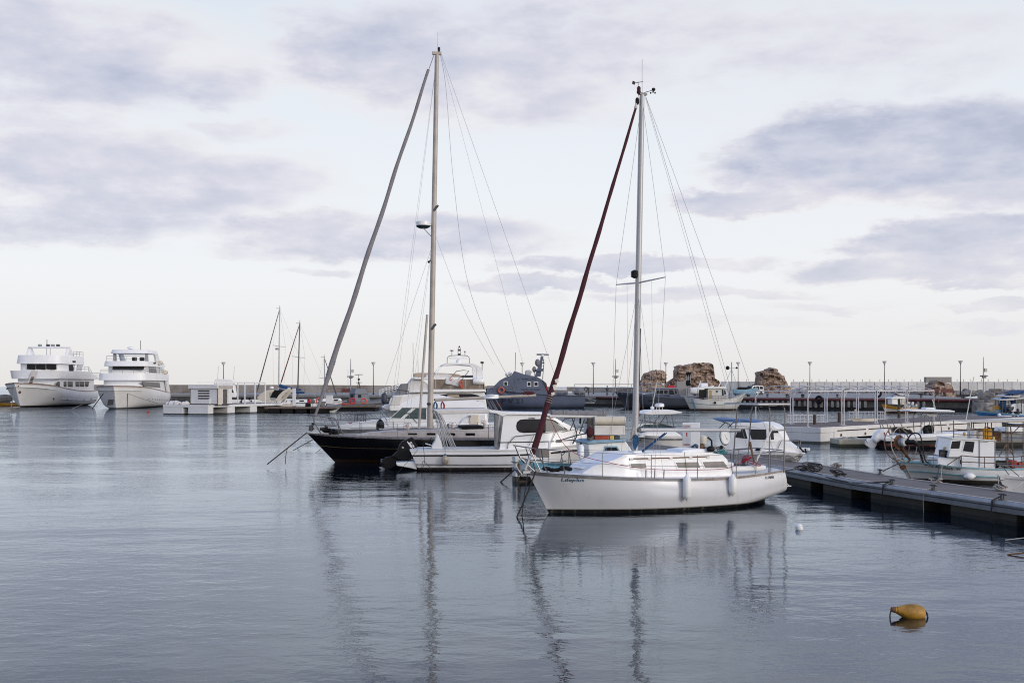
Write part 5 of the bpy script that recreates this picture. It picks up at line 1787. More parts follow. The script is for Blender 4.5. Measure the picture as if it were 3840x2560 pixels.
# plants of boats behind the platform
mA = openboat('motor_yacht', 'white motor yacht with oval portholes, mostly hidden behind the kiosk', 'motor yacht', 800, 168, 8, 9.4, 1.7, 1.45, WHITE, WHITE, bow=1, rise=.2, drop=.05, tip=1.0)
rt = mA.root
mA.ref(560, 1240)
MB().prism(mA.xz([(890, 740), (905, 672), (960, 660), (1150, 672), (1160, 700), (1155, 745)], -1.2), -1.3, 1.3).build('flybridge', WHITE, rt, bevel=.08)
MB().prism(mA.xz([(900, 745), (1160, 745), (1190, 915), (860, 915)], -1.2), -1.4, 1.4).build('cabin', WHITE, rt, bevel=.08)
MB().prism(mA.xz([(1078, 790), (1140, 790), (1165, 850), (1078, 850)], -1.4), -1.43, -1.38).build('window', GLASS, rt)
for u in (1280, 1382):
    q = mA.p(u, 937, -1.55)
    MB().lathe([(.02, 0), (.2, .01), (.21, .05)], (q.x, mA.h.y(q.x, min(q.z, 1.3), -1, .03), q.z), d=(0, 1, 0), n=12).build('porthole', GLASS, rt)
for u in (940, 1160):
    MB().tube([mA.p(u, 670, 0), mA.p(u + 12, 490, 0)], .025, 4).build('aerial', PALEWIRE, rt)
rail([mA.p(u, 960, -1.4) for u in (1200, 1300, 1400, 1500, 1600)], .75, .02).build('guard_rail', STEEL, rt)
for k, u in enumerate((1268, 1405)):
    q = mA.p(u, 978, -1.9)
    fender('fender', mA, q, .12, .5, BLACK, ('left' if k == 0 else 'right') + ' black fender of the pair hanging on the porthole motor yacht', 'black fenders on the porthole yacht')
mB = openboat('motor_cruiser', 'cream motor cruiser with two swept arches and a black canopy, beside the brown jetty', 'motorboat', 958, 156, -4, 5.2, 1.5, 1.2, CREAM, WHITE, bow=0, rise=.1, drop=.1, tip=1.6)
rt = mB.root
mB.ref(560, 1240)
for pl in ([(1480, 930), (1530, 870), (1620, 820), (1700, 812), (1722, 826), (1700, 845), (1640, 860), (1670, 960), (1740, 965), (1600, 985)], [(1735, 965), (1790, 880), (1850, 825), (1905, 800), (1948, 800), (1945, 822), (1890, 850), (1840, 900), (1790, 975)]):
    for s in (-1, 1):
        MB().prism(mB.xz(pl, -1.3), s * 1.35 - .1, s * 1.35 + .1).build('radar_arch', CREAM, rt, bevel=.03)
MB().prism(mB.xz([(1660, 920), (1700, 840), (1720, 815), (1850, 820), (1800, 870), (1760, 920)], -1.2), -1.2, 1.2).build('canopy', MATBLACK, rt, bevel=.05)
MB().lathe([(.1, 0), (.28, .05), (.28, .3), (.1, .36)], mB.p(1685, 800, -1.2), n=12).build('radar_dome', SMOOTHW, rt)
MB().box(mB.p(1905, 800, -1.3), mB.p(1945, 780, -1.1)).build('arch_lamp', CREAM, rt)
for k in range(9):
    a = mB.p(1700 + 35 * k, 1000 + 5 * (k % 3), -1.1 + .25 * (k % 4))
    MB().tube([a, a + Vector((.5 - .2 * (k % 3), .3, .5))], .05, 5).build('deck_spar', DSTEEL if k % 2 else CANVASW, rt)

# brown jetty
Jt = tag(empty('jetty', wp(992, HY, 148) * Vector((1, 1, 0))), 'brown planked jetty on dark floats, behind the big furled grey sail', 'jetty')
jl = 158 * 148 / F
MB().box((0, 0, .52), (jl * 1.7, 3.2, .74)).build('deck', DECKBROWN, Jt)
for a, b in ((.35, 1.9), (2.2, 3.6), (4.1, 5.4), (6, 8)):
    MB().box((a, .15, -.3), (b, 3, .52)).build('float', MATBLACK, Jt)
jp = MB().box((-.2, -.2, 0), (.2, .2, 2.45)).build('white_post', PW, bevel=.03)
jp.location = (wp(1103, HY, 150).x, 150, .74)
tag(jp, 'tall square white post on the brown jetty', 'post')


# ------------------------------------------------------------------ distant sailing boats
def yacht(px_mast, py_top, py_base, Y, lean, label, mastmat, stay, staymat, hull_px, spread, boomc=None, back=True, bowleft=True, extra=None):
    x0, x1 = hull_px
    f = openboat('sailing_boat', label, 'sailboat', x0, Y, 0, (x1 - x0) * Y / F, 1.6, .95, WHITE, RUBBER, bow=0 if bowleft else 1, rise=.25, drop=.03, tip=.8)
    rt = f.root
    b, t = f.at(px_mast - lean, py_base, 0), f.at(px_mast, py_top, 0)
    ms = MB().tube([Vector((b.x, 0, .9)), b, t], [.11, .11, .08], 8).build('mast', mastmat, rt)
    MB().tube([t, t + Vector((0, 0, .5))], .03, 4).obox(t + Vector((-.2, 0, .05)), (.7, .06, .06)).build('masthead_gear', DSTEEL, ms)
    sp = f.at(px_mast - lean * .55, py_base + (py_top - py_base) * spread, 0)
    MB().tube([sp + Vector((-.75, -1.1, .15)), sp, sp + Vector((.75, 1.1, -.02))], .035, 4).build('spreader', PIPE, ms)
    for e in (-1, 1):
        MB().tube([t, sp + Vector((.75 * e, 1.1 * e, .1)), Vector((b.x + .5 * e, 1.3 * e, 1))], .012, 4).build('shroud', PALEWIRE, rt)
    s0 = f.at(*stay, 0)
    MB().tube([s0, s0.lerp(t, .05), s0.lerp(t, .93), t], [.03, .1, .055, .02], 7).build('furled_headsail', staymat, rt)
    if back:
        MB().tube([t, Vector((f.h.S[-1 if bowleft else 0][0], 0, 1.1))], .012, 4).build('backstay', PALEWIRE, rt)
    MB().prism([(b.x - 2.2, 1.0), (b.x - 1.6, 1.45), (b.x + 2.4, 1.5), (b.x + 2.8, 1.0)], -.9, .9).build('coachroof', WHITE, rt, bevel=.06)
    for x in (b.x - 1, b.x + .4, b.x + 1.6):
        MB().box((x, -.93, 1.15), (x + .7, -.88, 1.33)).build('window', GLASS, rt)
    if boomc:
        q0, q1 = f.at(*boomc[0], 0), f.at(*boomc[1], 0)
        MB().tube([q0 + Vector((0, 0, .25)), q0.lerp(q1, .4) + Vector((0, 0, .08)), q1], [.3, .24, .14], 8).build('sail_cover', BLUE, rt)
    return f


y1 = yacht(1049, 1157, 1452, 178, 4, 'sailing boat with pale mast and dark blue furled sail, tallest of the small masts', ALU, (963, 1470), NAVYD, (950, 1190), .52, ((1048, 1452), (1130, 1462)))
q = y1.at(1040, 1308, -.3)
MB().lathe([(.1, -.15), (.32, -.12), (.32, .12), (.1, .17)], q, n=12).build('radar_dome', PIPE, y1.root)
y2 = yacht(1124, 1213, 1452, 172, 7, 'sailing boat with black mast and blue boom cover beside the pale masted boat', DSTEEL, (1052, 1440), M('rust_red_sail', (.15, .03, .03), .8), (1035, 1250), .47, ((1046, 1470), (1142, 1472)))
y3 = yacht(1216, 1340, 1445, 185, -2, 'sailing boat with the shortest mast, its furled sail leaning right', PIPE, (1262, 1482), NAVYD, (1130, 1285), .25, None, back=False, bowleft=False)

# ------------------------------------------------------------------ inflatable with twin engines, grey launch
Rb = Fr('inflatable_boat', 'grey inflatable boat with twin black outboards and a rack of orange lifebuoys', 'inflatable boat', 1165, 151, 24)
rt = Rb.root
for s in (-1, 1):
    MB().tube([(0, s * .95, .45), (.4, s * .95, .45), (2.4, s * .95, .48), (3.3, s * .75, .6), (3.9, s * .2, .75), (4.0, 0, .76)], [.1, .27, .28, .27, .25, .25], 10).build('tube', RUBINF, rt)
MB().prism([(0, -.1), (0, .6), (3, .6), (3.7, .5), (3, -.1)], -.75, .75).build('hull', DECKW, rt, bevel=.05)
for s in (-.42, .42):
    ob = MB().lathe([(.05, -.5), (.25, -.4), (.3, 0), (.26, .3), (.12, .42)], (-.35, s, .85), n=10).build('outboard_motor', BLACK, rt)
    MB().box((-.45, s - .1, -.3), (-.2, s + .1, .5)).build('lower_leg', BLACK, ob)
for x in (-.2, .5):
    MB().tube([(x, -.95, .6), (x, -.9, 1.7), (x, .9, 1.7), (x, .95, .6)], .04, 6).build('equipment_arch', PIPE, rt)
MB().lathe([(.05, -.9), (.3, -.85), (.3, .85), (.05, .9)], (.1, 0, 1.45), axis='y', n=12).build('liferaft_roll', RUBINF, rt)
MB().box((1.3, -.3, .5), (1.9, .3, 1.35)).build('console', DSTEEL, rt, bevel=.05)
MB().prism([(1.9, .5), (2.2, 1.15), (3.0, 1.1), (3.1, .6)], -.3, .3).build('seat', GREYC, rt, bevel=.05)
lifebuoy(wp(1160, 1503, 149.6), (.9, .5, .1), .3, RED, 'left red lifebuoy on the rack of the grey inflatable boat')
lifebuoy(wp(1195, 1503, 149.2), (.5, -.9, .1), .34, ORANGE, 'right orange lifebuoy on the rack of the grey inflatable boat')
cb_ = MB().box((-.45, -.4, 0), (.45, .4, 1.35)).box((-.5, -.45, 1.35), (.5, .45, 1.42)).build('service_cabinet', PW, bevel=.02)
cb_.location = (wp(1236, HY, 163).x, 163, .75)
tag(cb_, 'white service cabinet standing behind the grey inflatable boat', 'cabinet')
jt2 = tag(empty('jetty', wp(1225, HY, 160) * Vector((1, 1, 0))), 'short brown jetty between the inflatable boat and the grey launch', 'jetty')
MB().box((0, 0, .5), (7, 6, .74)).build('deck', DECKBROWN, jt2)
MB().box((.2, .2, -.3), (6.8, 5, .5)).build('float', MATBLACK, jt2)
oc = MB().tube([(0, 0, .08), (.9, 0, .16), (2.6, 0, .2)], [.06, .16, .08], 8).build('orange_kayak', M('faded_orange', (.4, .08, .05), .6))
oc.location = (wp(1260, HY, 159).x, 160.5, .78)
tag(oc, 'orange canoe lying on the short brown jetty', 'canoe')

Gl = Fr('police_launch', 'small grey police launch with two red lifebuoys on its side, left of the gangway', 'motorboat', 1305, 171, 35)
rt = Gl.root
LGR = M('launch_grey', (.13, .145, .185), .5, var=.1)
GD = Hull([(0, 1.3, 1.0), (1.5, 1.4, 1.0), (3.5, 1.45, 1.05), (5, 1.2, 1.2), (6.8, 0, 1.5)], [(.1, -.3), (1.5, -.35), (3.5, -.35), (4.8, -.3), (5.9, -.2)], PV, PC, 1, n=20, m=8)
GD.mesh().build('hull', LGR, rt)
GD.deck(.05, .02, .03).build('deck', DSTEEL, rt)
for s in (-1, 1):
    MB().tube([(-.2, s * 1.5, .85), (0, s * 1.5, .85), (3, s * 1.55, .88), (4.6, s * 1.35, 1.0), (6.6, 0, 1.35)], [.2, .3, .3, .3, .26], 10).build('tube', RUBINF, rt)
MB().plan([(.5, -1.0), (3.0, -1.0), (3.6, -.6), (3.6, .6), (3.0, 1.0), (.5, 1.0)], .9, 2.3, [(.7, -.95), (2.7, -.95), (3.0, -.6), (3.0, .6), (2.7, .95), (.7, .95)]).build('cabin', LGR, rt, bevel=.05)
MB().plan([(.6, -.95), (2.9, -.95), (3.1, 0), (2.9, .95), (.6, .95)], 2.3, 3.1, [(.9, -.75), (2.5, -.75), (2.6, 0), (2.5, .75), (.9, .75)]).build('cabin_top', LGR, rt, bevel=.05)
MB().box((.46, -.3, 1.75), (.6, .15, 2.2)).box((1.2, -1.03, 1.75), (1.7, -.94, 2.2)).build('window', GLASS, rt)
mm = MB().tube([(1.4, -.3, 3.1), (1.8, 0, 4.2)], .07, 6).tube([(2.2, .3, 3.1), (1.8, 0, 4.2)], .07, 6).tube([(1.8, -.9, 4.0), (1.8, .9, 4.0)], .05, 5).tube([(1.8, 0, 4.2), (1.8, 0, 5.2)], .04, 5)
mm.box((1.7, -1.1, 5.15), (1.9, 1.1, 5.25)).ell((1.8, 0, 4.5), .2, 8, 6)
mm.build('signal_mast', DSTEEL, rt)
MB().tube([(.4, .8, 3.1), (.4, .8, 6)], .025, 4).build('aerial', PALEWIRE, rt)
lifebuoy(wp(1323, 1502, 168.5), (.5, -.9, .1), .36, RED, 'left of the two red lifebuoys on the small grey police launch')
lifebuoy(wp(1364, 1503, 167.8), (.3, -1, .1), .37, ORANGE, 'right of the two red lifebuoys on the small grey police launch')
# gangway on the quay edge
gw = tag(empty('gangway', (wp(1425, HY, 196).x, 196, QZ), R(12)), 'white railed gangway steps on the quay between the launch and the flybridge yacht', 'gangway')
for s in (0, 1.0):
    rail([(k * .55, s, .02 + k * .18) for k in range(7)], 1.0, .035, mid=2).build('hand_rail', SMOOTHW, gw)
MB().prism([(0, 0), (3.4, 1.15), (3.6, 1.15), (3.6, .95), (.2, -.05)], .05, .95).build('steps', PIPE, gw)


def bench(px, Y, z, label, w=1.9):
    o = tag(empty('bench', (wp(px, HY, Y).x, Y, z)), label, 'bench', 'red benches on the quay')
    MB().box((-w / 2, 0, .42), (w / 2, .5, .5)).build('seat', BR, o)
    MB().obox((0, .52, .8), (w, .08, .55), 0, 0).build('backrest', BR, o)
    for s in (-1, 1):
        MB().box((s * w * .46 - .05, .0, 0), (s * w * .46 + .05, .5, .42)).box((s * w * .46 - .05, .5, 0), (s * w * .46 + .05, .58, 1.05)).build('leg', PIPE, o)


BR = M('bench_red', (.13, .035, .035), .6, var=.2)
bench(1305, 214, 1.9, 'red bench standing on the quay behind the small grey police launch', 2.6)
bench(3502, 192, 1.95, 'red bench on the quay in front of the rubble heap, left one of two', 2.1)
bench(3556, 190, 1.95, 'red bench on the quay right of the rubble heap, right one of two', 2.1)
# ------------------------------------------------------------------ motor cruiser behind the black yacht
C = Fr('cabin_cruiser', 'long white motor cruiser with sloping windscreen, lettered LL 12847, behind the black yacht', 'motor yacht', 1290, 59, 3)
rt = C.root
sh = []
for px, py, b in ((1228, 1606, 0), (1310, 1602, .8), (1440, 1598, 1.4), (1600, 1596, 1.7), (1750, 1594, 1.75), (1868, 1590, 1.6)):
    q = C.at(px, py, -b)
    sh.append((q.x, b, q.z))
hC = Hull(sh, [(0, -.3), (1, -.4), (2.5, -.4), (4.5, -.4), (6.2, -.4), (7.6, -.3)], PV, PC, 0, n=28, m=12)
hC.mesh().build('hull', WHITE, rt, sharp=50)
hC.deck(.0, 0, .05).build('deck', DECKW, rt)
hC.strip(.06, .14, .03).build('rub_rail', RUBBER, rt)
C.ref(1100, 1380)
fd = C.xz([(480, 835), (560, 805), (760, 770), (1000, 735), (1180, 705), (1340, 685), (1480, 700), (1480, 840), (900, 850)], -.8)
fx0 = min(x for x, z in fd)
MB().house(fd, lambda x, z, e: e * (.25 + 1.15 * min(1, max(0, (x - fx0) / 3.2)) ** .7)).build('foredeck', SMOOTHW, rt, bevel=.12)
cbp = C.xz([(1280, 720), (1360, 680), (1490, 545), (1640, 535), (2200, 520), (2640, 520), (2700, 800), (1300, 800)], -1.3)
MB().prism(cbp, -1.42, 1.42).build('cabin', WHITE, rt, bevel=.05)
rfp = C.xz([(1438, 534), (1500, 480), (1600, 425), (1730, 385), (1850, 368), (2000, 372), (2120, 398), (2400, 430), (2600, 470), (2660, 525), (2640, 545), (1900, 540), (1500, 540)], -1.3)
rz0 = min(z for x, z in rfp)
MB().house(rfp, lambda x, z, e: e * (1.5 - .35 * max(0, z - rz0))).build('roof', SMOOTHW, rt, bevel=.1)
for pl in ([(1345, 685), (1500, 548), (1638, 548), (1478, 690)], [(1530, 692), (1690, 550), (1830, 550), (1830, 705)], [(1845, 552), (2100, 556), (2150, 560), (2040, 575), (1990, 700), (1845, 700)]):
    window(rt, C.xz(pl, -1.42), 1.42, SMOOTHW, GREENGLASS, .03)
pl = C.xz([(2260, 800), (2330, 700), (2420, 640), (2660, 620), (2680, 820)], -1.5)
MB().prism(pl, -1.55, 1.55).build('aft_coaming', WHITE, rt, bevel=.08)
C.ref(1380, 1280)
MB().prism(C.xz([(1395, 1010), (1535, 1005), (1525, 1140), (1400, 1145)], -1.58), -1.62, 1.62).build('locker', CREAM, rt, bevel=.05)
text(rt, '.com', INK, (lambda q: (q.x, q.z))(C.p(1352, 1045, -1.62)), .25, .08, lambda x, z: -1.635, shear=.3)
text(rt, 'LL 12847', INK, (lambda q: (q.x, q.z))(C.ref(1100, 1380).p(952, 832, -1.0)), .44, .09, lambda x, z: -(.25 + 1.15 * min(1, max(0, (x - fx0) / 3.2)) ** .7) - .03, bold=.01)
# pulpit and rails with a folded rack
top = [(445, 640, -.3), (850, 632, -1.0), (1200, 625, -1.35), (1520, 622, -1.45), (1830, 620, -1.5)]
C.tube('bow_rail', C.line(top), .018, STEEL, mirror=True)
for a, b in (((445, 640, -.3), (560, 790, -.3)), ((470, 645, -.35), (500, 715, -.35)), ((690, 640, -.7), (780, 760, -.7)), ((1000, 630, -1.1), (1060, 690, -1.1)), ((1220, 630, -1.35), (1345, 780, -1.35)), ((1590, 625, -1.45), (1710, 760, -1.45))):
    C.tube('rail_leg', C.line([a, b]), .015, STEEL, mirror=True)
C.tube('rail_middle', C.line([(500, 715, -.35), (850, 712, -1.0), (1200, 700, -1.35)]), .012, STEEL, mirror=True)
rk_ = MB()
for u in (850, 885, 935, 970, 1000):
    rk_.tube(C.line([(u, 635, -1.02), (u - 5, 735, -1.05)]), .02, 5)
for v in (640, 710):
    rk_.tube(C.line([(850, v, -1.02), (1000, v, -1.05)]), .018, 5)
for u in (600, 650):
    rk_.tube(C.line([(u, 640, -.85), (u + 5, 735, -.85)]), .016, 5)
rk_.build('gangplank_rack', DSTEEL, rt)
o = MB().lathe([(.09, 0), (.1, .04), (.09, .12), (.03, .15)], C.world(C.p(793, 790, -.3)), n=10).build('deck_cap', ORANGE)
tag(o, 'small red cap on the foredeck of the long white motor cruiser', 'deck fitting')
MB().tube(crom([tuple(C.p(1160, 1140, -1.4)), tuple(C.p(1180, 1040, -1.4)), tuple(C.p(1290, 1060, -1.4)), tuple(C.p(1390, 1160, -1.4))], 14), .015, 5).build('stern_hoop', DSTEEL, rt)
C.ref(1380, 1280)
for a, b in (((1010, 1040), (1150, 1000)), ((1060, 1140), (1280, 1000)), ((1240, 920), (1390, 815)), ((1390, 915), (1520, 815)), ((1520, 835), (1620, 940))):
    C.tube('cockpit_strut', C.line([(a[0], a[1], -1.3), (b[0], b[1], -1.3)]), .018, STEEL)

# ------------------------------------------------------------------ big flybridge yacht
Y2 = Fr('flybridge_yacht', 'large white flybridge yacht with beige panels, radar arch and a flag, behind the cruiser', 'motor yacht', 1458, 114, 8)
rt = Y2.root
sh = []
for px, py, b in ((1430, 1524, 0), (1475, 1528, 1.3), (1540, 1534, 2.1), (1640, 1538, 2.4), (1740, 1540, 2.4), (1832, 1540, 2.2)):
    q = Y2.at(px, py, -b)
    sh.append((q.x, b, q.z))
hY = Hull(sh, [(0, -.4), (1.2, -.5), (3, -.5), (5.4, -.5), (7.8, -.5), (9.8, -.4)], PV, PC, 0, n=26, m=10)
hY.mesh().build('hull', WHITE, rt, sharp=50)
hY.deck(.02, 0, .08).build('deck', DECKW, rt)
Y2.ref(1380, 1280)
D = lambda L, y=-2.0: Y2.xz(L, y)
MB().prism(D([(190, 905), (250, 870), (330, 870), (560, 900), (560, 980), (250, 950)]), -1.2, 1.2).build('foredeck', SMOOTHW, rt, bevel=.1)
MB().prism(D([(290, 900), (330, 790), (360, 750), (560, 725), (900, 715), (1610, 700), (1650, 960), (300, 960)]), -1.9, 1.9).build('saloon', WHITE, rt, bevel=.1)
MB().prism(D([(300, 880), (335, 790), (365, 755), (480, 745), (440, 880)]), -1.93, 1.93).build('windscreen_cover', CANVASW, rt, bevel=.06)
MB().prism(D([(388, 727), (470, 582), (558, 578), (540, 722)]), -1.6, 1.6).build('bridge_screen_cover', GREYC, rt, bevel=.05)
MB().prism(D([(535, 725), (555, 585), (620, 500), (700, 500), (800, 560), (890, 660), (890, 725)]), -1.7, 1.7).build('bridge_cover', CANVASW, rt, bevel=.08)
MB().prism(D([(570, 700), (890, 658), (1610, 658), (1625, 692), (900, 700)]), -2.3, 2.3).build('flybridge_deck', SMOOTHW, rt, bevel=.06)
MB().prism(D([(880, 658), (880, 522), (1585, 522), (1590, 658)], -2.1), -2.15, -2.1).build('flybridge_screen', SMOKE, rt)
MB().prism(D([(1560, 658), (1560, 522), (1590, 522), (1590, 658)], -2.1), -2.1, 2.1).build('flybridge_screen', SMOKE, rt)
MB().prism(D([(620, 518), (640, 500), (1600, 508), (1600, 526), (880, 526)], -2.1), -2.2, 2.1).build('flybridge_coaming', SMOOTHW, rt, bevel=.04)
MB().prism(D([(625, 470), (640, 436), (700, 432), (1050, 436), (1240, 450), (1290, 470), (1280, 490), (640, 490)], -1.6), -1.7, -.9).build('seat_back', BEIGE, rt, bevel=.12)
MB().prism(D([(780, 500), (800, 450), (1080, 445), (1150, 455), (1180, 512), (780, 512)], -1.7), -1.85, -1.2).build('seat_cover', CANVASW, rt, bevel=.12)
MB().prism(D([(1300, 495), (1305, 465), (1445, 465), (1450, 495)], -1.6), -1.7, 1.0).build('bridge_locker', NAVYD, rt, bevel=.05)
for u in (930, 1140, 1345, 1540):
    MB().box(tuple(Y2.p(u - 8, 645, -2.17)), tuple(Y2.p(u + 8, 525, -2.14))).build('screen_post', PIPE, rt)
arch = []
for t, wd in (((905, 470), 22), ((955, 395), 22), ((1010, 335), 20), ((1085, 318), 15), ((1250, 314), 13), ((1420, 322), 15), ((1485, 350), 24), ((1510, 410), 40), ((1510, 505), 46)):
    p = Y2.p(*t, 0)
    arch.append((p, wd * .2721 * 114 / F))
for s in (-1, 1):
    rings = []
    for k, (p, r) in enumerate(arch):
        rings.append([(p.x + r * dx, s * 1.85 + dy, p.z + r * dz_) for dx, dy, dz_ in ((-.7, -.16, -.7), (.7, -.16, .7), (.7, .16, .7), (-.7, .16, -.7))] if k < 3 else
                     ([(p.x, s * 1.85 + dy, p.z + r * dz_) for dy, dz_ in ((-.16, -1), (-.16, 1), (.16, 1), (.16, -1))] if k < 6 else [(p.x + r * dx, s * 1.85 + dy, p.z + r * .2 * dx) for dx, dy in ((-1, -.16), (1, -.16), (1, .16), (-1, .16))]))
    MB().loft(rings).build('radar_arch', SMOOTHW, rt, bevel=.04)
q0, q1 = Y2.p(1010, 335, 0), Y2.p(1480, 340, 0)
MB().box((q0.x + .3, -1.9, q0.z + .05), (q1.x - .3, 1.9, q0.z + .22)).build('arch_top', SMOOTHW, rt, bevel=.04)
c = Y2.p(1250, 310, -.3)
MB().lathe([(.3, 0), (.26, .2), (.28, .3), (.2, .45), (.1, .5)], c, n=12).build('radar_pedestal', SMOOTHW, rt)
a_, b_ = Y2.p(1120, 228, -.3), Y2.p(1372, 232, -.3)
MB().box((a_.x, -.4, a_.z - .07), (b_.x, -.2, a_.z + .09)).build('radar_bar', SMOOTHW, rt, bevel=.04)
Y2.tube('mast_hoop', Y2.line([(1090, 312, -.3), (1092, 225, -.3), (1120, 197, -.3), (1250, 190, -.3), (1370, 197, -.3), (1395, 225, -.3), (1397, 312, -.3)]), .035, STEEL)
for u, v, k in ((1155, 125, .22), (1335, 140, .1)):
    MB().tube(Y2.line([(u, 192, -.3), (u, v + 5, -.3)]), .035, 5).lathe([(.02, -.1), (k, -.02), (k * .9, .04), (.02, .07)], Y2.p(u, v, -.3), n=12).build('gps_antenna', PIPE, rt)
MB().tube(Y2.line([(1240, 190, -.3), (1240, 95, -.3), (1258, 75, -.3), (1276, 95, -.3), (1276, 190, -.3)]), .03, 5).box(tuple(Y2.p(1242, 132, -.38)), tuple(Y2.p(1274, 105, -.22))).box(tuple(Y2.p(1245, 192, -.4)), tuple(Y2.p(1272, 165, -.2))).ell(Y2.p(1258, 72, -.3), .09, 8, 6).build('light_mast', DSTEEL, rt)
for u, v in ((620, 20), (688, 255)):
    MB().tube(Y2.line([(u + 6, 510, -1.5), (u, v, -1.5)]), .022, 4).build('aerial', PALEWIRE, rt)
rail([Y2.p(u, v, -y) for u, v, y in ((215, 900, .3), (240, 870, .7), (330, 860, 1.3), (430, 855, 1.6), (560, 870, 1.8))], 1.35, .025).build('bow_rail', STEEL, rt)
Y2.tube('flag_davit', Y2.line([(970, 705, -2.2), (1080, 560, -2.2), (1220, 410, -2.2), (1320, 395, -2.2), (1390, 405, -2.2), (1160, 690, -2.2)]), .035, STEEL)
# flag of white cloth with an orange island shape
fl = MB()
fa, fb2_, fc, fd_ = (1075, 500), (1272, 488), (1265, 625), (1060, 580)
NU = 14
ringsf = []
for i in range(NU + 1):
    t = i / NU
    tp, bp = Y2.p(fa[0] + (fb2_[0] - fa[0]) * t, fa[1] + 25 * math.sin(t * 3) + (fb2_[1] - fa[1]) * t, -2.3), Y2.p(fd_[0] + (fc[0] - fd_[0]) * t, fd_[1] + (fc[1] - fd_[1]) * t, -2.3)
    ringsf.append([tuple(tp.lerp(bp, j / 6) + Vector((0, .12 * math.sin(t * 9 + j * .5), 0))) for j in range(7)])
fl.loft(ringsf, caps=False, closed=False)
FW = M('flag_white', (.7, .69, .69), .8, var=.03)
flo = fl.build('flag', FW, solid=.012)
flo.location, flo.rotation_euler = rt.location, rt.rotation_euler
tag(flo, 'white flag with an orange shape flying from the large flybridge yacht', 'flag')
isl = Y2.xz([(1128, 525), (1150, 512), (1190, 518), (1215, 528), (1195, 545), (1178, 552), (1150, 545)], -2.4)
MB().prism(isl, -2.46, -2.15).build('flag_emblem', ORANGE, flo) if False else None
emb = MB()
pts_ = []
for u, v in ((1126, 528), (1150, 514), (1185, 518), (1215, 528), (1195, 545), (1178, 553), (1150, 545)):
    t = (u - 1060) / 205
    p = Y2.p(u, v, -2.3)
    pts_.append((p.x, p.y + .12 * math.sin(t * 9 + .9) - .02, p.z))
emb.loft([pts_, [(a, b + .035, c2) for a, b, c2 in pts_]]).build('flag_emblem', ORANGE, flo)
lifebuoy(Y2.world(Y2.p(1285, 590, -2.3)), (.9, -.5, .2), .3, ORANGE, 'orange lifebuoy hanging beside the flag on the large flybridge yacht')
MB().lathe([(.25, -.55), (.33, -.45), (.33, .45), (.25, .55)], Y2.p(1520, 548, -2.25), axis='x', n=14).build('liferaft_canister', SMOOTHW, rt)
MB().prism(D([(1590, 560), (1610, 700), (1600, 700), (1580, 560)], -1), -2.0, 2.0).build('aft_panel', CREAM, rt)
MB().prism(D([(930, 745), (1100, 720), (1430, 720), (1540, 745), (1500, 775), (950, 775)], -1.9), -1.94, -1.88).build('saloon_window', PANE, rt)
MB().prism(D([(1080, 770), (1095, 735), (1250, 735), (1260, 770)], -2.0), -2.3, -1.96).build('cockpit_cover', BEIGE, rt, bevel=.06)
q = Y2.p(222, 780, -.9)
fender('fender', Y2, Y2.p(222, 785, -2.3), .28, 1.1, NAVYD, 'dark blue fender hanging at the bow rail of the large flybridge yacht', rope=(0, 0, 1.0))

# ------------------------------------------------------------------ grey patrol ship and dark patrol boat
Pz = Fr('patrol_ship', 'grey marine police patrol ship with a lattice mast, lettered P V 21', 'patrol ship', 1835, 180, 2)
rt = Pz.root
sh = [(-1.6, 0, 3.2), (1.2, 1.8, 2.9), (4, 2.6, 2.55), (7.5, 2.8, 2.25), (11, 2.8, 2.05), (15.0, 2.6, 2.0)]
hP = Hull(sh, [(0.2, -.4), (2, -.6), (5, -.6), (8, -.6), (11, -.6), (14.8, -.4)], PV, PC, 0, n=28, m=10)
hP.mesh().build('hull', NAVY, rt, sharp=45)
hP.deck(.05, 0, .05).build('deck', NAVY, rt)
hP.strip(.0, .05, .06).build('rub_rail', NAVYD, rt)
Pz.ref(1800, 1280)
P_ = lambda L, y=-2.1: Pz.xz(L, y)
sup = P_([(88, 740), (95, 660), (190, 622), (280, 532), (355, 492), (440, 462), (478, 410), (622, 458), (780, 482), (860, 528), (892, 600), (935, 740)])
sz0 = min(z for x, z in sup)
pyf = lambda x, z, e=-1: e * (2.25 - .13 * (z - sz0))
MB().prism(sup, 0, 0, pyf).build('superstructure', NAVY, rt, bevel=.02, sharp=8)
MB().prism(P_([(478, 404), (625, 455), (600, 462), (470, 440)]), -1.3, 1.3).build('bridge_roof', M('tan_panel', (.34, .27, .23), .5, var=.1), rt)
for a, b, v0, v1 in ((335, 373, 556, 605), (655, 697, 562, 612), (750, 795, 562, 612)):
    window(rt, P_([(a, v0), (b, v0), (b, v1), (a, v1)]), 0, WINK, GLASS, .09, yf=lambda x, z: abs(pyf(x, z)), d=.02)
for u, v in ((525, 528), (502, 632)):
    q = Pz.p(u, v, -2.1)
    MB().lathe([(.02, 0), (.16, .01), (.18, .05)], (q.x, pyf(q.x, q.z) - .03, q.z), d=(0, 1, 0), n=10).build('porthole', GLASS, rt)
dr = P_([(475, 500), (535, 500), (535, 705), (475, 705)])
MB().prism(grow(dr, -.02), 0, 0, lambda x, z, e: pyf(x, z, -1) - (.03 if e < 0 else -.02)).build('door', NAVY, rt, bevel=.01)
for (pl, mt_) in (([(900, 602), (915, 602), (945, 720), (915, 725)], RED), ([(862, 530), (915, 575), (950, 720), (935, 725), (890, 600)], NAVYD)):
    MB().prism(P_(pl), -2.15, 2.15).build('aft_screen', mt_, rt)
mast_ = P_([(765, 482), (790, 400), (835, 290), (848, 205), (878, 205), (862, 330), (845, 480)])
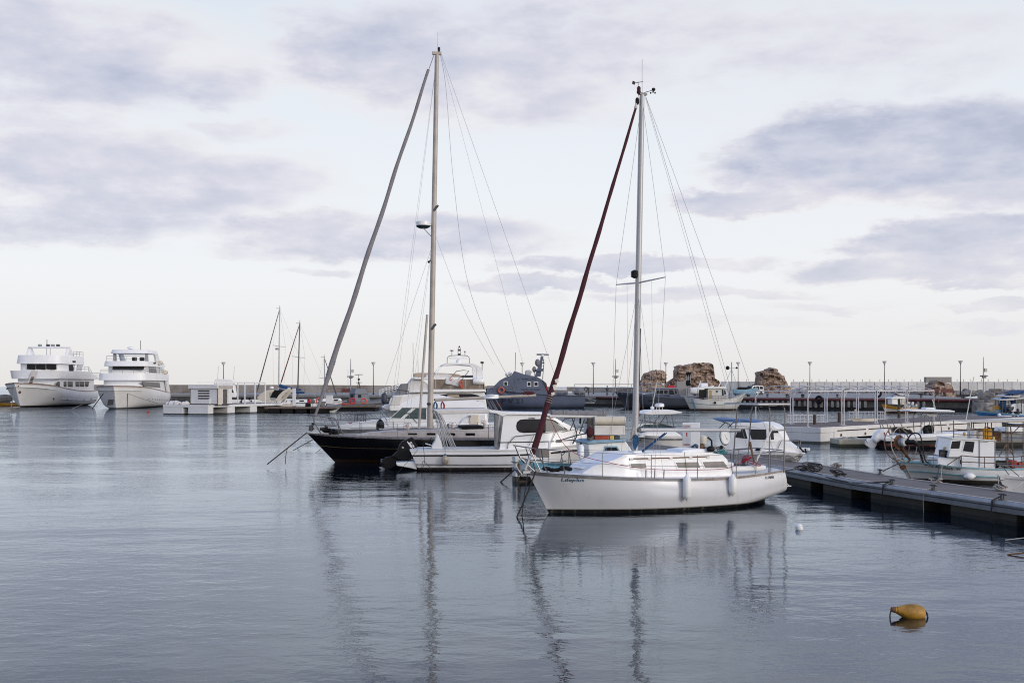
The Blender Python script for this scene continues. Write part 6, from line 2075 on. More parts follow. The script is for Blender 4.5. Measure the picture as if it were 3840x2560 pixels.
ms = MB().prism(mast_, -.55, .55).tube(Pz.line([(800, 300, 0), (890, 290, 0)]), .07, 5).tube(Pz.line([(790, 390, 0), (870, 380, 0)]), .09, 5).box(tuple(Pz.p(772, 410, -.9)), tuple(Pz.p(860, 385, .9))).build('mast_tower', NAVY, rt)
MB().tube(Pz.line([(865, 215, .5), (880, 300, .9), (862, 520, 1.2)]), .06, 5).build('mast_ladder', DSTEEL, ms)
for k in range(6):
    MB().box(tuple(Pz.p(862 + 2 * k, 262 + 40 * k, -.2)), tuple(Pz.p(884 - 3 * k, 256 + 40 * k, .4))).build('mast_rung', DSTEEL, ms)
a_, b_ = Pz.p(780, 178, 0), Pz.p(947, 184, 0)
MB().tube([a_, b_], .14, 6).build('radar_bar', PIPE, rt)
MB().lathe([(.25, -.3), (.3, 0), (.15, .15)], Pz.p(862, 195, 0), n=10).build('radar_pedestal', SMOOTHW, rt)
for u, v, k in ((793, 292, 1), (748, 385, .8)):
    p = Pz.p(u, v, -.4)
    MB().ell(p, (.42 * k, .42 * k, .6 * k), 10, 8).build('satellite_dome', GREYC, rt)
    MB().tube([p, Pz.p(u + 5, v + 90, -.4)], .05, 5).build('dome_post', PIPE, rt)
for u, v in ((372, 455), (412, 440)):
    p = Pz.p(u, v, -.8)
    MB().ell(p, .3, 10, 6).tube([p, Pz.p(u, v + 40, -.8)], .08, 5).build('bridge_lamp', SMOOTHW, rt)
cvr = P_([(625, 460), (635, 395), (690, 388), (728, 415), (710, 440), (702, 478)])
MB().prism(cvr, -.9, .5).build('gun_cover', M('pale_tarp', (.45, .46, .47), .85, var=.1), rt, bevel=.15)
MB().tube(Pz.line([(485, 405, 0), (490, 150, 0)]), .04, 4).build('aerial', DSTEEL, rt)
text(rt, 'MARINE  POLICE', NAVYD, (lambda q: (q.x, q.z))(Pz.p(578, 528, -2.1)), 2.25, .27, lambda x, z: pyf(x, z) - .03, bold=.03)
text(rt, 'ΝΑΥΤΙΚΗ  ΑΣΤΥΝΟΜΙΑ', NAVYD, (lambda q: (q.x, q.z))(Pz.p(570, 676, -2.2)), 3.0, .27, lambda x, z: pyf(x, z) - .03, bold=.03)
text(rt, 'P V 21', NAVYD, (lambda q: (q.x, q.z))(Pz.p(300, 855, -2.6)), 3.3, .78, lambda x, z: hP.y(x, z, -1, .04), bold=.02)
patch(rt, hP, P_([(225, 850), (262, 845), (305, 890), (258, 890)], -2.4), ORANGE, 'hull_stripe', .03)
rail([Pz.p(u, 738, -2.4) for u in (960, 1050, 1130, 1210, 1290, 1370, 1450)], 1.1, .03, mid=2).build('guard_rail', PIPE, rt)
rail([Pz.p(u, 690, -2.3) for u in (100, 190, 280, 370, 470)], .9, .03).build('foredeck_rail', PIPE, rt)
MB().lathe([(.2, -.95), (.38, -.9), (.38, .9), (.2, .95)], Pz.p(1112, 657, -1.2), axis='x', n=14).build('liferaft_canister', SMOOTHW, rt)
MB().box(tuple(Pz.p(1060, 738, -2)), tuple(Pz.p(1185, 698, 1))).build('deck_locker', NAVY, rt, bevel=.05)
MB().box(tuple(Pz.p(1212, 722, -2)), tuple(Pz.p(1260, 686, -1))).build('deck_box', SMOOTHW, rt, bevel=.05)
p = Pz.p(1370, 690, -.9)
bt = MB().ell((p.x, p.y, p.z), (.8, .8, .58), 14, 8).ell((p.x - .35, p.y, p.z - .1), (.6, .7, .45), 10, 6).ell((p.x + .45, p.y, p.z - .12), (.5, .7, .45), 10, 6).build('covered_tender', GREYC, rt)
dv = MB()
for a, b in (((1440, 740), (1445, 630)), ((1445, 630), (1500, 640)), ((1495, 740), (1500, 635)), ((1460, 700), (1495, 640))):
    dv.tube(Pz.line([(a[0], a[1], -1), (b[0], b[1], -1)]), .1, 6)
dv.build('crane', DSTEEL, rt)
sp = MB()
for y in (-2, 1.5):
    sp.tube(Pz.line([(1450, 775, y), (1600, 815, y), (1560, 840, y), (1445, 840, y)]), .07, 5).tube(Pz.line([(1470, 780, y), (1545, 835, y)]), .05, 5)
sp.box((hP.S[-1][0], -2, .75), (hP.S[-1][0] + 1.5, 1.6, .88)).build('stern_platform', PIPE, rt)
q = Pz.p(292, 672, -2.3)
lifebuoy(Pz.world((q.x, pyf(q.x, q.z) - .25, q.z)), (0, -1, 0), .42, M('pale_red', (.45, .1, .08), .5), 'pale red lifebuoy on the grey patrol ship superstructure')

Dk = Fr('patrol_boat', 'dark grey patrol boat with a low wheelhouse, left of the white fishing boat', 'patrol boat', 2330, 176, -3)
rt = Dk.root
DH = M('dark_patrol_hull', (.035, .042, .058), .45, var=.15, scale=.8, bands=((.2, (.012, .013, .016)),))
hD = Hull([(-1, 0, 2.65), (2, 1.5, 2.4), (4.5, 2.0, 2.15), (7, 2.1, 1.95), (10.8, 2.0, 1.85)], [(.8, -.3), (2.5, -.4), (5, -.4), (7.5, -.4), (10.6, -.3)], PV, PC, 0, n=24, m=10)
hD.mesh().build('hull', DH, rt, sharp=50)
hD.deck(.03, 0, .04).build('deck', NAVY, rt)
hD.strip(.0, .1, .05).build('rub_rail', NAVY, rt)
hD.strip(.42, .47, .06, .15, 1).build('side_strake', NAVYD, rt)
Dk.ref(2300, 1300)
dsup = Dk.xz([(400, 705), (430, 660), (560, 640), (590, 580), (600, 568), (840, 570), (890, 575), (940, 705)], -1.5)
MB().prism(dsup, -1.5, 1.5).build('wheelhouse', NAVY, rt, bevel=.06)
MB().prism(Dk.xz([(580, 575), (600, 562), (890, 566), (900, 580)], -1.5), -1.6, 1.6).build('roof', M('pale_blue_roof', (.3, .33, .38), .5), rt, bevel=.03)
for pl in ([(590, 645), (602, 598), (690, 598), (690, 650)], [(700, 598), (750, 598), (750, 650), (700, 650)], [(765, 592), (820, 592), (850, 662), (768, 660)], [(840, 592), (868, 592), (880, 650), (850, 650)]):
    window(rt, Dk.xz(pl, -1.5), 1.5, PIPE, PANE, .05)
MB().box(tuple(Dk.p(352, 680, -1.4)), tuple(Dk.p(425, 642, .2))).build('deck_locker', SMOOTHW, rt, bevel=.05)
MB().lathe([(.1, -.6), (.28, -.5), (.28, .5), (.1, .6)], Dk.p(795, 555, -.5), axis='x', n=10).build('liferaft_canister', RED, rt)
MB().ell(Dk.p(680, 520, 0), .26, 10, 8).tube(Dk.line([(680, 530, 0), (680, 565, 0)]), .06, 5).build('radar_dome', M('pale_green', (.5, .55, .5), .4), rt)
MB().tube(Dk.line([(610, 470, 0), (600, 570, 0)]), .05, 5).build('aerial', PIPE, rt)
MB().prism(Dk.xz([(700, 668), (775, 668), (775, 688), (700, 688)], -1.55), -1.56, -1.52).build('vent_panel', BLACK, rt)
rail([Dk.p(u, v, -1.5) for u, v in ((20, 650), (120, 660), (215, 668), (300, 672), (400, 680))], 1.2, .03, mid=2).build('guard_rail', PIPE, rt)
for k in range(4):
    q = Dk.p(365 + 30 * k + (60 if k > 1 else 0), 742, -2)
    MB().box((q.x, hD.y(q.x, q.z, -1, .04), q.z - .1), (q.x + .35, hD.y(q.x, q.z, -1, -.02), q.z + .12)).build('hull_vent', BLACK, rt)

# ------------------------------------------------------------------ white wooden fishing boat and things on the quay
Fb = Fr('fishing_boat', 'weathered white wooden fishing boat with a light blue bow stripe, moored at the far quay', 'fishing boat', 2588, 164, 2)
rt = Fb.root
FH = M('weathered_white_hull', (.6, .6, .58), .6, var=.1, scale=.8, streak=.6, streak_c=(.3, .25, .2), bands=((.22, (.06, .025, .015)),))
hF = Hull([(-.9, .0, 1.95), (.4, .85, 1.75), (2.2, 1.4, 1.5), (4, 1.5, 1.45), (6, 1.4, 1.75), (7.5, .85, 2.3), (8.3, 0, 2.75)], [(.2, -.3), (1, -.4), (2.5, -.4), (4, -.4), (5.3, -.4), (6.2, -.3), (6.6, -.2)], PV, PR, 1, n=28, m=10, blend=.35)
hF.mesh().build('hull', FH, rt, sharp=50)
hF.deck(.35, .05, .03).build('deck', M('worn_deck', (.3, .27, .23), .8, var=.3), rt)
hF.strip(.0, .06, .04).build('gunwale', FH, rt)
hF.strip(.35, .375, .03).build('painted_line', M('blue_green_line', (.06, .14, .16), .6), rt)
hF.strip(.02, .95, .02, .115, .15, n=4, k=6).build('bow_stripe', SKYBLUE, rt)
Fb.ref(2300, 1300)
MB().prism(Fb.xz([(1290, 735), (1290, 575), (1470, 570), (1545, 580), (1575, 640), (1590, 735)], -.9), -1.0, 1.0).build('wheelhouse', M('old_white_paint', (.62, .6, .55), .6, streak=.3), rt, bevel=.04)
MB().prism(Fb.xz([(1080, 575), (1180, 555), (1540, 548), (1560, 572), (1480, 572), (1180, 572)], -.9), -1.25, 1.25).build('roof', SMOOTHW, rt)
for u in (1165, 1300):
    for y in (-1.0, 1.0):
        MB().tube([Fb.p(u, 720, y), Fb.p(u, 572, y)], .05, 5).build('roof_post', DSTEEL, rt)
for pl in ([(1498, 590), (1515, 588), (1520, 670), (1500, 668)], [(1528, 590), (1545, 610), (1550, 655), (1530, 655)], [(1415, 605), (1437, 605), (1437, 625), (1415, 625)]):
    window(rt, Fb.xz(pl, -1.0), 1.0, SKYBLUE, GLASS, .04)
MB().prism(Fb.xz([(1325, 600), (1355, 600), (1355, 715), (1325, 715)], -1.0), -1.03, -.98).build('door', M('ochre_door', (.4, .27, .1), .6), rt)
MB().prism(Fb.xz([(1180, 590), (1285, 590), (1285, 700), (1180, 700)], -.6), -.62, -.58).build('awning_window', GLASS, rt)
MB().lathe([(.2, -.55), (.36, -.45), (.36, .45), (.2, .55)], Fb.p(1250, 532, -.4), axis='x', n=12).build('liferaft_canister', SMOOTHW, rt)
for a, b in (((1170, 560), (1205, 470)), ((1450, 555), (1480, 485)), ((1545, 550), (1575, 480))):
    MB().tube(Fb.line([(a[0], a[1], -.5), (b[0], b[1], -.5)]), .07, 5).build('roof_strut', SMOOTHW, rt)
rail([Fb.p(u, 728, -1.35) for u in (1290, 1370, 1450, 1540, 1600)], .55, .03).build('guard_rail', PIPE, rt)
MB().tube(Fb.line([(1600, 720, 0), (1612, 540, 0)]), .06, 5).build('bow_ladder', DSTEEL, rt)
mq = MB().tube(Fb.line([(1635, 700, .3), (1630, 210, .3)]), .075, 6)
for b in ((1560, 460), (1705, 520)):
    mq.tube(Fb.line([(1630, 310, .3), (b[0], b[1], .3)]), .03, 4)
mq.tube(Fb.line([(1550, 298, .3), (1705, 295, .3)]), .04, 4)
mq.build('signal_mast', M('pale_blue_mast', (.32, .4, .47), .5), rt)
MB().ell(Fb.p(1575, 290, .3), .3, 8, 6).ell(Fb.p(1700, 290, .3), .16, 8, 6).build('mast_lamp', BLACK, rt)
bl = MB().prism(Fb.xz([(1390, 755), (1412, 755), (1415, 785), (1390, 780)], -1.6), -1.75, -1.4).build('hull_outlet', BLACK, rt)
fish = [(0, 0)]
so2 = openboat('dry_stored_boat', 'light blue boat stored on the quay behind the white wooden fishing boat', 'boat', 2748, 178, 0, 3.4, .8, .6, SKYBLUE, SKYBLUE, bow=1, rise=.3)
so2.root.location.z = QZ + .55
MB().box((.8, -.5, -.6), (1.1, .5, -.2)).box((2.3, -.5, -.6), (2.6, .5, -.2)).build('cradle', OLDWOOD, so2.root)
MB().prism([(.6, .6), (.8, 1.0), (2.4, 1.0), (2.8, .6)], -.5, .5).build('cover', BLACK, so2.root, bevel=.06)
so3 = openboat('dry_stored_boat', 'white speedboat stored on the quay below the largest ruin', 'boat', 2585, 190, 0, 3.6, .9, .9, WHITE, WHITE, bow=1, rise=.4)
so3.root.location.z = QZ + .5
MB().box((.8, -.5, -.55), (1.1, .5, -.1)).box((2.3, -.5, -.55), (2.6, .5, -.1)).build('cradle', OLDWOOD, so3.root)
# lifting frame bundles
lf = tag(empty('net_hoist', (wp(2581, HY, 181).x, 181, QZ)), 'pale upright hoist with black net bundles below the largest ruin', 'hoist')
for x in (-.32, 0, .32):
    MB().tube([(x, 0, 0), (x, 0, 3.9)], .07, 6).build('hoist_post', PIPE, lf)
nb = MB()
for k in range(8):
    nb.ell((-.3 + .09 * k, -.1, 3.65 + .12 * math.sin(k * 2)), (.16, .2, .16), 7, 5)
    nb.ell((-.3 + .08 * k, -.1, 2.2 + .25 * math.sin(k * 2.4)), (.15, .2, .28), 7, 5)
nb.build('net_bundle', MATBLACK, lf)
bx = MB().box((-.9, -.8, 0), (.9, .8, 2.5)).build('transformer_box', CONC, bevel=.03)
bx.location = (wp(2556, HY, 192).x, 192, QZ)
tag(bx, 'grey concrete box on the quay beside the net hoist', 'utility box')


# ------------------------------------------------------------------ white off-road car on the quay
car = tag(empty('parked_car', (wp(2820, HY, 198).x, 198, QZ + .02), R(205)), 'white off-road car parked on the quay left of the pointed ruin', 'car')
CW = M('car_white', (.72, .72, .71), .3, var=.03, coat=.5)
bd = MB().prism([(-2.0, .45), (-2.05, .95), (-1.9, 1.05), (.75, 1.08), (1.9, .98), (2.05, .8), (2.05, .45)], -.85, .85).build('body', CW, car, bevel=.08)
cbn = MB().prism([(-1.95, 1.04), (-1.85, 1.75), (.25, 1.78), (.85, 1.06)], 0, 0, lambda x, z, e: e * (.84 - .16 * (z - 1.04))).build('cabin', CW, car, bevel=.06)
for s in (-1, 1):
    for pl in ([(-1.8, 1.1), (-1.72, 1.62), (-1.05, 1.64), (-1.05, 1.1)], [(-.95, 1.1), (-.95, 1.64), (-.3, 1.64), (-.3, 1.1)], [(-.2, 1.1), (-.2, 1.64), (.15, 1.64), (.6, 1.1)]):
        MB().prism(pl, 0, 0, lambda x, z, e: s * (.84 - .16 * (z - 1.04)) + .012 * e).build('side_window', GLASS, car)
MB().loft([[(.32, -.66, 1.7), (.32, .66, 1.7), (.80, .76, 1.12), (.80, -.76, 1.12)], [(.38, -.66, 1.72), (.38, .66, 1.72), (.86, .76, 1.14), (.86, -.76, 1.14)]]).build('windscreen', GLASS, car)
MB().box((2.03, -.5, .68), (2.08, .5, .86)).build('grille', BLACK, car)
MB().box((1.95, -.88, .42), (2.16, .88, .62)).build('bumper', PIPE, car, bevel=.04)
for s in (-1, 1):
    MB().lathe([(.02, 0), (.11, .01), (.11, .05)], (2.02, s * .64, .78), axis='x', n=12).build('headlight', PIPE, car)
    for x in (-1.25, 1.3):
        wl_ = MB().lathe([(.2, -.11), (.36, -.11), (.38, -.05), (.38, .05), (.36, .11), (.2, .11)], (x, s * .8, .38), axis='y', n=18).build('wheel', BLACK, car)
        MB().lathe([(.02, -.115), (.2, -.1), (.2, .1), (.02, .115)], (x, s * .8, .38), axis='y', n=12).build('rim', PIPE, wl_)
MB().box((-1.6, -.62, 1.8), (.0, .62, 1.84)).box((-1.2, -.5, 1.84), (-.4, .4, 1.96)).build('roof_rack', DSTEEL, car)
MB().box((.72, -1.05, 1.12), (.86, -.86, 1.3)).box((.72, .86, 1.12), (.86, 1.05, 1.3)).build('wing_mirror', BLACK, car, bevel=.02)


# ------------------------------------------------------------------ lamp posts, camera masts
lampglass = M('lamp_glass', (.7, .7, .7), .3, var=.02)


def make_lamp():
    o = empty('street_lamp', (0, 0, 0))
    MB().lathe([(.16, 0), (.16, .3), (.09, .35), (.07, 3), (.055, 5.6), (.1, 5.68), (.1, 5.78)], (0, 0, 0), n=8).build('post', BLACK, o)
    ld = MB().lathe([(.1, 5.78), (.16, 5.8), (.42, 6.28), (.4, 6.3)], (0, 0, 0), n=8).build('lamp_head', lampglass, o)
    MB().lathe([(.44, 6.28), (.46, 6.32), (.1, 6.36), (.02, 6.36)], (0, 0, 0), n=8).build('cap', PIPE, ld)
    return o


LAMPS = [(838, 1358, 'second-deck white box of the yacht behind the kiosk'), (1400, 1358, 'left of the flybridge yacht, right of the camera mast'), (1958, 1360, 'rising behind the grey patrol ship'), (2225, 1359, 'standing alone right of the maroon furled sail'), (2497, 1359, 'between the leftmost ruin and the largest ruin'),
         (2768, 1358, 'behind the white wooden fishing boat mast'), (3037, 1357, 'right of the pointed ruin, against the sea wall'), (3317, 1354, 'above the canopy frames, before the low rubble heap'), (3602, 1353, 'right of the rubble heap, rightmost lamp')]
L0 = make_lamp()
for i, (px, py, where) in enumerate(LAMPS):
    o = L0 if i == 0 else copy_tree(L0)
    Yl = 6.34 + QZ
    Yd = (Yl - H) * F / (HY - py)
    o.location = (wp(px, HY, Yd).x, Yd, QZ + .02)
    tag(o, 'black street lamp with glass head ' + (where if i else 'rising behind the kiosk on the white platform'), 'street lamp', 'street lamps along the quay')
o = tag(empty('floodlight_post', (wp(1808, HY, 210).x, 210, QZ)), 'pale post with a square floodlight left of the grey patrol ship', 'floodlight')
MB().tube([(0, 0, 0), (0, 0, 5.9)], .08, 6).build('post', PIPE, o)
MB().obox((0, -.15, 6.05), (.6, .5, .4), 0, .2).build('lamp_head', DSTEEL, o)


def cam_mast(px, py, Yd, label, zs):
    o = tag(empty('camera_mast', (wp(px, HY, Yd).x, Yd, QZ)), label, 'camera mast', 'camera masts on the quay')
    top = H + (HY - py) * Yd / F - QZ
    MB().tube([(0, 0, 0), (0, 0, top * .68), (0, 0, top)], [.11, .09, .05], 6).build('mast_pole', PIPE, o)
    MB().box((-.1 + .25, -.2, top * .68 - .4), (.55, .15, top * .68 + .2)).build('equipment_box', CANVASC, o)
    MB().box((-.25, -.3, top * .5 - .25), (.35, .1, top * .5 + .25)).build('control_box', GREYC, o)
    for s in (-1, 1):
        MB().tube([(0, 0, top * .5 + .1), (s * .45, -.1, top * .5 + .12)], .05, 5).obox((s * .5, -.15, top * .5 + .1), (.3, .18, .18), s * .3).build('camera', DSTEEL, o)
    return o


cam_mast(1315, 1345, 208, 'tall pale camera mast with a yellow box, behind the small grey police launch', 0)
cam_mast(2308, 1345, 212, 'tall pale camera mast between the maroon sail and the white sloop mast', 0)
cam_mast(3688, 1338, 190, 'tall pale camera mast in front of the sea wall at the far right', 0)
# person on the quay (a few pixels tall)
pr = MB()
pr.loft([[(-.17, -.09, 0), (-.04, -.09, 0), (-.04, .09, 0), (-.17, .09, 0)], [(-.16, -.1, .45), (-.02, -.1, .45), (-.02, .1, .45), (-.16, .1, .45)], [(-.18, -.12, .9), (0, -.12, .9), (0, .12, .9), (-.18, .12, .9)]])
pr.loft([[(.04, -.09, 0), (.17, -.09, 0), (.17, .09, 0), (.04, .09, 0)], [(.02, -.1, .45), (.16, -.1, .45), (.16, .1, .45), (.02, .1, .45)], [(0, -.12, .9), (.18, -.12, .9), (.18, .12, .9), (0, .12, .9)]])
pr.lathe([(.17, .85), (.19, 1.1), (.23, 1.38), (.13, 1.48), (.06, 1.5), (.06, 1.56), (.1, 1.6), (.11, 1.68), (.08, 1.77), (.01, 1.8)], (0, 0, 0), n=10)
for s in (-1, 1):
    pr.tube([(s * .2, 0, 1.4), (s * .27, -.03, 1.15), (s * .2, -.2, 1.0)], [.06, .05, .035], 6)
o = pr.build('person', NAVYD)
o.location = (wp(2277, HY, 204).x, 204, QZ + .03)
tag(o, 'person in dark clothes standing on the far quay behind the patrol boats', 'person')
rail([(x, y - .0, QZ + .01) for x, y in ((11, 201), (14, 199), (17.5, 197), (20.5, 195), (23, 192), (26, 188))], 2.0, .05, mid=2).build('quay_fence', PIPE)
tag(col.objects['quay_fence'], 'tall thin pipe fence along the quay left of the ruins', 'fence')
# ------------------------------------------------------------------ long walkway pontoon on the right
def strip_dock():
    L = [(13.9, 20.0), (12.33, 27.4), (10.33, 34.45), (9.4, 40.2), (7.6, 46.5), (4.2, 58), (1.2, 68)]
    Rr = [(15.9, 20.6), (14.3, 28.1), (12.22, 35.0), (11.25, 41), (9.55, 47.2), (6.15, 58.7), (3.1, 68.6)]
    return L, Rr


DL, DR = strip_dock()
pon = tag(empty('walkway_pontoon', (0, 0, 0)), 'long grey planked walkway pontoon with pipe edges, running back from the lower right', 'pontoon')
dm = MB()
n = len(DL)
dm.loft([[(a[0], a[1], .5), (a[0], a[1], .56), (b[0], b[1], .56), (b[0], b[1], .5)] for a, b in zip(DL, DR)])
dk_ = dm.build('deck', PLANK, pon)
for side, E, sg in (('near', DL, -1), ('far', DR, 1)):
    MB().tube([(x + sg * .03, y, .5) for x, y in E], .075, 8).build('edge_pipe', PIPE, pon)
    MB().loft([[(x + sg * .06, y, .3), (x + sg * .1, y, .42), (x + sg * .02, y, .42), (x, y, .3)] for x, y in E]).build('edge_beam', PIPE, pon)
    MB().loft([[(x - sg * .05, y, .561), (x - sg * .05, y, .585), (x - sg * .16, y, .585), (x - sg * .16, y, .561)] for x, y in E]).build('edge_board', OLDALU, pon)
for i in range(n - 1):
    a0, a1, b0, b1 = Vector((*DL[i], 0)), Vector((*DL[i + 1], 0)), Vector((*DR[i], 0)), Vector((*DR[i + 1], 0))
    L = (a1 - a0).length
    k = max(1, round(L / 3.3))
    for j in range(k):
        t0, t1 = (j + .07) / k, (j + .78) / k
        p = [a0.lerp(a1, t0), b0.lerp(b1, t0), b0.lerp(b1, t1), a0.lerp(a1, t1)]
        c = sum(p, Vector()) / 4
        p = [q + (c - q).normalized() * .06 for q in p]
        MB().plan([(q.x, q.y) for q in p], -.4, .4).build('concrete_float', FLOATC, pon, bevel=.03)
    MB().loft([[tuple(a0.lerp(b0, .25) + Vector((0, 0, .3))), tuple(a0.lerp(b0, .75) + Vector((0, 0, .3))), tuple(a0.lerp(b0, .75) + Vector((0, 0, -.3))), tuple(a0.lerp(b0, .25) + Vector((0, 0, -.3)))],
               [tuple(a1.lerp(b1, .25) + Vector((0, 0, .3))), tuple(a1.lerp(b1, .75) + Vector((0, 0, .3))), tuple(a1.lerp(b1, .75) + Vector((0, 0, -.3))), tuple(a1.lerp(b1, .25) + Vector((0, 0, -.3)))]]).build('under_beam', MATBLACK, pon)


def dock_at(px, E):
    "point on a dock edge seen in photo column px"
    for i in range(n - 1):
        (x0, y0), (x1, y1) = E[i], E[i + 1]
        t = (px - CX) / F
        den = (x1 - x0) - t * (y1 - y0)
        s = (t * y0 - x0) / den
        if -.001 <= s <= 1.001:
            return Vector((x0 + (x1 - x0) * s, y0 + (y1 - y0) * s, .575))
    return Vector((*E[0], .575))


def make_cleat():
    o = empty('mooring_cleat', (0, 0, 0))
    MB().box((-.11, -.05, 0), (.11, .05, .02)).build('base', DSTEEL, o)
    MB().tube([(-.05, 0, .015), (-.05, 0, .13)], .02, 6).tube([(.05, 0, .015), (.05, 0, .13)], .02, 6).build('stem', DSTEEL, o)
    MB().tube([(-.17, 0, .125), (-.08, 0, .14), (.08, 0, .14), (.17, 0, .125)], [.016, .024, .024, .016], 6).build('horn', DSTEEL, o)
    return o


C0 = make_cleat()
CL = [(3330, 1803, DL, 'near edge cleat with hanging rope, second from the sloop stern'), (3484, 1822, DL, 'bare cleat at the middle of the near edge'), (3742, 1860, DL, 'cleat with a rope hanging, rightmost on the near edge'),
      (3313, 1775, DR, 'cleat holding the black bow rope of the blue-edged fishing boat'), (3522, 1800, DR, 'cleat wound with pale rope beside the blue-edged fishing boat hull'), (3765, 1830, DR, 'cleat wound with pale rope near the small white bow'),
      (3150, 1770, DR, 'lone cleat with a pale rope heap on the far edge near the sloop'), (3005, 1765, DL, 'cleat under a black rope heap beside the sloop stern')]
cl_pts = []
for i, (px, py, E, lab) in enumerate(CL):
    o = C0 if i == 0 else copy_tree(C0)
    p = dock_at(px, E)
    sg = 1 if E is DL else -1
    p = p + Vector((.11 * sg, 0, .012))
    o.location = p
    o.rotation_euler = (0, 0, R(100 if E is DL else 98))
    tag(o, 'dark metal ' + lab, 'cleat', 'mooring cleats along the walkway pontoon')
    cl_pts.append(p)


def heap(p, mat, label, k=7, s=.12, seed=0):
    rnd = random.Random(seed)
    m = MB()
    for i in range(k):
        q = Vector((rnd.uniform(-s, s), rnd.uniform(-s, s), .03 + rnd.uniform(0, s * .8)))
        m.torus(q, rnd.uniform(s * .5, s), .018, (rnd.uniform(-.6, .6), rnd.uniform(-.6, .6), 1), 12, 5)
    o = m.build('rope_heap', mat)
    o.location = p
    return tag(o, label, 'rope heap')


heap(cl_pts[4] + Vector((0, 0, -.02)), ROPEW, 'pale rope wound round the cleat under the blue-edged fishing boat', 7, .12, 1)
heap(cl_pts[5] + Vector((0, 0, -.02)), ROPEW, 'pale rope wound round the far cleat nearest the right edge', 7, .13, 2)
heap(cl_pts[6] + Vector((0, 0, -.02)), ROPEW, 'small pale rope heap on the far dock edge, right of the cabin boat bow', 6, .13, 3)
heap(cl_pts[7] + Vector((.1, -.1, -.01)), ROPE, 'larger heap of black rope on the walkway pontoon beside the sloop stern', 10, .26, 4)
heap(dock_at(3125, DL) + Vector((.15, 0, .0)), ROPE, 'smaller heap of black rope on the near dock edge right of the big heap', 7, .15, 5)
heap(dock_at(2985, DR) + Vector((-.2, 0, .0)), ROPEW, 'grey rope heap on the dock under the bow of the cabin boat', 8, .2, 6)
rope([S.world(hS.pt(1, .05, -1)), dock_at(3000, DL) + Vector((.1, 0, .08))], .018, ROPE, 'short black stern rope from the white sloop to the walkway pontoon')
rope([cl_pts[7] + Vector((0, 0, .05)), dock_at(3120, DL) + Vector((-.09, 0, -.05)), dock_at(3220, DL) + Vector((-.09, 0, -.06)), cl_pts[0] + Vector((-.05, 0, .08))], .02, ROPE, 'long black rope lying along the near edge of the walkway pontoon')
for i, (dx, mat, lab) in enumerate(((0, ROPE, 'dark ropes hanging down the pontoon side below the second cleat'), (1, ROPEW, 'thin pale rope hanging to the water from the bare middle cleat'), (2, ROPE, 'dark rope hanging from the rightmost near cleat'))):
    p = cl_pts[dx]
    m = MB()
    for k in range(3 if mat is ROPE else 1):
        m.tube([p + Vector((-.02, .02 * k, .09)), p + Vector((-.24, .03 * k, -.02)), p + Vector((-.27 - .02 * k, -.03 * k, -.3)), p + Vector((-.3 + .03 * k, -.12 * (mat is ROPEW) - .05 * k, -.62))], .013 if mat is ROPE else .008, 5)
    tag(m.build('hanging_rope', mat), lab, 'rope')

# ------------------------------------------------------------------ blue-edged fishing boat on the right
N_ = Fr('net_fishing_boat', 'white fishing boat with turquoise gunwale and a net winch on its bow, lettered ΑΓΙΟΣ ΝΙΚΟΛΑΟΣ', 'fishing boat', 3425, 41.0, -3)
rt = N_.root
NH = M('old_fishing_hull', (.66, .66, .65), .5, var=.07, scale=1.2, streak=.35, streak_c=(.42, .33, .22), bands=((.12, (.05, .04, .03)),))
sh = []
for px, py, b in ((3366, 1733, 0), (3440, 1733, .42), (3530, 1742, .85), (3640, 1752, 1.12), (3760, 1757, 1.2), (3880, 1753, 1.15), (3990, 1742, .9)):
    q = N_.at(px, py, -b)
    sh.append((q.x, b, q.z))
hN = Hull(sh, [(.05, -.3), (.6, -.35), (1.5, -.4), (2.6, -.4), (3.8, -.4), (4.8, -.35), (5.4, -.2)], [(1, 0), (.78, .25), (.55, .5), (.3, .8), (0, 1)], PR, 0, n=30, m=14, blend=.5)
hN.mesh().build('hull', NH, rt, sharp=50)
hN.deck(.12, .03, .03).build('deck', M('fishing_deck', (.5, .5, .49), .7, var=.1), rt)
hN.strip(-.02, .06, .035).build('gunwale', TURQ, rt)
hN.strip(.3, .35, .03, 0, .85).build('rubbing_strake', TURQ, rt)
N_.ref(3200, 1560)
sp = N_.xz([(685, 575), (760, 570), (815, 620), (740, 660), (700, 640)], 0)
MB().prism(sp, -.09, .09).build('stem_post', TURQ, rt, bevel=.02)
N_.tube('stem_band', [N_.p(735, 600, -.05), hN.pt(.06, .2, -1, .02), hN.pt(.05, .6, -1, .02), hN.pt(.03, .95, -1, .02)], .03, OLDALU)
text(rt, 'ΑΓΙΟΣ ΝΙΚΟΛΑΟΣ', INK, (lambda q: (q.x, q.z))(N_.p(1012, 690, -.85)), .86, .085, lambda x, z: hN.y(x, z), slope=R(-8.5), bold=.03, shear=.25)
text(rt, 'LL11847', INK, (lambda q: (q.x, q.z))(N_.p(1365, 742, -1.1)), .33, .085, lambda x, z: hN.y(x, z), slope=R(-3), bold=.0, shear=.25)
MB().prism(N_.xz([(1155, 565), (1480, 570), (1480, 720), (1155, 690)], -.55), -.6, .6).build('foredeck_box', SMOOTHW, rt, bevel=.03)
MB().lathe([(.02, 0), (.06, .0), (.065, .02), (.065, .14), (.03, .16)], N_.p(1050, 655, -.3), n=10).build('deck_post', TURQ, rt)
cab = N_.xz([(1300, 565), (1330, 450), (1362, 305), (1725, 318), (1950, 338), (1952, 725), (1480, 700), (1480, 565)], -.75)
nz0 = min(z for x, z in cab)
MB().prism(cab, -.78, .78).build('wheelhouse', SMOOTHW, rt, bevel=.025)
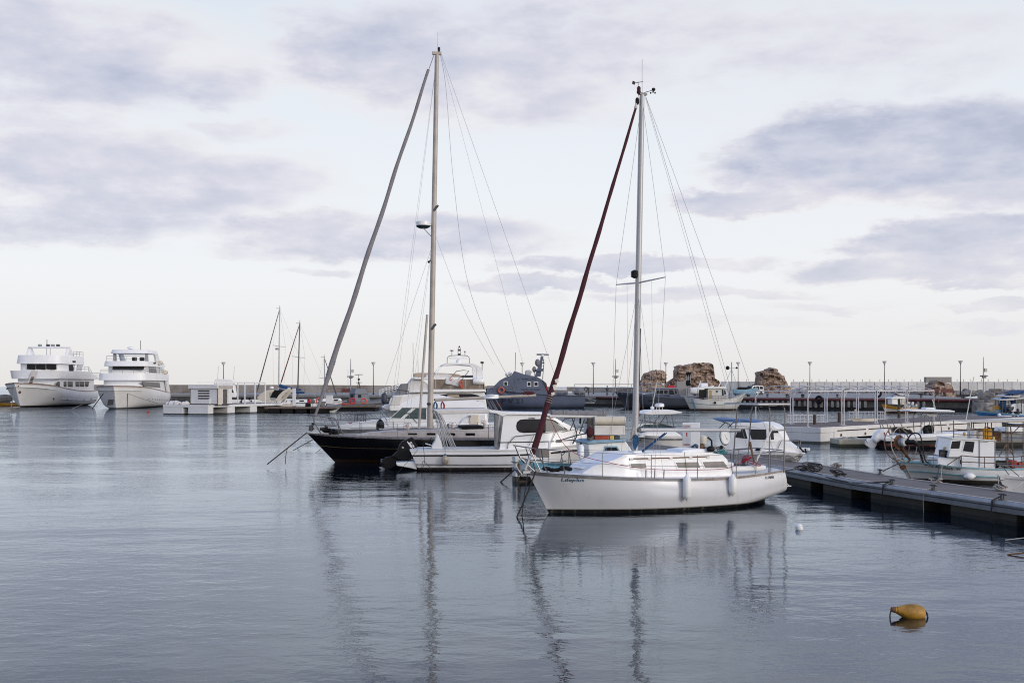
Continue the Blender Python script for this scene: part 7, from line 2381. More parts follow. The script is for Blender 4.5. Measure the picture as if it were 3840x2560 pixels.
MB().prism(N_.xz([(1350, 298), (1725, 312), (1965, 330), (1965, 342), (1725, 326), (1352, 312)], -.8), -.84, .84).build('roof', SMOOTHW, rt)
for pl in ([(1362, 345), (1480, 338), (1462, 445), (1340, 445)], [(1545, 342), (1672, 352), (1650, 498), (1510, 478)]):
    window(rt, N_.xz(pl, -.8), .78, SMOOTHW, PANE, .035, d=.015)
MB().prism(N_.xz([(1745, 345), (1935, 358), (1935, 700), (1745, 695)], -.8), -.795, -.775).build('side_door', SMOOTHW, rt, bevel=.006)
MB().prism(N_.xz([(1745, 345), (1855, 350), (1855, 358), (1745, 353)], -.8), -.81, -.79).build('vent_slot', RUBBER, rt)
for x in (1735, 1955):
    q0, q1 = N_.p(x, 322, -.79), N_.p(x, 700, -.79)
    MB().box((q0.x - .012, -.795, q1.z), (q0.x + .012, -.78, q0.z)).build('corner_seam', RUBBER, rt)
gb = N_.xz([(1248, 470), (1430, 470), (1430, 575), (1248, 575)], -.5)
MB().prism(gb, -.6, .1).build('engine_box', BLACK, rt, bevel=.03)
OR_ = M('rusty_rail', (.16, .11, .08), .6, .3, var=.4, scale=8)
mb_r = []
rp_ = [(810, 512, 610, .35), (1100, 530, 650, .6), (1195, 510, 560, .55)]
N_.tube('bow_rail', N_.line([(810, 610, -.35), (810, 512, -.35), (1100, 533, -.7), (1160, 540, -.75)]), .016, OR_, mirror=True)
N_.tube('bow_rail', N_.line([(810, 590, -.35), (1160, 608, -.75)]), .014, OR_, mirror=True)
N_.tube('rail_post', N_.line([(1100, 533, -.7), (1103, 655, -.72)]), .014, OR_, mirror=True)
N_.tube('cabin_front_rail', N_.line([(1200, 560, -.6), (1200, 512, -.6), (1600, 522, -.6), (1600, 560, -.6)]), .016, OR_)
N_.tube('side_rail', N_.line([(1295, 672, -1.05), (1490, 542, -1.05), (1690, 560, -1.1), (2120, 568, -1.15), (2400, 545, -1.15)]), .018, OR_)
N_.tube('side_rail', N_.line([(1490, 628, -1.05), (1810, 642, -1.1), (2120, 650, -1.15), (2400, 620, -1.15)]), .016, OR_)
for u, v0, v1 in ((1490, 542, 690), (1808, 565, 712), (2120, 568, 710), (2320, 552, 705)):
    N_.tube('rail_post', N_.line([(u, v0, -1.1), (u, v1, -1.12)]), .016, OR_)
MB().box(tuple(N_.p(1475, 660, -1.12)), tuple(N_.p(1490, 600, -1.06))).build('rail_clamp', BLACK, rt)
# roof rack with containers
rr = MB()
for v in (182, 250):
    rr.tube(N_.line([(1382, v, -.75), (1705, v + 8, -.75), (1915, v + 28, -.75)]), .017, 5).tube(N_.line([(1382, v, -.75), (1382, v - 3, .75)]), .015, 5).tube(N_.line([(1915, v + 28, -.75), (1915, v + 24, .75)]), .015, 5)
for u, v in ((1382, 60), (1705, 185), (1915, 210)):
    rr.tube(N_.line([(u, v, -.75), (u, 312, -.75)]), .017, 5)
rr.build('roof_rail', OR_, rt)
def jerry(u0, u1, v0, v1, y, mat, label):
    a, b = N_.p(u0, v1, y), N_.p(u1, v0, y)
    o = MB().box((-(b.x - a.x) / 2, -.16, 0), ((b.x - a.x) / 2, .16, (b.z - a.z))).build('container', mat, bevel=.05)
    MB().tube([(-.06, 0, b.z - a.z), (-.06, 0, b.z - a.z + .05), (.06, 0, b.z - a.z + .05), (.06, 0, b.z - a.z)], .014, 5).build('handle', mat, o)
    MB().lathe([(.03, 0), (.035, .01), (.03, .05), (.01, .05)], ((b.x - a.x) * .3, 0, b.z - a.z), n=8).build('cap', BLACK, o)
    o.location, o.rotation_euler = N_.world(((a.x + b.x) / 2, y, a.z)), rt.rotation_euler
    return tag(o, label, 'container')


jerry(1775, 1892, 168, 318, -.2, YELLOW, 'large orange-yellow plastic can on the fishing boat wheelhouse roof')
jerry(1620, 1700, 190, 314, -.3, FENDW, 'white plastic can on the wheelhouse roof, left one of two')
jerry(1710, 1768, 205, 316, -.2, CANVASW, 'narrow white plastic can beside the large orange-yellow can')
cr_ = MB().box((0, 0, 0), (.3, .4, .32)).build('roof_crate', RUST, bevel=.02)
cr_.location, cr_.rotation_euler = N_.world(N_.p(1925, 345, -.2)), rt.rotation_euler
tag(cr_, 'brown crate standing behind the orange-yellow can', 'crate')
for u, v, mt_, lab in ((1930, 305, PALEYEL, 'small cream float behind the roof rail of the fishing boat'), (1530, 245, PALEYEL, 'small yellow float hanging left on the fishing boat roof rail')):
    o = MB().ell((0, 0, 0), (.055, .055, .075), 10, 8).build('float', mt_)
    o.location = N_.world(N_.p(u, v, -.5))
    tag(o, lab, 'float')
# buoy on the engine box
o = MB().lathe([(.03, -.26), (.06, -.23), (.14, -.15), (.17, -.02), (.165, .08), (.1, .18), (.03, .2)], (0, 0, 0), axis='x', n=16)
o.torus((-.25, 0, 0), .045, .016, 'y', 12, 6)
o = o.build('buoy', PALEYEL)
o.location, o.rotation_euler = N_.world(N_.p(1355, 445, -.25)), rt.rotation_euler
tag(o, 'pale yellow buoy lying on the black engine box of the fishing boat', 'buoy')
# net winch on the bow
wc = N_.p(655, 360, -.05)
nw = tag(empty('net_winch', N_.world(wc), R(-6)), 'round rusty net winch with wire rims standing on the fishing boat bow', 'winch')
MB().lathe([(.05, -.10), (.26, -.085), (.275, -.06), (.17, -.03), (.12, .04), (.12, .12), (.03, .14)], (0, 0, 0), d=(.5, -.8, .1), n=22).build('drum', RUST, nw)
MB().lathe([(.16, .0), (.16, .16), (.12, .2), (.02, .2)], (0, 0, 0), d=(.5, -.8, .1), n=18).build('drum_hub', PIPE, nw)
MB().torus((-.12, .06, -.05), .60, .018, (.5, -.8, .1), 30, 6).build('wire_rim', OR_, nw)
MB().torus((.1, -.06, -.05), .62, .016, (.5, -.8, .1), 30, 6).build('wire_rim', OLDALU, nw)
d_ = Vector((.5, -.8, .1)).normalized()
u_ = d_.orthogonal().normalized()
w_2 = d_.cross(u_)
spk = MB()
for k in range(10):
    a = k * math.pi / 5
    e = u_ * math.cos(a) + w_2 * math.sin(a)
    spk.tube([Vector((-.02, .0, -.03)) + e * .2, Vector((-.12, .06, -.05)) + e * .6], .008, 4)
spk.build('spoke', OR_, nw)
MB().tube([(.1, -.08, .0), (.4, -.2, .02), (.55, -.25, -.1), (.62, -.28, -.4), (.72, -.28, -.75)], [.1, .09, .05, .04, .03], 8).build('drive_motor', BLACK, nw)
hs = MB().tube(crom([(.2, -.1, .1), (.35, -.2, .32), (.6, -.25, .28), (.7, -.28, -.2), (.78, -.3, -.62), (.95, -.3, -.8), (.85, -.3, -1.05)], 30), .026, 6).build('hydraulic_hose', BLACK, nw)
MB().tube([(0, 0, -.1), (.15, 0, -.4), (.3, 0, -.62), (.2, .0, -.78), (.0, 0, -.95)], [.06, .05, .05, .06, .08], 8).build('winch_arm', RUST, nw)
MB().tube([wc * 0 + Vector((-.25, 0, -.55)), Vector((.05, 0, -.92))], .03, 6).build('arm_brace', OR_, nw)
# awning, masts and fittings
aw = N_.xz([(1375, 58), (1600, 62), (2340, 42), (2500, 40), (2500, 60), (2340, 70), (1600, 80)], 0)
MB().prism(aw, -.9, 1.0).build('awning', CANVASC, rt, bevel=.02)
for u in (1820, 1850, 2105, 2340):
    N_.tube('awning_post', N_.line([(u, 70, -.7), (u, 700 if u > 2000 else 320, -.7)]), .018, OR_, mirror=True)
am = MB().tube(N_.line([(2105, 385, -.5), (2000, 565, -.5)]), .02, 5).tube(N_.line([(2105, 385, -.5), (2222, 565, -.5)]), .02, 5).tube(N_.line([(2165, 130, -.8), (2225, 750, -.9)]), .022, 5).tube(N_.line([(2165, 130, -.8), (2400, 122, -.8)]), .022, 5).tube(N_.line([(2185, 245, -.8), (2300, 130, -.8)]), .018, 5)
am.build('aft_frame', OR_, rt)
N_.tube('aerial', N_.line([(1552, 60, 0), (1660, -540, 0)]), .016, CANVASW)
q = N_.p(1590, 120, 0)
MB().tube([N_.p(1590, 300, 0), N_.p(1590, 90, 0)], .06, 8).tube(N_.line([(1560, 170, 0), (1640, 170, 0)]), .03, 6).build('roof_mast', SMOOTHW, rt)
stk = MB()
rnd = random.Random(3)
for k in range(12):
    stk.ell((N_.p(1960 + 30 * k, 660, -.3).x, rnd.uniform(-.6, .5), N_.p(1960, 690, -.3).z + rnd.uniform(0, .16)), (.14, .16, .1), 7, 5)
o = stk.build('net_pile', M('dark_green_net', (.025, .035, .03), .95, var=.4, bump=.02, bscale=30))
o.location, o.rotation_euler = rt.location, rt.rotation_euler
tag(o, 'dark green net piled on the aft deck of the blue-edged fishing boat', 'net')
for u0, u1, v0, v1, mt_, lab in ((2180, 2260, 615, 705, RED, 'red crate on the aft deck of the blue-edged fishing boat, left one'), (2285, 2380, 640, 705, ORANGE, 'orange-red crate at the right edge on the fishing boat aft deck')):
    a, b = N_.p(u0, v1, -.6), N_.p(u1, v0, -.6)
    o = MB().box((0, 0, 0), (b.x - a.x, .4, b.z - a.z)).build('fish_crate', mt_, bevel=.01)
    o.location, o.rotation_euler = N_.world(a), rt.rotation_euler
    tag(o, lab, 'crate')
q = N_.p(1645, 828, -1.5)
y_ = hN.y(q.x, q.z, -1, .13)
fender('fender', N_, (q.x, y_, N_.p(1645, 828, y_).z), .125, .36, FENDW, 'stubby white fender lying level on the blue-edged fishing boat side', axis=(1, 0, .02))
rope([N_.world(N_.p(612, 655, 0)), cl_pts[3] + Vector((.1, 0, .1))], .022, ROPE, 'black bow rope from the blue-edged fishing boat to its cleat')
rope([N_.world(N_.p(625, 665, 0)), wp(3372, 1775, 40.5), wp(3364, 1792, 40.4)], .01, ROPEW, 'thin pale rope hanging from the fishing boat bow')
rope([N_.world((N_.p(1185, 660, -.95).x, -1.0, N_.p(1185, 660, -.95).z)), cl_pts[4] + Vector((.05, .05, .1))], .018, ROPE, 'black side rope from the fishing boat down to the pale wound cleat')
rope([N_.world((N_.p(1217, 665, -.97).x, -1.02, N_.p(1217, 665, -.97).z)), cl_pts[4] + Vector((.18, .05, .1))], .012, ROPEW, 'white side rope beside the black one on the fishing boat')

# small white bow poking in at the lower right
Sb = openboat('small_motorboat', 'bow of a small white motorboat cut by the right edge, behind the pontoon', 'motorboat', 3795, 34.2, 12, 4.2, .9, .55, WHITE, SMOOTHW, rise=.22, drop=.03, tip=.5)
rt = Sb.root
Sb.ref(3200, 1560)
Sb.tube('bow_rail', [Sb.h.pt(.1, 0, -1, -.05), Sb.h.pt(.06, 0, -1, -.02) + Vector((-.05, 0, .28)), Sb.h.pt(.0, 0, -1, 0) + Vector((.0, 0, .3)), Sb.h.pt(.25, 0, -1, -.05) + Vector((0, 0, .33)), Sb.h.pt(.7, 0, -1, -.05) + Vector((0, 0, .36))], .014, STEEL, mirror=True)
MB().box((-.45, -.06, .6), (-.2, .06, .75)).build('bow_roller', STEEL, rt, bevel=.01)
rope([Sb.world((-.45, 0, .7)), cl_pts[5] + Vector((0, .1, .1))], .014, ROPEW, 'pale rope from the small white bow to the far cleat')
rope([Sb.world((.3, -.4, .7)), wp(3800, 1835, 31.5)], .016, ROPEW, 'thick white rope hanging from the small white bow')

# ------------------------------------------------------------------ cabin boat with blue sunshade
V_ = Fr('day_cabin_boat', 'white day cabin boat with wraparound windows and a blue sunshade, lettered LL11417', 'motorboat', 2715, 51.2, -24)
rt = V_.root
sh = []
for px, py, b in ((2700, 1690, 1.0), (2760, 1690, 1.15), (2830, 1692, 1.2), (2900, 1693, 1.1), (2960, 1696, .75), (3015, 1701, 0)):
    q = V_.at(px, py, -b)
    sh.append((q.x, b, q.z))
xe = sh[-1][0]
hV = Hull(sh, [(.1, -.3), (xe * .2, -.3), (xe * .42, -.3), (xe * .6, -.3), (xe * .75, -.3), (xe * .86, -.25)], PV, PC, 1, n=26, m=10)
hV.mesh().build('hull', M('day_boat_hull', (.76, .76, .77), .35, var=.03, bands=((.42, (.3, .3, .31)), (.1, (.1, .1, .09)))), rt, sharp=50)  # grey lower band puts the flank's shading below the chine into the colour
hV.deck(.0, 0, .1).build('deck', DECKW, rt)
hV.strip(.12, .2, .03).build('rub_rail', RUBBER, rt)
V_.ref(2560, 1420)
fdv = V_.xz([(560, 1010), (560, 870), (700, 820), (1380, 850), (1500, 930), (1600, 985), (1640, 1040)], -.6)
fx1 = max(x for x, z in fdv)
vyf = lambda x, z, e=-1: e * 1.0 * max(.12, min(1, (fx1 - x) / 1.6)) ** .6
MB().house(fdv, vyf).build('foredeck', SMOOTHW, rt, bevel=.08)
cbv = V_.xz([(690, 860), (690, 650), (800, 632), (1200, 640), (1320, 700), (1400, 860)], -.7)
cyv = lambda x, z, e=-1: e * (.95 - .12 * (z - 1.4)) * max(.4, min(1, (cbv[5][0] - x + .25) / .9)) ** .5
MB().house(cbv, cyv).build('cabin', SMOOTHW, rt, bevel=.05)
MB().prism(V_.xz([(680, 660), (700, 610), (860, 598), (1150, 605), (1260, 640), (1340, 695), (1200, 690), (850, 650)], -.7), 0, 0, lambda x, z, e: cyv(x, z, e) * 1.06).build('roof', SMOOTHW, rt, bevel=.05)
for pl in ([(775, 680), (865, 685), (905, 825), (735, 805)], [(915, 690), (1155, 695), (1170, 835), (962, 832)], [(1205, 702), (1300, 708), (1355, 838), (1222, 838)]):
    window(rt, V_.xz(pl, -.85), 0, SMOOTHW, PANE, .03, yf=lambda x, z: abs(cyv(x, z)), d=.02)
MB().prism(V_.xz([(960, 615), (1140, 612), (1215, 690), (1040, 670)], -.9), 0, 0, lambda x, z, e: e * .5).build('solar_panel', RUBBER, rt)
bl = V_.xz([(405, 540), (600, 555), (910, 565), (1040, 598), (850, 592), (580, 590)], -.6)
MB().prism(bl, -.9, .9).build('sunshade', M('blue_shade', (.09, .17, .34), .7, var=.15), rt)
V_.tube('shade_pole', V_.line([(410, 545, -.8), (620, 615, -.8), (630, 680, -.8)]), .016, DSTEEL, mirror=True)
V_.tube('aft_frame', V_.line([(500, 680, -.9), (590, 600, -.9), (640, 620, -.9), (690, 700, -.9)]), .02, DSTEEL, mirror=True)
V_.tube('bow_rail', V_.line([(880, 835, -.95), (1200, 850, -.85), (1400, 850, -.6), (1600, 855, -.25), (1595, 900, -.25), (1565, 1000, -.3)]), .017, STEEL, mirror=True)
for a, b in (((915, 838), (915, 900)), ((1100, 845), (1085, 925)), ((1360, 850), (1310, 965))):
    V_.tube('rail_leg', V_.line([(a[0], a[1], -.75), (b[0], b[1], -.8)]), .014, STEEL, mirror=True)
q = V_.p(1660, 970, 0)
MB().box((q.x - .35, -.12, q.z - .06), (q.x + .28, .12, q.z + .06)).build('bow_platform', SMOOTHW, rt, bevel=.03)
MB().tube(V_.line([(1610, 940, -.1), (1660, 1000, -.1), (1700, 1020, -.1), (1690, 960, -.1)]), .045, 6).build('anchor', BLACK, rt)
MB().tube(V_.line([(1330, 895, -.1), (1560, 955, -.1)]), .03, 5).build('anchor_chain', BLACK, rt)
text(rt, 'LL11417', INK, (lambda q: (q.x, q.z))(V_.p(1225, 1010, -1.0)), .48, .09, lambda x, z: vyf(x, z) - .02, bold=.0)
text(rt, 'ΡΚΕ', INK, (lambda q: (q.x, q.z))(V_.p(650, 1110, -1.1)), .32, .2, lambda x, z: hV.y(x, z), bold=.04)
patch(rt, hV, V_.xz([(745, 1045), (815, 1045), (815, 1098), (745, 1098)], -1.1), RED, 'red_badge', .015)
MB().ell(V_.p(1040, 985, -1.0), (.13, .1, .1), 10, 6).build('black_cover', BLACK, rt)
V_.tube('aerial', V_.line([(948, 600, 0), (948, 545, 0)]), .02, DSTEEL)

# ------------------------------------------------------------------ hard-top boat, service pedestal
T_ = Fr('hardtop_boat', 'white open motorboat with a white hard top and radar dome, behind the sloop mast', 'motorboat', 2410, 60, 3)
rt = T_.root
sh = []
for px, py, b in ((2360, 1622, 0), (2395, 1628, .6), (2440, 1633, 1.05), (2500, 1635, 1.2), (2562, 1635, 1.15)):
    q = T_.at(px, py, -b)
    sh.append((q.x, b, q.z))
hT = Hull(sh, [(0.1, -.3), (.5, -.35), (1, -.4), (1.6, -.4), (2.1, -.3)], PV, PC, 0, n=22, m=10)
hT.mesh().build('hull', M('cream_white_hull', (.68, .66, .62), .4, var=.05, streak=.3), rt, sharp=50)
hT.deck(.02, 0, .05).build('deck', DECKW, rt)
hT.strip(.08, .14, .03).build('rub_rail', RUBBER, rt)
T_.ref(2300, 1480)
MB().prism(T_.xz([(340, 590), (400, 520), (560, 490), (850, 505), (940, 560), (950, 590)], -.8), -.85, .85).build('foredeck', WHITE, rt, bevel=.08)
MB().prism(T_.xz([(350, 450), (420, 410), (700, 405), (850, 450), (860, 505), (360, 505)], -.6), -.75, .75).build('windscreen', GREENGLASS, rt, bevel=.03)
MB().prism(T_.xz([(395, 262), (440, 228), (500, 212), (820, 210), (950, 240), (930, 252), (800, 268), (500, 275)], -.8), -.95, .95).build('hard_top', SMOOTHW, rt, bevel=.05)
for a in ([(440, 268), (350, 470)], [(505, 270), (508, 470)], [(735, 262), (590, 470)], [(800, 262), (830, 400), (860, 560)], [(430, 360), (700, 410), (860, 450)]):
    T_.tube('top_frame', T_.line([(u, v, -.8) for u, v in a]), .022, STEEL, mirror=True)
MB().lathe([(.16, -.1), (.24, -.08), (.24, .04), (.18, .09), (.03, .1)], T_.p(638, 140, 0), n=18).build('radar_dome', SMOOTHW, rt)
for u in (600, 640, 680):
    T_.tube('dome_leg', T_.line([(u, 165, 0), (u - 8, 215, 0)]), .018, CREAM)
T_.tube('aerial', T_.line([(530, 200, -.3), (605, -200, -.3)]), .018, CANVASW)
MB().ell(T_.p(535, 180, -.3), .1, 8, 6).build('aerial_base', SMOOTHW, rt)
text(rt, 'RA', INK, (lambda q: (q.x, q.z))(T_.p(350, 640, -.9)), .2, .1, lambda x, z: hT.y(x, z), bold=.03, shear=.2)
fl_ = MB().prism([(0, 0), (.06, .35), (.1, .75), (.0, 1.25), (-.04, 1.2), (-.03, .2)], -.03, .05).build('furled_flag', M('flag_red', (.33, .02, .03), .8, var=.2))
fl_.location = wp(2393, 1576, 58)
tag(fl_, 'limp red flag hanging just right of the white sloop mast', 'flag')
ped = tag(empty('service_pedestal', (wp(2592, HY, 49.5).x, 49.5, .56), R(-12)), 'white service cabinet with red Greek notices standing on the walkway pontoon', 'cabinet')
ph = H - (1585 - HY) * 49.5 / F - .56
MB().box((-.36, -.28, 0), (.36, .28, ph)).build('cabinet_body', SMOOTHW, ped, bevel=.01)
MB().box((-.34, -.295, .12), (.0, -.278, ph - .05)).build('notice_door', M('pale_grey_panel', (.6, .62, .65), .4), ped)
MB().box((-.31, -.3, ph - .28), (-.03, -.29, ph - .1)).build('notice', CANVASW, ped)
RINK = M('red_lettering', (.4, .03, .05), .6)
for s, z, h in (('ΠΛΑΚΤΗΡΟ', ph - .17, .05), ('ΝΕΡΟ', ph - .25, .05), ('ΠΡΟΣΕΧΤΕ', .3, .06)):
    text(ped, s, RINK, (-.3, z), .26 if len(s) > 4 else .16, h, lambda x, z: -.302, bold=.02)
MB().box((-.2, -.3, ph * .55), (-.15, -.29, ph * .68)).build('warning_mark', RINK, ped)
hs = MB()
for k in range(4):
    hs.torus((.05 + .03 * k, -.36, .2 + .02 * k), .1, .014, (.1 * k, 1, .2), 16, 5)
o = hs.build('hose', ROPEBLUE)
o.location = ped.location
tag(o, 'blue hose coil hanging on the white service cabinet', 'hose')
ou = openboat('tender', 'small white tender with a cream outboard beside the service cabinet', 'dinghy', 2640, 55, 20, 2.4, .7, .45, WHITE, RUBBER, bow=1, rise=.2)
cwl = MB().lathe([(.05, 0), (.2, .05), (.24, .25), (.2, .42), (.05, .48)], (-.1, 0, .6), n=12).build('outboard_motor', CREAM, ou.root)
MB().box((-.22, -.07, -.3), (.0, .07, .6)).build('lower_leg', WOOD, cwl)
MB().tube([(.1, -.2, .95), (.3, -.2, .8), (.32, -.2, .5)], .05, 6).build('tiller_arm', BLACK, cwl)

# ------------------------------------------------------------------ blue and white boat behind the sloop bow
U_ = Fr('blue_white_boat', 'old white boat with light blue gunwale and canvas shelter, behind the sloop bow', 'fishing boat', 1965, 41, 13)
rt = U_.root
UH = M('peeling_white_hull', (.6, .61, .6), .6, var=.1, scale=2, streak=.6, streak_c=(.28, .2, .12), bands=((.2, (.02, .022, .018)),))
sh = []
for px, py, b in ((1942, 1722, .32), (2000, 1738, .7), (2090, 1748, 1.0), (2200, 1752, 1.15), (2330, 1750, 1.1), (2440, 1735, .7), (2490, 1722, 0)):
    q = U_.at(px, py, -b)
    sh.append((q.x, b, q.z))
hU = Hull(sh, [(-.1, -.2), (.5, -.3), (1.3, -.35), (2.3, -.35), (3.4, -.35), (4.2, -.3), (4.5, -.2)], PR, PR, 1, n=26, m=12)
hU.mesh().build('hull', UH, rt, sharp=50)
hU.deck(.3, .04, .0).build('deck', M('dark_worn_deck', (.1, .095, .09), .8, var=.4), rt)
hU.strip(-.02, .16, .035).build('gunwale', M('pale_blue_gunwale', (.17, .4, .5), .6, var=.25, scale=6, streak=.5, streak_c=(.45, .45, .42)), rt)
U_.ref(1800, 1500)
post = U_.xz([(475, 775), (530, 790), (535, 860), (545, 1060), (530, 1130), (478, 1130), (482, 860)], -.3)
sp = MB().prism(post, -.36, .1).build('stern_post', UH, rt, bevel=.02)
MB().prism(U_.xz([(515, 880), (542, 860), (545, 1040), (518, 1050)], -.36), -.368, -.355).build('rust_stain', RUST, sp)
for v in (850, 930):
    MB().prism(U_.xz([(470, v), (540, v), (540, v + 14), (470, v + 14)], -.36), -.375, .1).build('post_band', DSTEEL, sp)
MB().prism(U_.xz([(445, 1135), (560, 1100), (720, 1110), (720, 1180), (460, 1170)], -.3), -.4, .3).build('weed_skirt', OLDWOOD, rt, bevel=.05)
MB().prism(U_.xz([(805, 680), (945, 680), (945, 790), (805, 790)], -.3), -.4, .2).build('grey_box', M('stained_grey_panel', (.2, .18, .165), .7, var=.2, streak=.5), rt, bevel=.015)
U_.tube('white_post', U_.line([(955, 560, 0), (955, 860, 0)]), .05, SMOOTHW, n=8)
U_.tube('post_hoop', U_.line([(1110, 840, .2), (1130, 760, .2), (1200, 690, .2), (1230, 720, .2), (1250, 880, .2)]), .018, STEEL)
# raised deckhouse with shelter
dh = U_.xz([(1480, 600), (1560, 565), (2000, 560), (2090, 690), (2090, 760), (1580, 900), (1500, 780)], -.7)
MB().prism(dh, -.75, .8).build('deckhouse', SMOOTHW, rt, bevel=.04)
MB().prism(U_.xz([(1470, 582), (1560, 550), (2010, 543), (2012, 572), (1480, 606)], -.78), -.82, .85).build('deckhouse_top', SKYBLUE, rt, bevel=.02)
window(rt, U_.xz([(1705, 760), (1735, 650), (1880, 648), (1930, 730), (1800, 770)], -.78), .75, SKYBLUE, PANE, .05)
MB().prism(U_.xz([(1575, 345), (1995, 350), (1995, 480), (1570, 482)], -.6), -.65, .7).build('canvas_side', CANVASW, rt, bevel=.02)
ca, cb2 = U_.p(1570, 282, -.6), U_.p(1995, 282, -.6)
MB().tube([ca, cb2], .165, 14).tube([(ca.x, .6, ca.z), (cb2.x, .6, cb2.z)], .15, 12).box((ca.x, -.6, ca.z - .05), (cb2.x, .6, ca.z + .13)).build('canvas_roof', CANVASC, rt)
MB().prism(U_.xz([(1505, 245), (1575, 245), (1578, 560), (1505, 565)], -.5), -.55, -.2).build('shelter_post', M('taupe_post', (.13, .115, .1), .7, var=.2), rt)
MB().prism(U_.xz([(1480, 590), (1560, 580), (1640, 650), (1640, 700), (1600, 720), (1500, 610)], -.5), -.6, .3).build('canvas_skirt', M('olive_canvas', (.13, .12, .1), .9, var=.3), rt, bevel=.04)
ga, gb2 = U_.p(985, 182, -.2), U_.p(1730, 190, -.2)
gy = MB()
NN = 24
gy.tube([ga.lerp(gb2, i / NN) for i in range(NN + 1)], [.125 * (1 + .12 * math.sin(i * 2.1)) for i in range(NN + 1)], 10)
gr = gy.build('rolled_awning', GREYC, rt)
tb = MB()
for t in (.22, .5, .78, .96):
    tb.torus(ga.lerp(gb2, t), .135, .012, (1, 0, 0), 14, 5)
tb.build('awning_tie', ROPEW, gr)
U_.tube('awning_pole', U_.line([(960, 222, -.35), (1300, 226, -.35), (1610, 232, -.35)]), .05, CANVASW, n=8)
U_.tube('awning_strut', U_.line([(1605, 225, -.3), (1560, 250, -.3)]), .03, STEEL)
for a in ([(1130, 300), (1170, 255), (1310, 245), (1240, 420)], [(1270, 250), (1320, 400), (1330, 470)], [(1440, 260), (1370, 460)], [(1080, 560), (1340, 480), (1490, 455)], [(1340, 480), (1280, 600)], [(1480, 380), (1450, 460)]):
    U_.tube('shelter_tube', U_.line([(u, v, .3) for u, v in a]), .022, STEEL)
for u0, u1, mt_, lab in ((1580, 1785, M('faded_orange_red', (.33, .05, .02), .6, var=.3), 'red-orange crate row under the canvas shelter of the blue and white boat'), (1790, 1850, PALEYEL, 'pale yellow crate under the canvas shelter'), (1855, 1930, NAVYD, 'dark blue crate under the right end of the canvas shelter')):
    a, b = U_.p(u0, 552, -.6), U_.p(u1, 488, -.6)
    o = MB().box((0, 0, 0), (b.x - a.x, .5, b.z - a.z)).build('crate', mt_, bevel=.015)
    for k in range(3):
        MB().box((.03, -.012, .03 + k * (b.z - a.z) / 3.2), (b.x - a.x - .03, .0, .05 + k * (b.z - a.z) / 3.2)).build('crate_rib', mt_, o)
    o.location, o.rotation_euler = U_.world(a), rt.rotation_euler
    tag(o, lab, 'crate')
MB().ell(U_.p(1515, 440, -.6), (.14, .1, .2), 8, 6).build('red_rag', MAROON, rt)
MB().prism(U_.xz([(1370, 250), (1395, 240), (1390, 330), (1370, 320)], -.2), -.22, -.18).build('black_rag', MATBLACK, rt)
rope([wp(1935, 1755, 40), wp(1905, 1782, 40.4), wp(1868, 1816, 40.5)], .03, ROPE, 'dark slanting rope from the blue and white boat down into the water')

# ------------------------------------------------------------------ white platform with canopy frames (right)
E1, E2 = Vector((.70, .714, 0)).normalized(), Vector((-.714, .70, 0)).normalized()
Wf = tag(empty('floating_platform', (18.45, 68, 0), math.atan2(E1.y, E1.x)), 'white concrete floating platform with brown deck and canopy frames, on the right', 'platform')
PZ, LW, DW = .95, 34., 5.6
MB().box((0, 0, .62), (LW, DW, PZ)).build('deck_slab', CONCW, Wf, bevel=.02)
MB().box((.25, .15, PZ), (LW - .2, DW - .1, PZ + .012)).build('deck_boards', DECKBROWN, Wf)
MB().box((.02, .02, -.5), (1.6, DW - .5, .62)).build('float_block', CONCW, Wf, bevel=.02)
for x in (7.4, 14.4, 21.4, 28.4):
    MB().box((x, .4, -.5), (x + 2.2, DW - .4, .62)).build('float_block', CONCD, Wf, bevel=.02)
for k in range(8):
    MB().box((2.0 + 4 * k, -.03, .68), (5.6 + 4 * k, 0.03, .74)).build('edge_slot', BLACK, Wf)
MB().box((1.6, -.02, .28), (LW, .12, .62)).build('edge_beam', CONCW, Wf)
for k in range(6):
    MB().lathe([(.02, -.04), (.09, -.03), (.09, .02), (.02, .03)], (2.4 + 3.1 * k, -.04, .44), axis='y', n=10).build('ring_bolt', RUST, Wf)
FRW = M('frame_white', (.62, .62, .65), .45, var=.04)
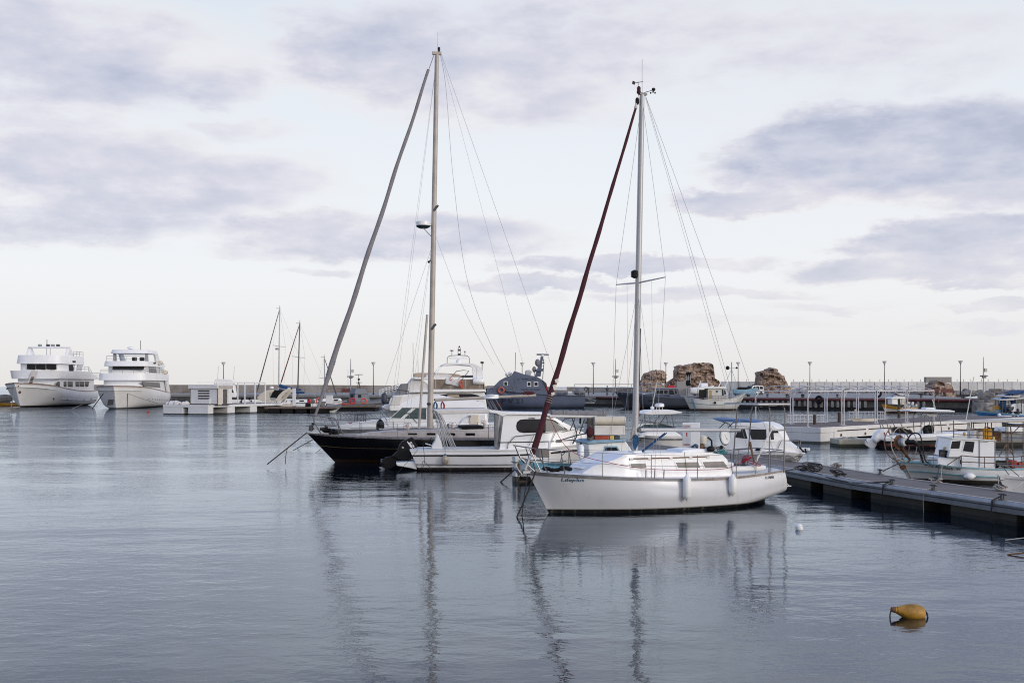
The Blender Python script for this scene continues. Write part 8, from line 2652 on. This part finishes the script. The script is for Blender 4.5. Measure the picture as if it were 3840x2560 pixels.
for k in range(4):
    x0_, x1_ = 4.45 * k + .15, 4.45 * (k + 1) - .15
    o = tag(empty('canopy_frame', Wf.location + Vector((0, 0, PZ + .012)), Wf.rotation_euler.z), ['white pipe canopy frame, nearest of four on the right platform', 'white pipe canopy frame, second from the left on the right platform', 'white pipe canopy frame, third from the left on the right platform', 'white pipe canopy frame farthest right, beside the red bench'][k], 'canopy frame', 'canopy frames on the right platform')
    y0_, y1_, hh = .95, 4.6, 2.12
    for x in (x0_, x1_):
        for y in (y0_, y1_):
            MB().box((x - .026, y - .026, 0), (x + .026, y + .026, hh)).box((x - .1, y - .1, 0), (x + .1, y + .1, .02)).build('frame_post', FRW, o)
    tp = MB()
    for y in (y0_, y1_):
        tp.box((x0_ - .03, y - .03, hh), (x1_ + .03, y + .03, hh + .07))
    for x in (x0_, x1_):
        tp.box((x - .03, y0_, hh), (x + .03, y1_, hh + .065))
    tp.build('top_beam', FRW, o)
    ar = MB()
    for x in (x0_, (x0_ + x1_) / 2, x1_):
        ar.tube([(x, y0_ + (y1_ - y0_) * t / 10, hh + .05 + .32 * math.sin(math.pi * t / 10)) for t in range(11)], .022, 5)
    ar.tube([(x0_, (y0_ + y1_) / 2, hh + .37), (x1_, (y0_ + y1_) / 2, hh + .37)], .02, 5)
    ar.build('arched_rib', FRW, o)
    br = MB()
    for x, s in ((x0_, 1), (x1_, -1)):
        for y, s2 in ((y0_, 1), (y1_, -1)):
            br.tube([(x, y, hh - .38), (x + s * .38, y, hh)], .02, 5).tube([(x, y, hh - .38), (x, y + s2 * .38, hh)], .02, 5)
    br.build('corner_brace', FRW, o)
for k, (px, a, lab) in enumerate(((2955, 1.0, 'white crate-like barrier lying on the right platform, left of the two'), (3185, 1.0, 'white crate-like barrier on the right platform, right of the two beside the black posts'))):
    Yb = 76.5 if k == 0 else 83
    o = tag(empty('barrier', (wp(px, HY, Yb).x, Yb, PZ + .012), R(5)), lab, 'barrier', 'white barriers on the right platform')
    L, hB_ = (143 if k == 0 else 136) * Yb / F, .52 if k == 0 else .6
    MB().tube([(0, 0, .06), (L, 0, .06)], .025, 5).tube([(0, 0, hB_), (L, 0, hB_)], .025, 5).tube([(0, 0, hB_ * .55), (L, 0, hB_ * .55)], .02, 5).tube([(0, .3, hB_), (L, .3, hB_)], .025, 5).tube([(0, .3, .06), (L, .3, .06)], .025, 5).build('barrier_rail', FRW, o)
    m = MB()
    for i in range(10):
        x = L * i / 9
        m.tube([(x, 0, 0), (x, 0, hB_)], .02, 5)
        if i in (0, 9):
            m.tube([(x, 0, hB_), (x, .3, hB_), (x, .3, 0)], .025, 5)
    m.build('barrier_post', FRW, o)
for k, (px, Yb, h, lab) in enumerate(((3055, 73.5, 2.15 * .0 + .62, 'black wooden post in front of the left barrier'), (3147, 78, .66, 'slim black wooden post between the two barriers'), (3286, 82, .8, 'black wooden post in front of the right barrier'), (3371, 88, .9, 'brown wooden mooring post right of the right barrier'))):
    o = MB().lathe([(.11, 0), (.11, h * .98), (.09, h * 1.02), (.01, h * 1.03)], (0, 0, 0), n=10).build('wooden_post', OLDWOOD)
    o.location = (wp(px, HY, Yb).x, Yb, PZ + .012)
    tag(o, lab, 'post', 'wooden posts on the right platform')
kb = openboat('kayak', 'cream kayak lying on the right platform below the right barrier', 'kayak', 3203, 80, 10, 1.7, .25, .1, CREAM, CREAM, rise=.05, drop=.02, tip=.3)
kb.root.location.z = PZ + .1
ff = tag(empty('concrete_float', (wp(3146, HY, 64.5).x, 64.5, 0), R(3)), 'pale weedy concrete float with two rounded lumps, in front of the right platform', 'concrete float')
fw = 158 * 65 / F
MB().box((0, 0, -.3), (fw, 1.6, .42)).build('float_body', OLDFLOAT, ff, bevel=.05)
for x in (.42, 1.02):
    MB().ell((x, .3, .42), (.2, .25, .14), 10, 6).build('rounded_lump', OLDFLOAT, ff)

# ------------------------------------------------------------------ speedboat with white outboard
Sp = Fr('console_speedboat', 'white speedboat with a large white outboard, open T-top and black side stripes', 'speedboat', 3318, 63.5, 1)
rt = Sp.root
sh = []
for px, py, b in ((3322, 1648, .95), (3400, 1645, 1.05), (3480, 1642, 1.1), (3560, 1638, 1.0), (3640, 1632, .6), (3695, 1625, 0)):
    q = Sp.at(px, py, -b)
    sh.append((q.x, b, q.z))
SH = M('speedboat_hull', (.74, .74, .73), .35, var=.03, bands=((.42, (.013, .013, .014)), (.2, (.2, .03, .02)), (.14, (.012, .012, .013))))
hSp = Hull(sh, [(0, -.2), (1, -.25), (2, -.25), (3.2, -.25), (4.2, -.2), (4.9, -.1)], PV, PC, 1, n=24, m=10)
hSp.mesh().build('hull', SH, rt, sharp=50)
hSp.deck(.1, .02, .05).build('deck', DECKW, rt)
hSp.strip(.12, .2, .02).build('side_stripe', BLACK, rt)
hSp.strip(.34, .46, .015, .12, .42).build('side_stripe', BLACK, rt)
for s in (-1, 1):
    MB().tube([hSp.pt(u / 10, 0, s, -.12) + Vector((0, 0, .06)) for u in range(0, 10)], [.12, .17, .18, .18, .18, .18, .17, .16, .14, .1], 8).build('side_tube', WHITE, rt)
Sp.ref(3200, 1420)
cw = Sp.xz([(265, 800), (300, 740), (370, 690), (430, 690), (480, 760), (490, 830), (430, 850), (350, 850), (300, 900), (250, 840)], 0)
ob = MB().prism(cw, -.27, .27).build('outboard_motor', SMOOTHW, rt, bevel=.1)
MB().prism(Sp.xz([(265, 830), (330, 880), (300, 940), (260, 965), (215, 950), (160, 905), (160, 860), (200, 820)], 0), -.08, .08).build('lower_leg', SMOOTHW, ob, bevel=.03)
MB().lathe([(.02, -.02), (.14, 0), (.02, .02)], Sp.p(180, 865, 0), d=(1, 0, .7), n=12).build('propeller', DSTEEL, ob)
text(ob, 'SUZUKI', RED, (lambda q: (q.x, q.z))(Sp.p(415, 745, -.27)), .45, .1, lambda x, z: -.285, slope=R(-60), bold=.03) if False else None
MB().tube([Sp.p(425, 740, -.28), Sp.p(462, 835, -.28)], .03, 5).build('cowl_mark', RED, ob)
for a in ([(455, 580), (520, 830)], [(505, 640), (560, 840)], [(635, 565), (690, 700), (760, 760)]):
    Sp.tube('tow_frame', Sp.line([(u, v, -.6) for u, v in a]), .025, STEEL, mirror=True)
MB().prism(Sp.xz([(570, 670), (680, 675), (780, 710), (825, 750), (600, 750)], -.3), -.5, .4).build('seat_cover', BLACK, rt, bevel=.05)
MB().prism(Sp.xz([(740, 790), (780, 750), (900, 755), (920, 790), (900, 800)], -.4), -.6, .5).build('seat', WHITE, rt, bevel=.06)
MB().prism(Sp.xz([(945, 830), (960, 740), (1000, 690), (1090, 670), (1120, 700), (1150, 830)], -.3), -.4, .4).build('console', WHITE, rt, bevel=.05)
cg = MB()
for k, (u, v) in enumerate(((1000, 700), (1040, 680), (1070, 700), (1010, 740), (1060, 740))):
    cg.ell(Sp.p(u, v, -.42), (.2, .1, .2), 8, 6)
cg.build('console_gear', BLACK, rt)
Sp.tube('console_rail', Sp.line([(940, 720, -.4), (960, 660, -.4), (1040, 640, -.4), (1120, 660, -.4)]), .018, STEEL)
tt = Sp.xz([(690, 430), (830, 420), (1240, 425), (1310, 440), (1300, 455), (840, 450), (700, 445)], 0)
MB().prism(tt, -.95, .95).build('t_top', SMOOTHW, rt, bevel=.03)
MB().prism(Sp.xz([(820, 452), (1240, 455), (1230, 462), (830, 460)], 0), -.9, .9).build('t_top_lining', BLACK, rt)
MB().prism(Sp.xz([(958, 410), (975, 392), (1080, 395), (1105, 412), (1090, 420), (970, 420)], 0), -.35, .35).build('radar_dome', SMOOTHW, rt, bevel=.04)
MB().prism(Sp.xz([(990, 470), (1150, 472), (1140, 520), (1000, 515)], -.3), -.45, .3).build('overhead_box', WHITE, rt, bevel=.03)
for a in ([(935, 510), (930, 640), (945, 800)], [(1045, 515), (1050, 640)], [(1088, 510), (1080, 640), (1095, 820)], [(1190, 520), (1210, 650), (1228, 800)], [(935, 510), (960, 470)], [(1190, 520), (1215, 470)]):
    Sp.tube('t_top_frame', Sp.line([(u, v, -.55) for u, v in a]), .025, STEEL, mirror=True)
for k in range(4):
    Sp.tube('rod_holder', Sp.line([(690 + 42 * k, 440, -.2 * k), (675 + 42 * k, 392, -.2 * k)]), .022, CREAM)
Sp.tube('aerial', Sp.line([(1140, 425, .3), (1085, 280, .3)]), .014, CANVASW)

# ------------------------------------------------------------------ farther boats at the right
Yb_ = openboat('fishing_boat', 'small white fishing boat with an ochre band under its gunwale, moored at the far quay', 'fishing boat', 3322, 147, 8, 4.0, .95, .62, FH, M('ochre_band', (.42, .2, .02), .5, var=.15), rise=.55)
rt = Yb_.root
Yb_.h.strip(.08, .3, .035).build('ochre_band', M('ochre_band_side', (.42, .2, .02), .5, var=.15), rt)
Yb_.ref(2860, 1300)
MB().prism(Yb_.xz([(1775, 700), (1900, 690), (1930, 800), (1775, 790)], -.5), -.6, .6).build('wheelhouse', SMOOTHW, rt, bevel=.05)
MB().prism(Yb_.xz([(1860, 710), (1895, 705), (1900, 800), (1865, 800)], -.6), -.62, .62).build('doorway', BLACK, rt)
MB().prism(Yb_.xz([(1760, 715), (1790, 690), (1960, 690), (1960, 715)], -.6), -.75, .75).build('roof', SMOOTHW, rt)
MB().prism(Yb_.xz([(1830, 640), (1920, 640), (2010, 665), (2010, 680), (1900, 665)], -.4), -.6, .6).build('awning', CANVASW, rt)
MB().ell(Yb_.p(1820, 680, 0), (.5, .4, .3), 8, 6).build('roof_bundle', PIPE, rt)
MB().prism(Yb_.xz([(1920, 690), (1960, 700), (1950, 800), (1915, 790)], -.6), -.7, -.5).build('side_screen', CANVASC, rt)
lb = MB()
for k in range(10):
    lb.ell((2.4 + .17 * k, -.4 + .2 * (k % 3), .8 + .15 * (k % 4)), .2, 6, 5)
lb.build('gear_heap', M('white_gear', (.6, .6, .6), .8, var=.3), rt)
Bb = openboat('fishing_boat', 'bright blue fishing boat cluttered with gear and an ochre box, at the right edge', 'fishing boat', 3682, 104, -2, 8, 1.3, .85, M('blue_boat_hull', (.03, .15, .36), .5, var=.15, streak=.2, bands=((.45, (.6, .6, .6)),)), SKYBLUE, rise=.4)
rt = Bb.root
Bb.ref(3440, 1400, .17)
oc_ = MB().box(tuple(Bb.p(1725, 790, -.4)), tuple(Bb.p(1862, 705, .4))).build('ochre_box', OCHRE, rt, bevel=.03)
MB().box(tuple(Bb.p(1780, 850, -.3)), tuple(Bb.p(1870, 790, .3))).build('box_stand', SKYBLUE, rt)
MB().prism(Bb.xz([(2060, 840), (2060, 680), (2160, 660), (2400, 660), (2400, 840)], -.6), -.7, .7).build('wheelhouse', SMOOTHW, rt, bevel=.05)
MB().tube([Bb.p(2115, 680, 0), Bb.p(2115, 560, 0)], .22, 8).build('exhaust_stack', SMOOTHW, rt)
MB().torus(Bb.p(2000, 665, -.4), .6, .25, (.3, -1, 0), 16, 8).build('blue_reel', BLUE, rt)
for k, (a, b, mt_) in enumerate((((1760, 575), (2080, 555), CANVASW), ((1870, 500), (2200, 490), CANVASW), ((2010, 440), (2360, 405), BLUE), ((2080, 560), (2400, 515), CANVASW))):
    p0, p1 = Bb.p(a[0], a[1], -.4), Bb.p(b[0], b[1], -.4)
    MB().loft([[(p0.x, -1, p0.z), (p0.x, 1, p0.z + .1), (p0.x, 1, p0.z + .04), (p0.x, -1, p0.z - .06)], [(p1.x, -1, p1.z + .05), (p1.x, 1, p1.z + .2), (p1.x, 1, p1.z), (p1.x, -1, p1.z - .12)]]).build('awning', mt_, rt)
for u in (1880, 1950, 2020, 2220, 2300, 2380):
    Bb.tube('awning_post', Bb.line([(u, 570, -.8), (u, 880, -.8)]), .04, DSTEEL, mirror=True)
gh = MB()
rnd = random.Random(5)
for k in range(22):
    p = Bb.p(1900 + 22 * k, 850 - rnd.uniform(0, 110), -.6)
    gh.ell((p.x, rnd.uniform(-.9, .7), p.z), (rnd.uniform(.15, .35),) * 3, 6, 5)
gh.build('gear_heap', M('dark_gear', (.05, .055, .06), .8, var=.8, scale=3), rt)
MB().ell(Bb.p(1805, 915, -1.35), .16, 8, 6).build('white_float', SMOOTHW, rt)
Wb = openboat('open_boat', 'low white open boat with dark blue line before the bright blue fishing boat', 'boat', 3708, 97, -1, 3.5, .85, .5, WHITE, SMOOTHW, rise=.12)
Wb.h.strip(.16, .24, .025).build('blue_line', NAVYD, Wb.root)
Wb.ref(3440, 1400, .17)
MB().prism(Wb.xz([(1880, 955), (1930, 925), (2220, 930), (2280, 985), (1900, 975)], -.5), -.6, .6).build('foredeck', SMOOTHW, Wb.root, bevel=.05)
for u in (2110, 2180):
    MB().ell(Wb.p(u, 960, -.6), (.2, .1, .12), 8, 6).build('seat_cushion', BLACK, Wb.root)
Wg = openboat('motorboat', 'white motorboat beside a grey concrete dock, cut by the right edge', 'motorboat', 3775, 72, 6, 4.5, .95, .62, M('motorboat_white', (.72, .72, .73), .4, bands=((.22, (.12, .12, .125)),)), WHITE, rise=.12)
Wg.ref(3440, 1400, .17)
MB().prism(Wg.xz([(1920, 1290), (1940, 1180), (2060, 1190), (2350, 1190), (2500, 1290)], -.6), -.7, .7).build('cabin', SMOOTHW, Wg.root, bevel=.06)
text(Wg.root, 'LL 118', INK, (lambda q: (q.x, q.z))(Wg.p(2010, 1320, -.85)), .5, .09, lambda x, z: Wg.h.y(x, z, -1, .02) if z < .68 else -.72)
gd = tag(MB().box((0, 0, -.3), (6, 2.2, .42)).build('concrete_float', FLOATC, bevel=.04), 'low grey concrete dock under the white motorboat at the right edge', 'concrete dock')
gd.location = (wp(3730, HY, 64).x, 64, 0)
lf_ = openboat('rowing_boat', 'dark olive rowing boat partly hidden behind the awning at the right edge', 'boat', 3722, 88, 4, 4.5, .8, .5, M('olive_hull', (.1, .1, .08), .6, var=.2), BLUE, rise=.25)

# ------------------------------------------------------------------ buoys and loose lines on the water
by = tag(empty('mooring_buoy', wp(3412, 2312, 16.8) * Vector((1, 1, 0)), R(4)), 'yellow pear-shaped mooring buoy floating alone at the lower right', 'buoy')
bmat = M('buoy_yellow', (.36, .185, .02), .5, var=.3, scale=7, streak=.55, streak_c=(.15, .08, .03), bump=.004, bscale=25, bands=((-.005, (.12, .08, .02)),))
BMT = MB().lathe([(.012, -.262), (.035, -.258), (.045, -.23), (.05, -.2), (.085, -.12), (.118, -.03), (.13, .06), (.128, .13), (.105, .19), (.05, .222), (.005, .23)], (0, 0, .075), d=(1, 0, -.16), n=28).build('float_body', bmat, by)
MB().lathe([(.01, -.29), (.034, -.285), (.042, -.25), (.047, -.215), (.053, -.2)], (0, 0, .075), d=(1, 0, -.16), n=18).build('neck', RUST, by)
MB().tube([(-.255, 0, .13), (-.285, 0, .1), (-.3, 0, .05), (-.305, .0, -.1)], .011, 6).build('eye_rope', ROPE, by)
MB().tube([(.21, -.02, .1), (.25, -.02, .06), (.262, -.02, .0), (.25, -.02, -.1)], .014, 6).build('tail_rope', ROPE, by)
wbuoy = MB().lathe([(.01, -.1), (.06, -.09), (.088, -.03), (.085, .06), (.05, .1), (.02, .105)], (0, 0, .03), d=(-.25, 0, 1), n=18).build('small_buoy', FENDW)
wbuoy.location = wp(2997, 1984, 27.1) * Vector((1, 1, 0))
tag(wbuoy, 'small white buoy floating between the sloop and the walkway pontoon', 'buoy')
for px, py, Yv, mt_, lab in ((555, 1545, 150, ORANGE, 'tiny orange buoy on the water left of the white kiosk platform'), (3208, 1541, 157, PALEYEL, 'tiny pale yellow buoy near the far quay behind the canopy frames')):
    o = MB().ell((0, 0, .08), .2, 10, 8).build('small_buoy', mt_)
    o.location = wp(px, HY, Yv) * Vector((1, 1, 0))
    tag(o, lab, 'buoy')
rope([wp(3770, 2024, 25.1), Vector((13.02, 23.9, .48))], .012, CANVASC, 'pale rope slanting out of the water at the right edge, upper of two')
rope([wp(3778, 2078, 23.0), Vector((13.38, 22.2, .48))], .018, WOOD, 'brown rope slanting out of the water at the right edge, lower of two')
bpy.context.view_layer.update()
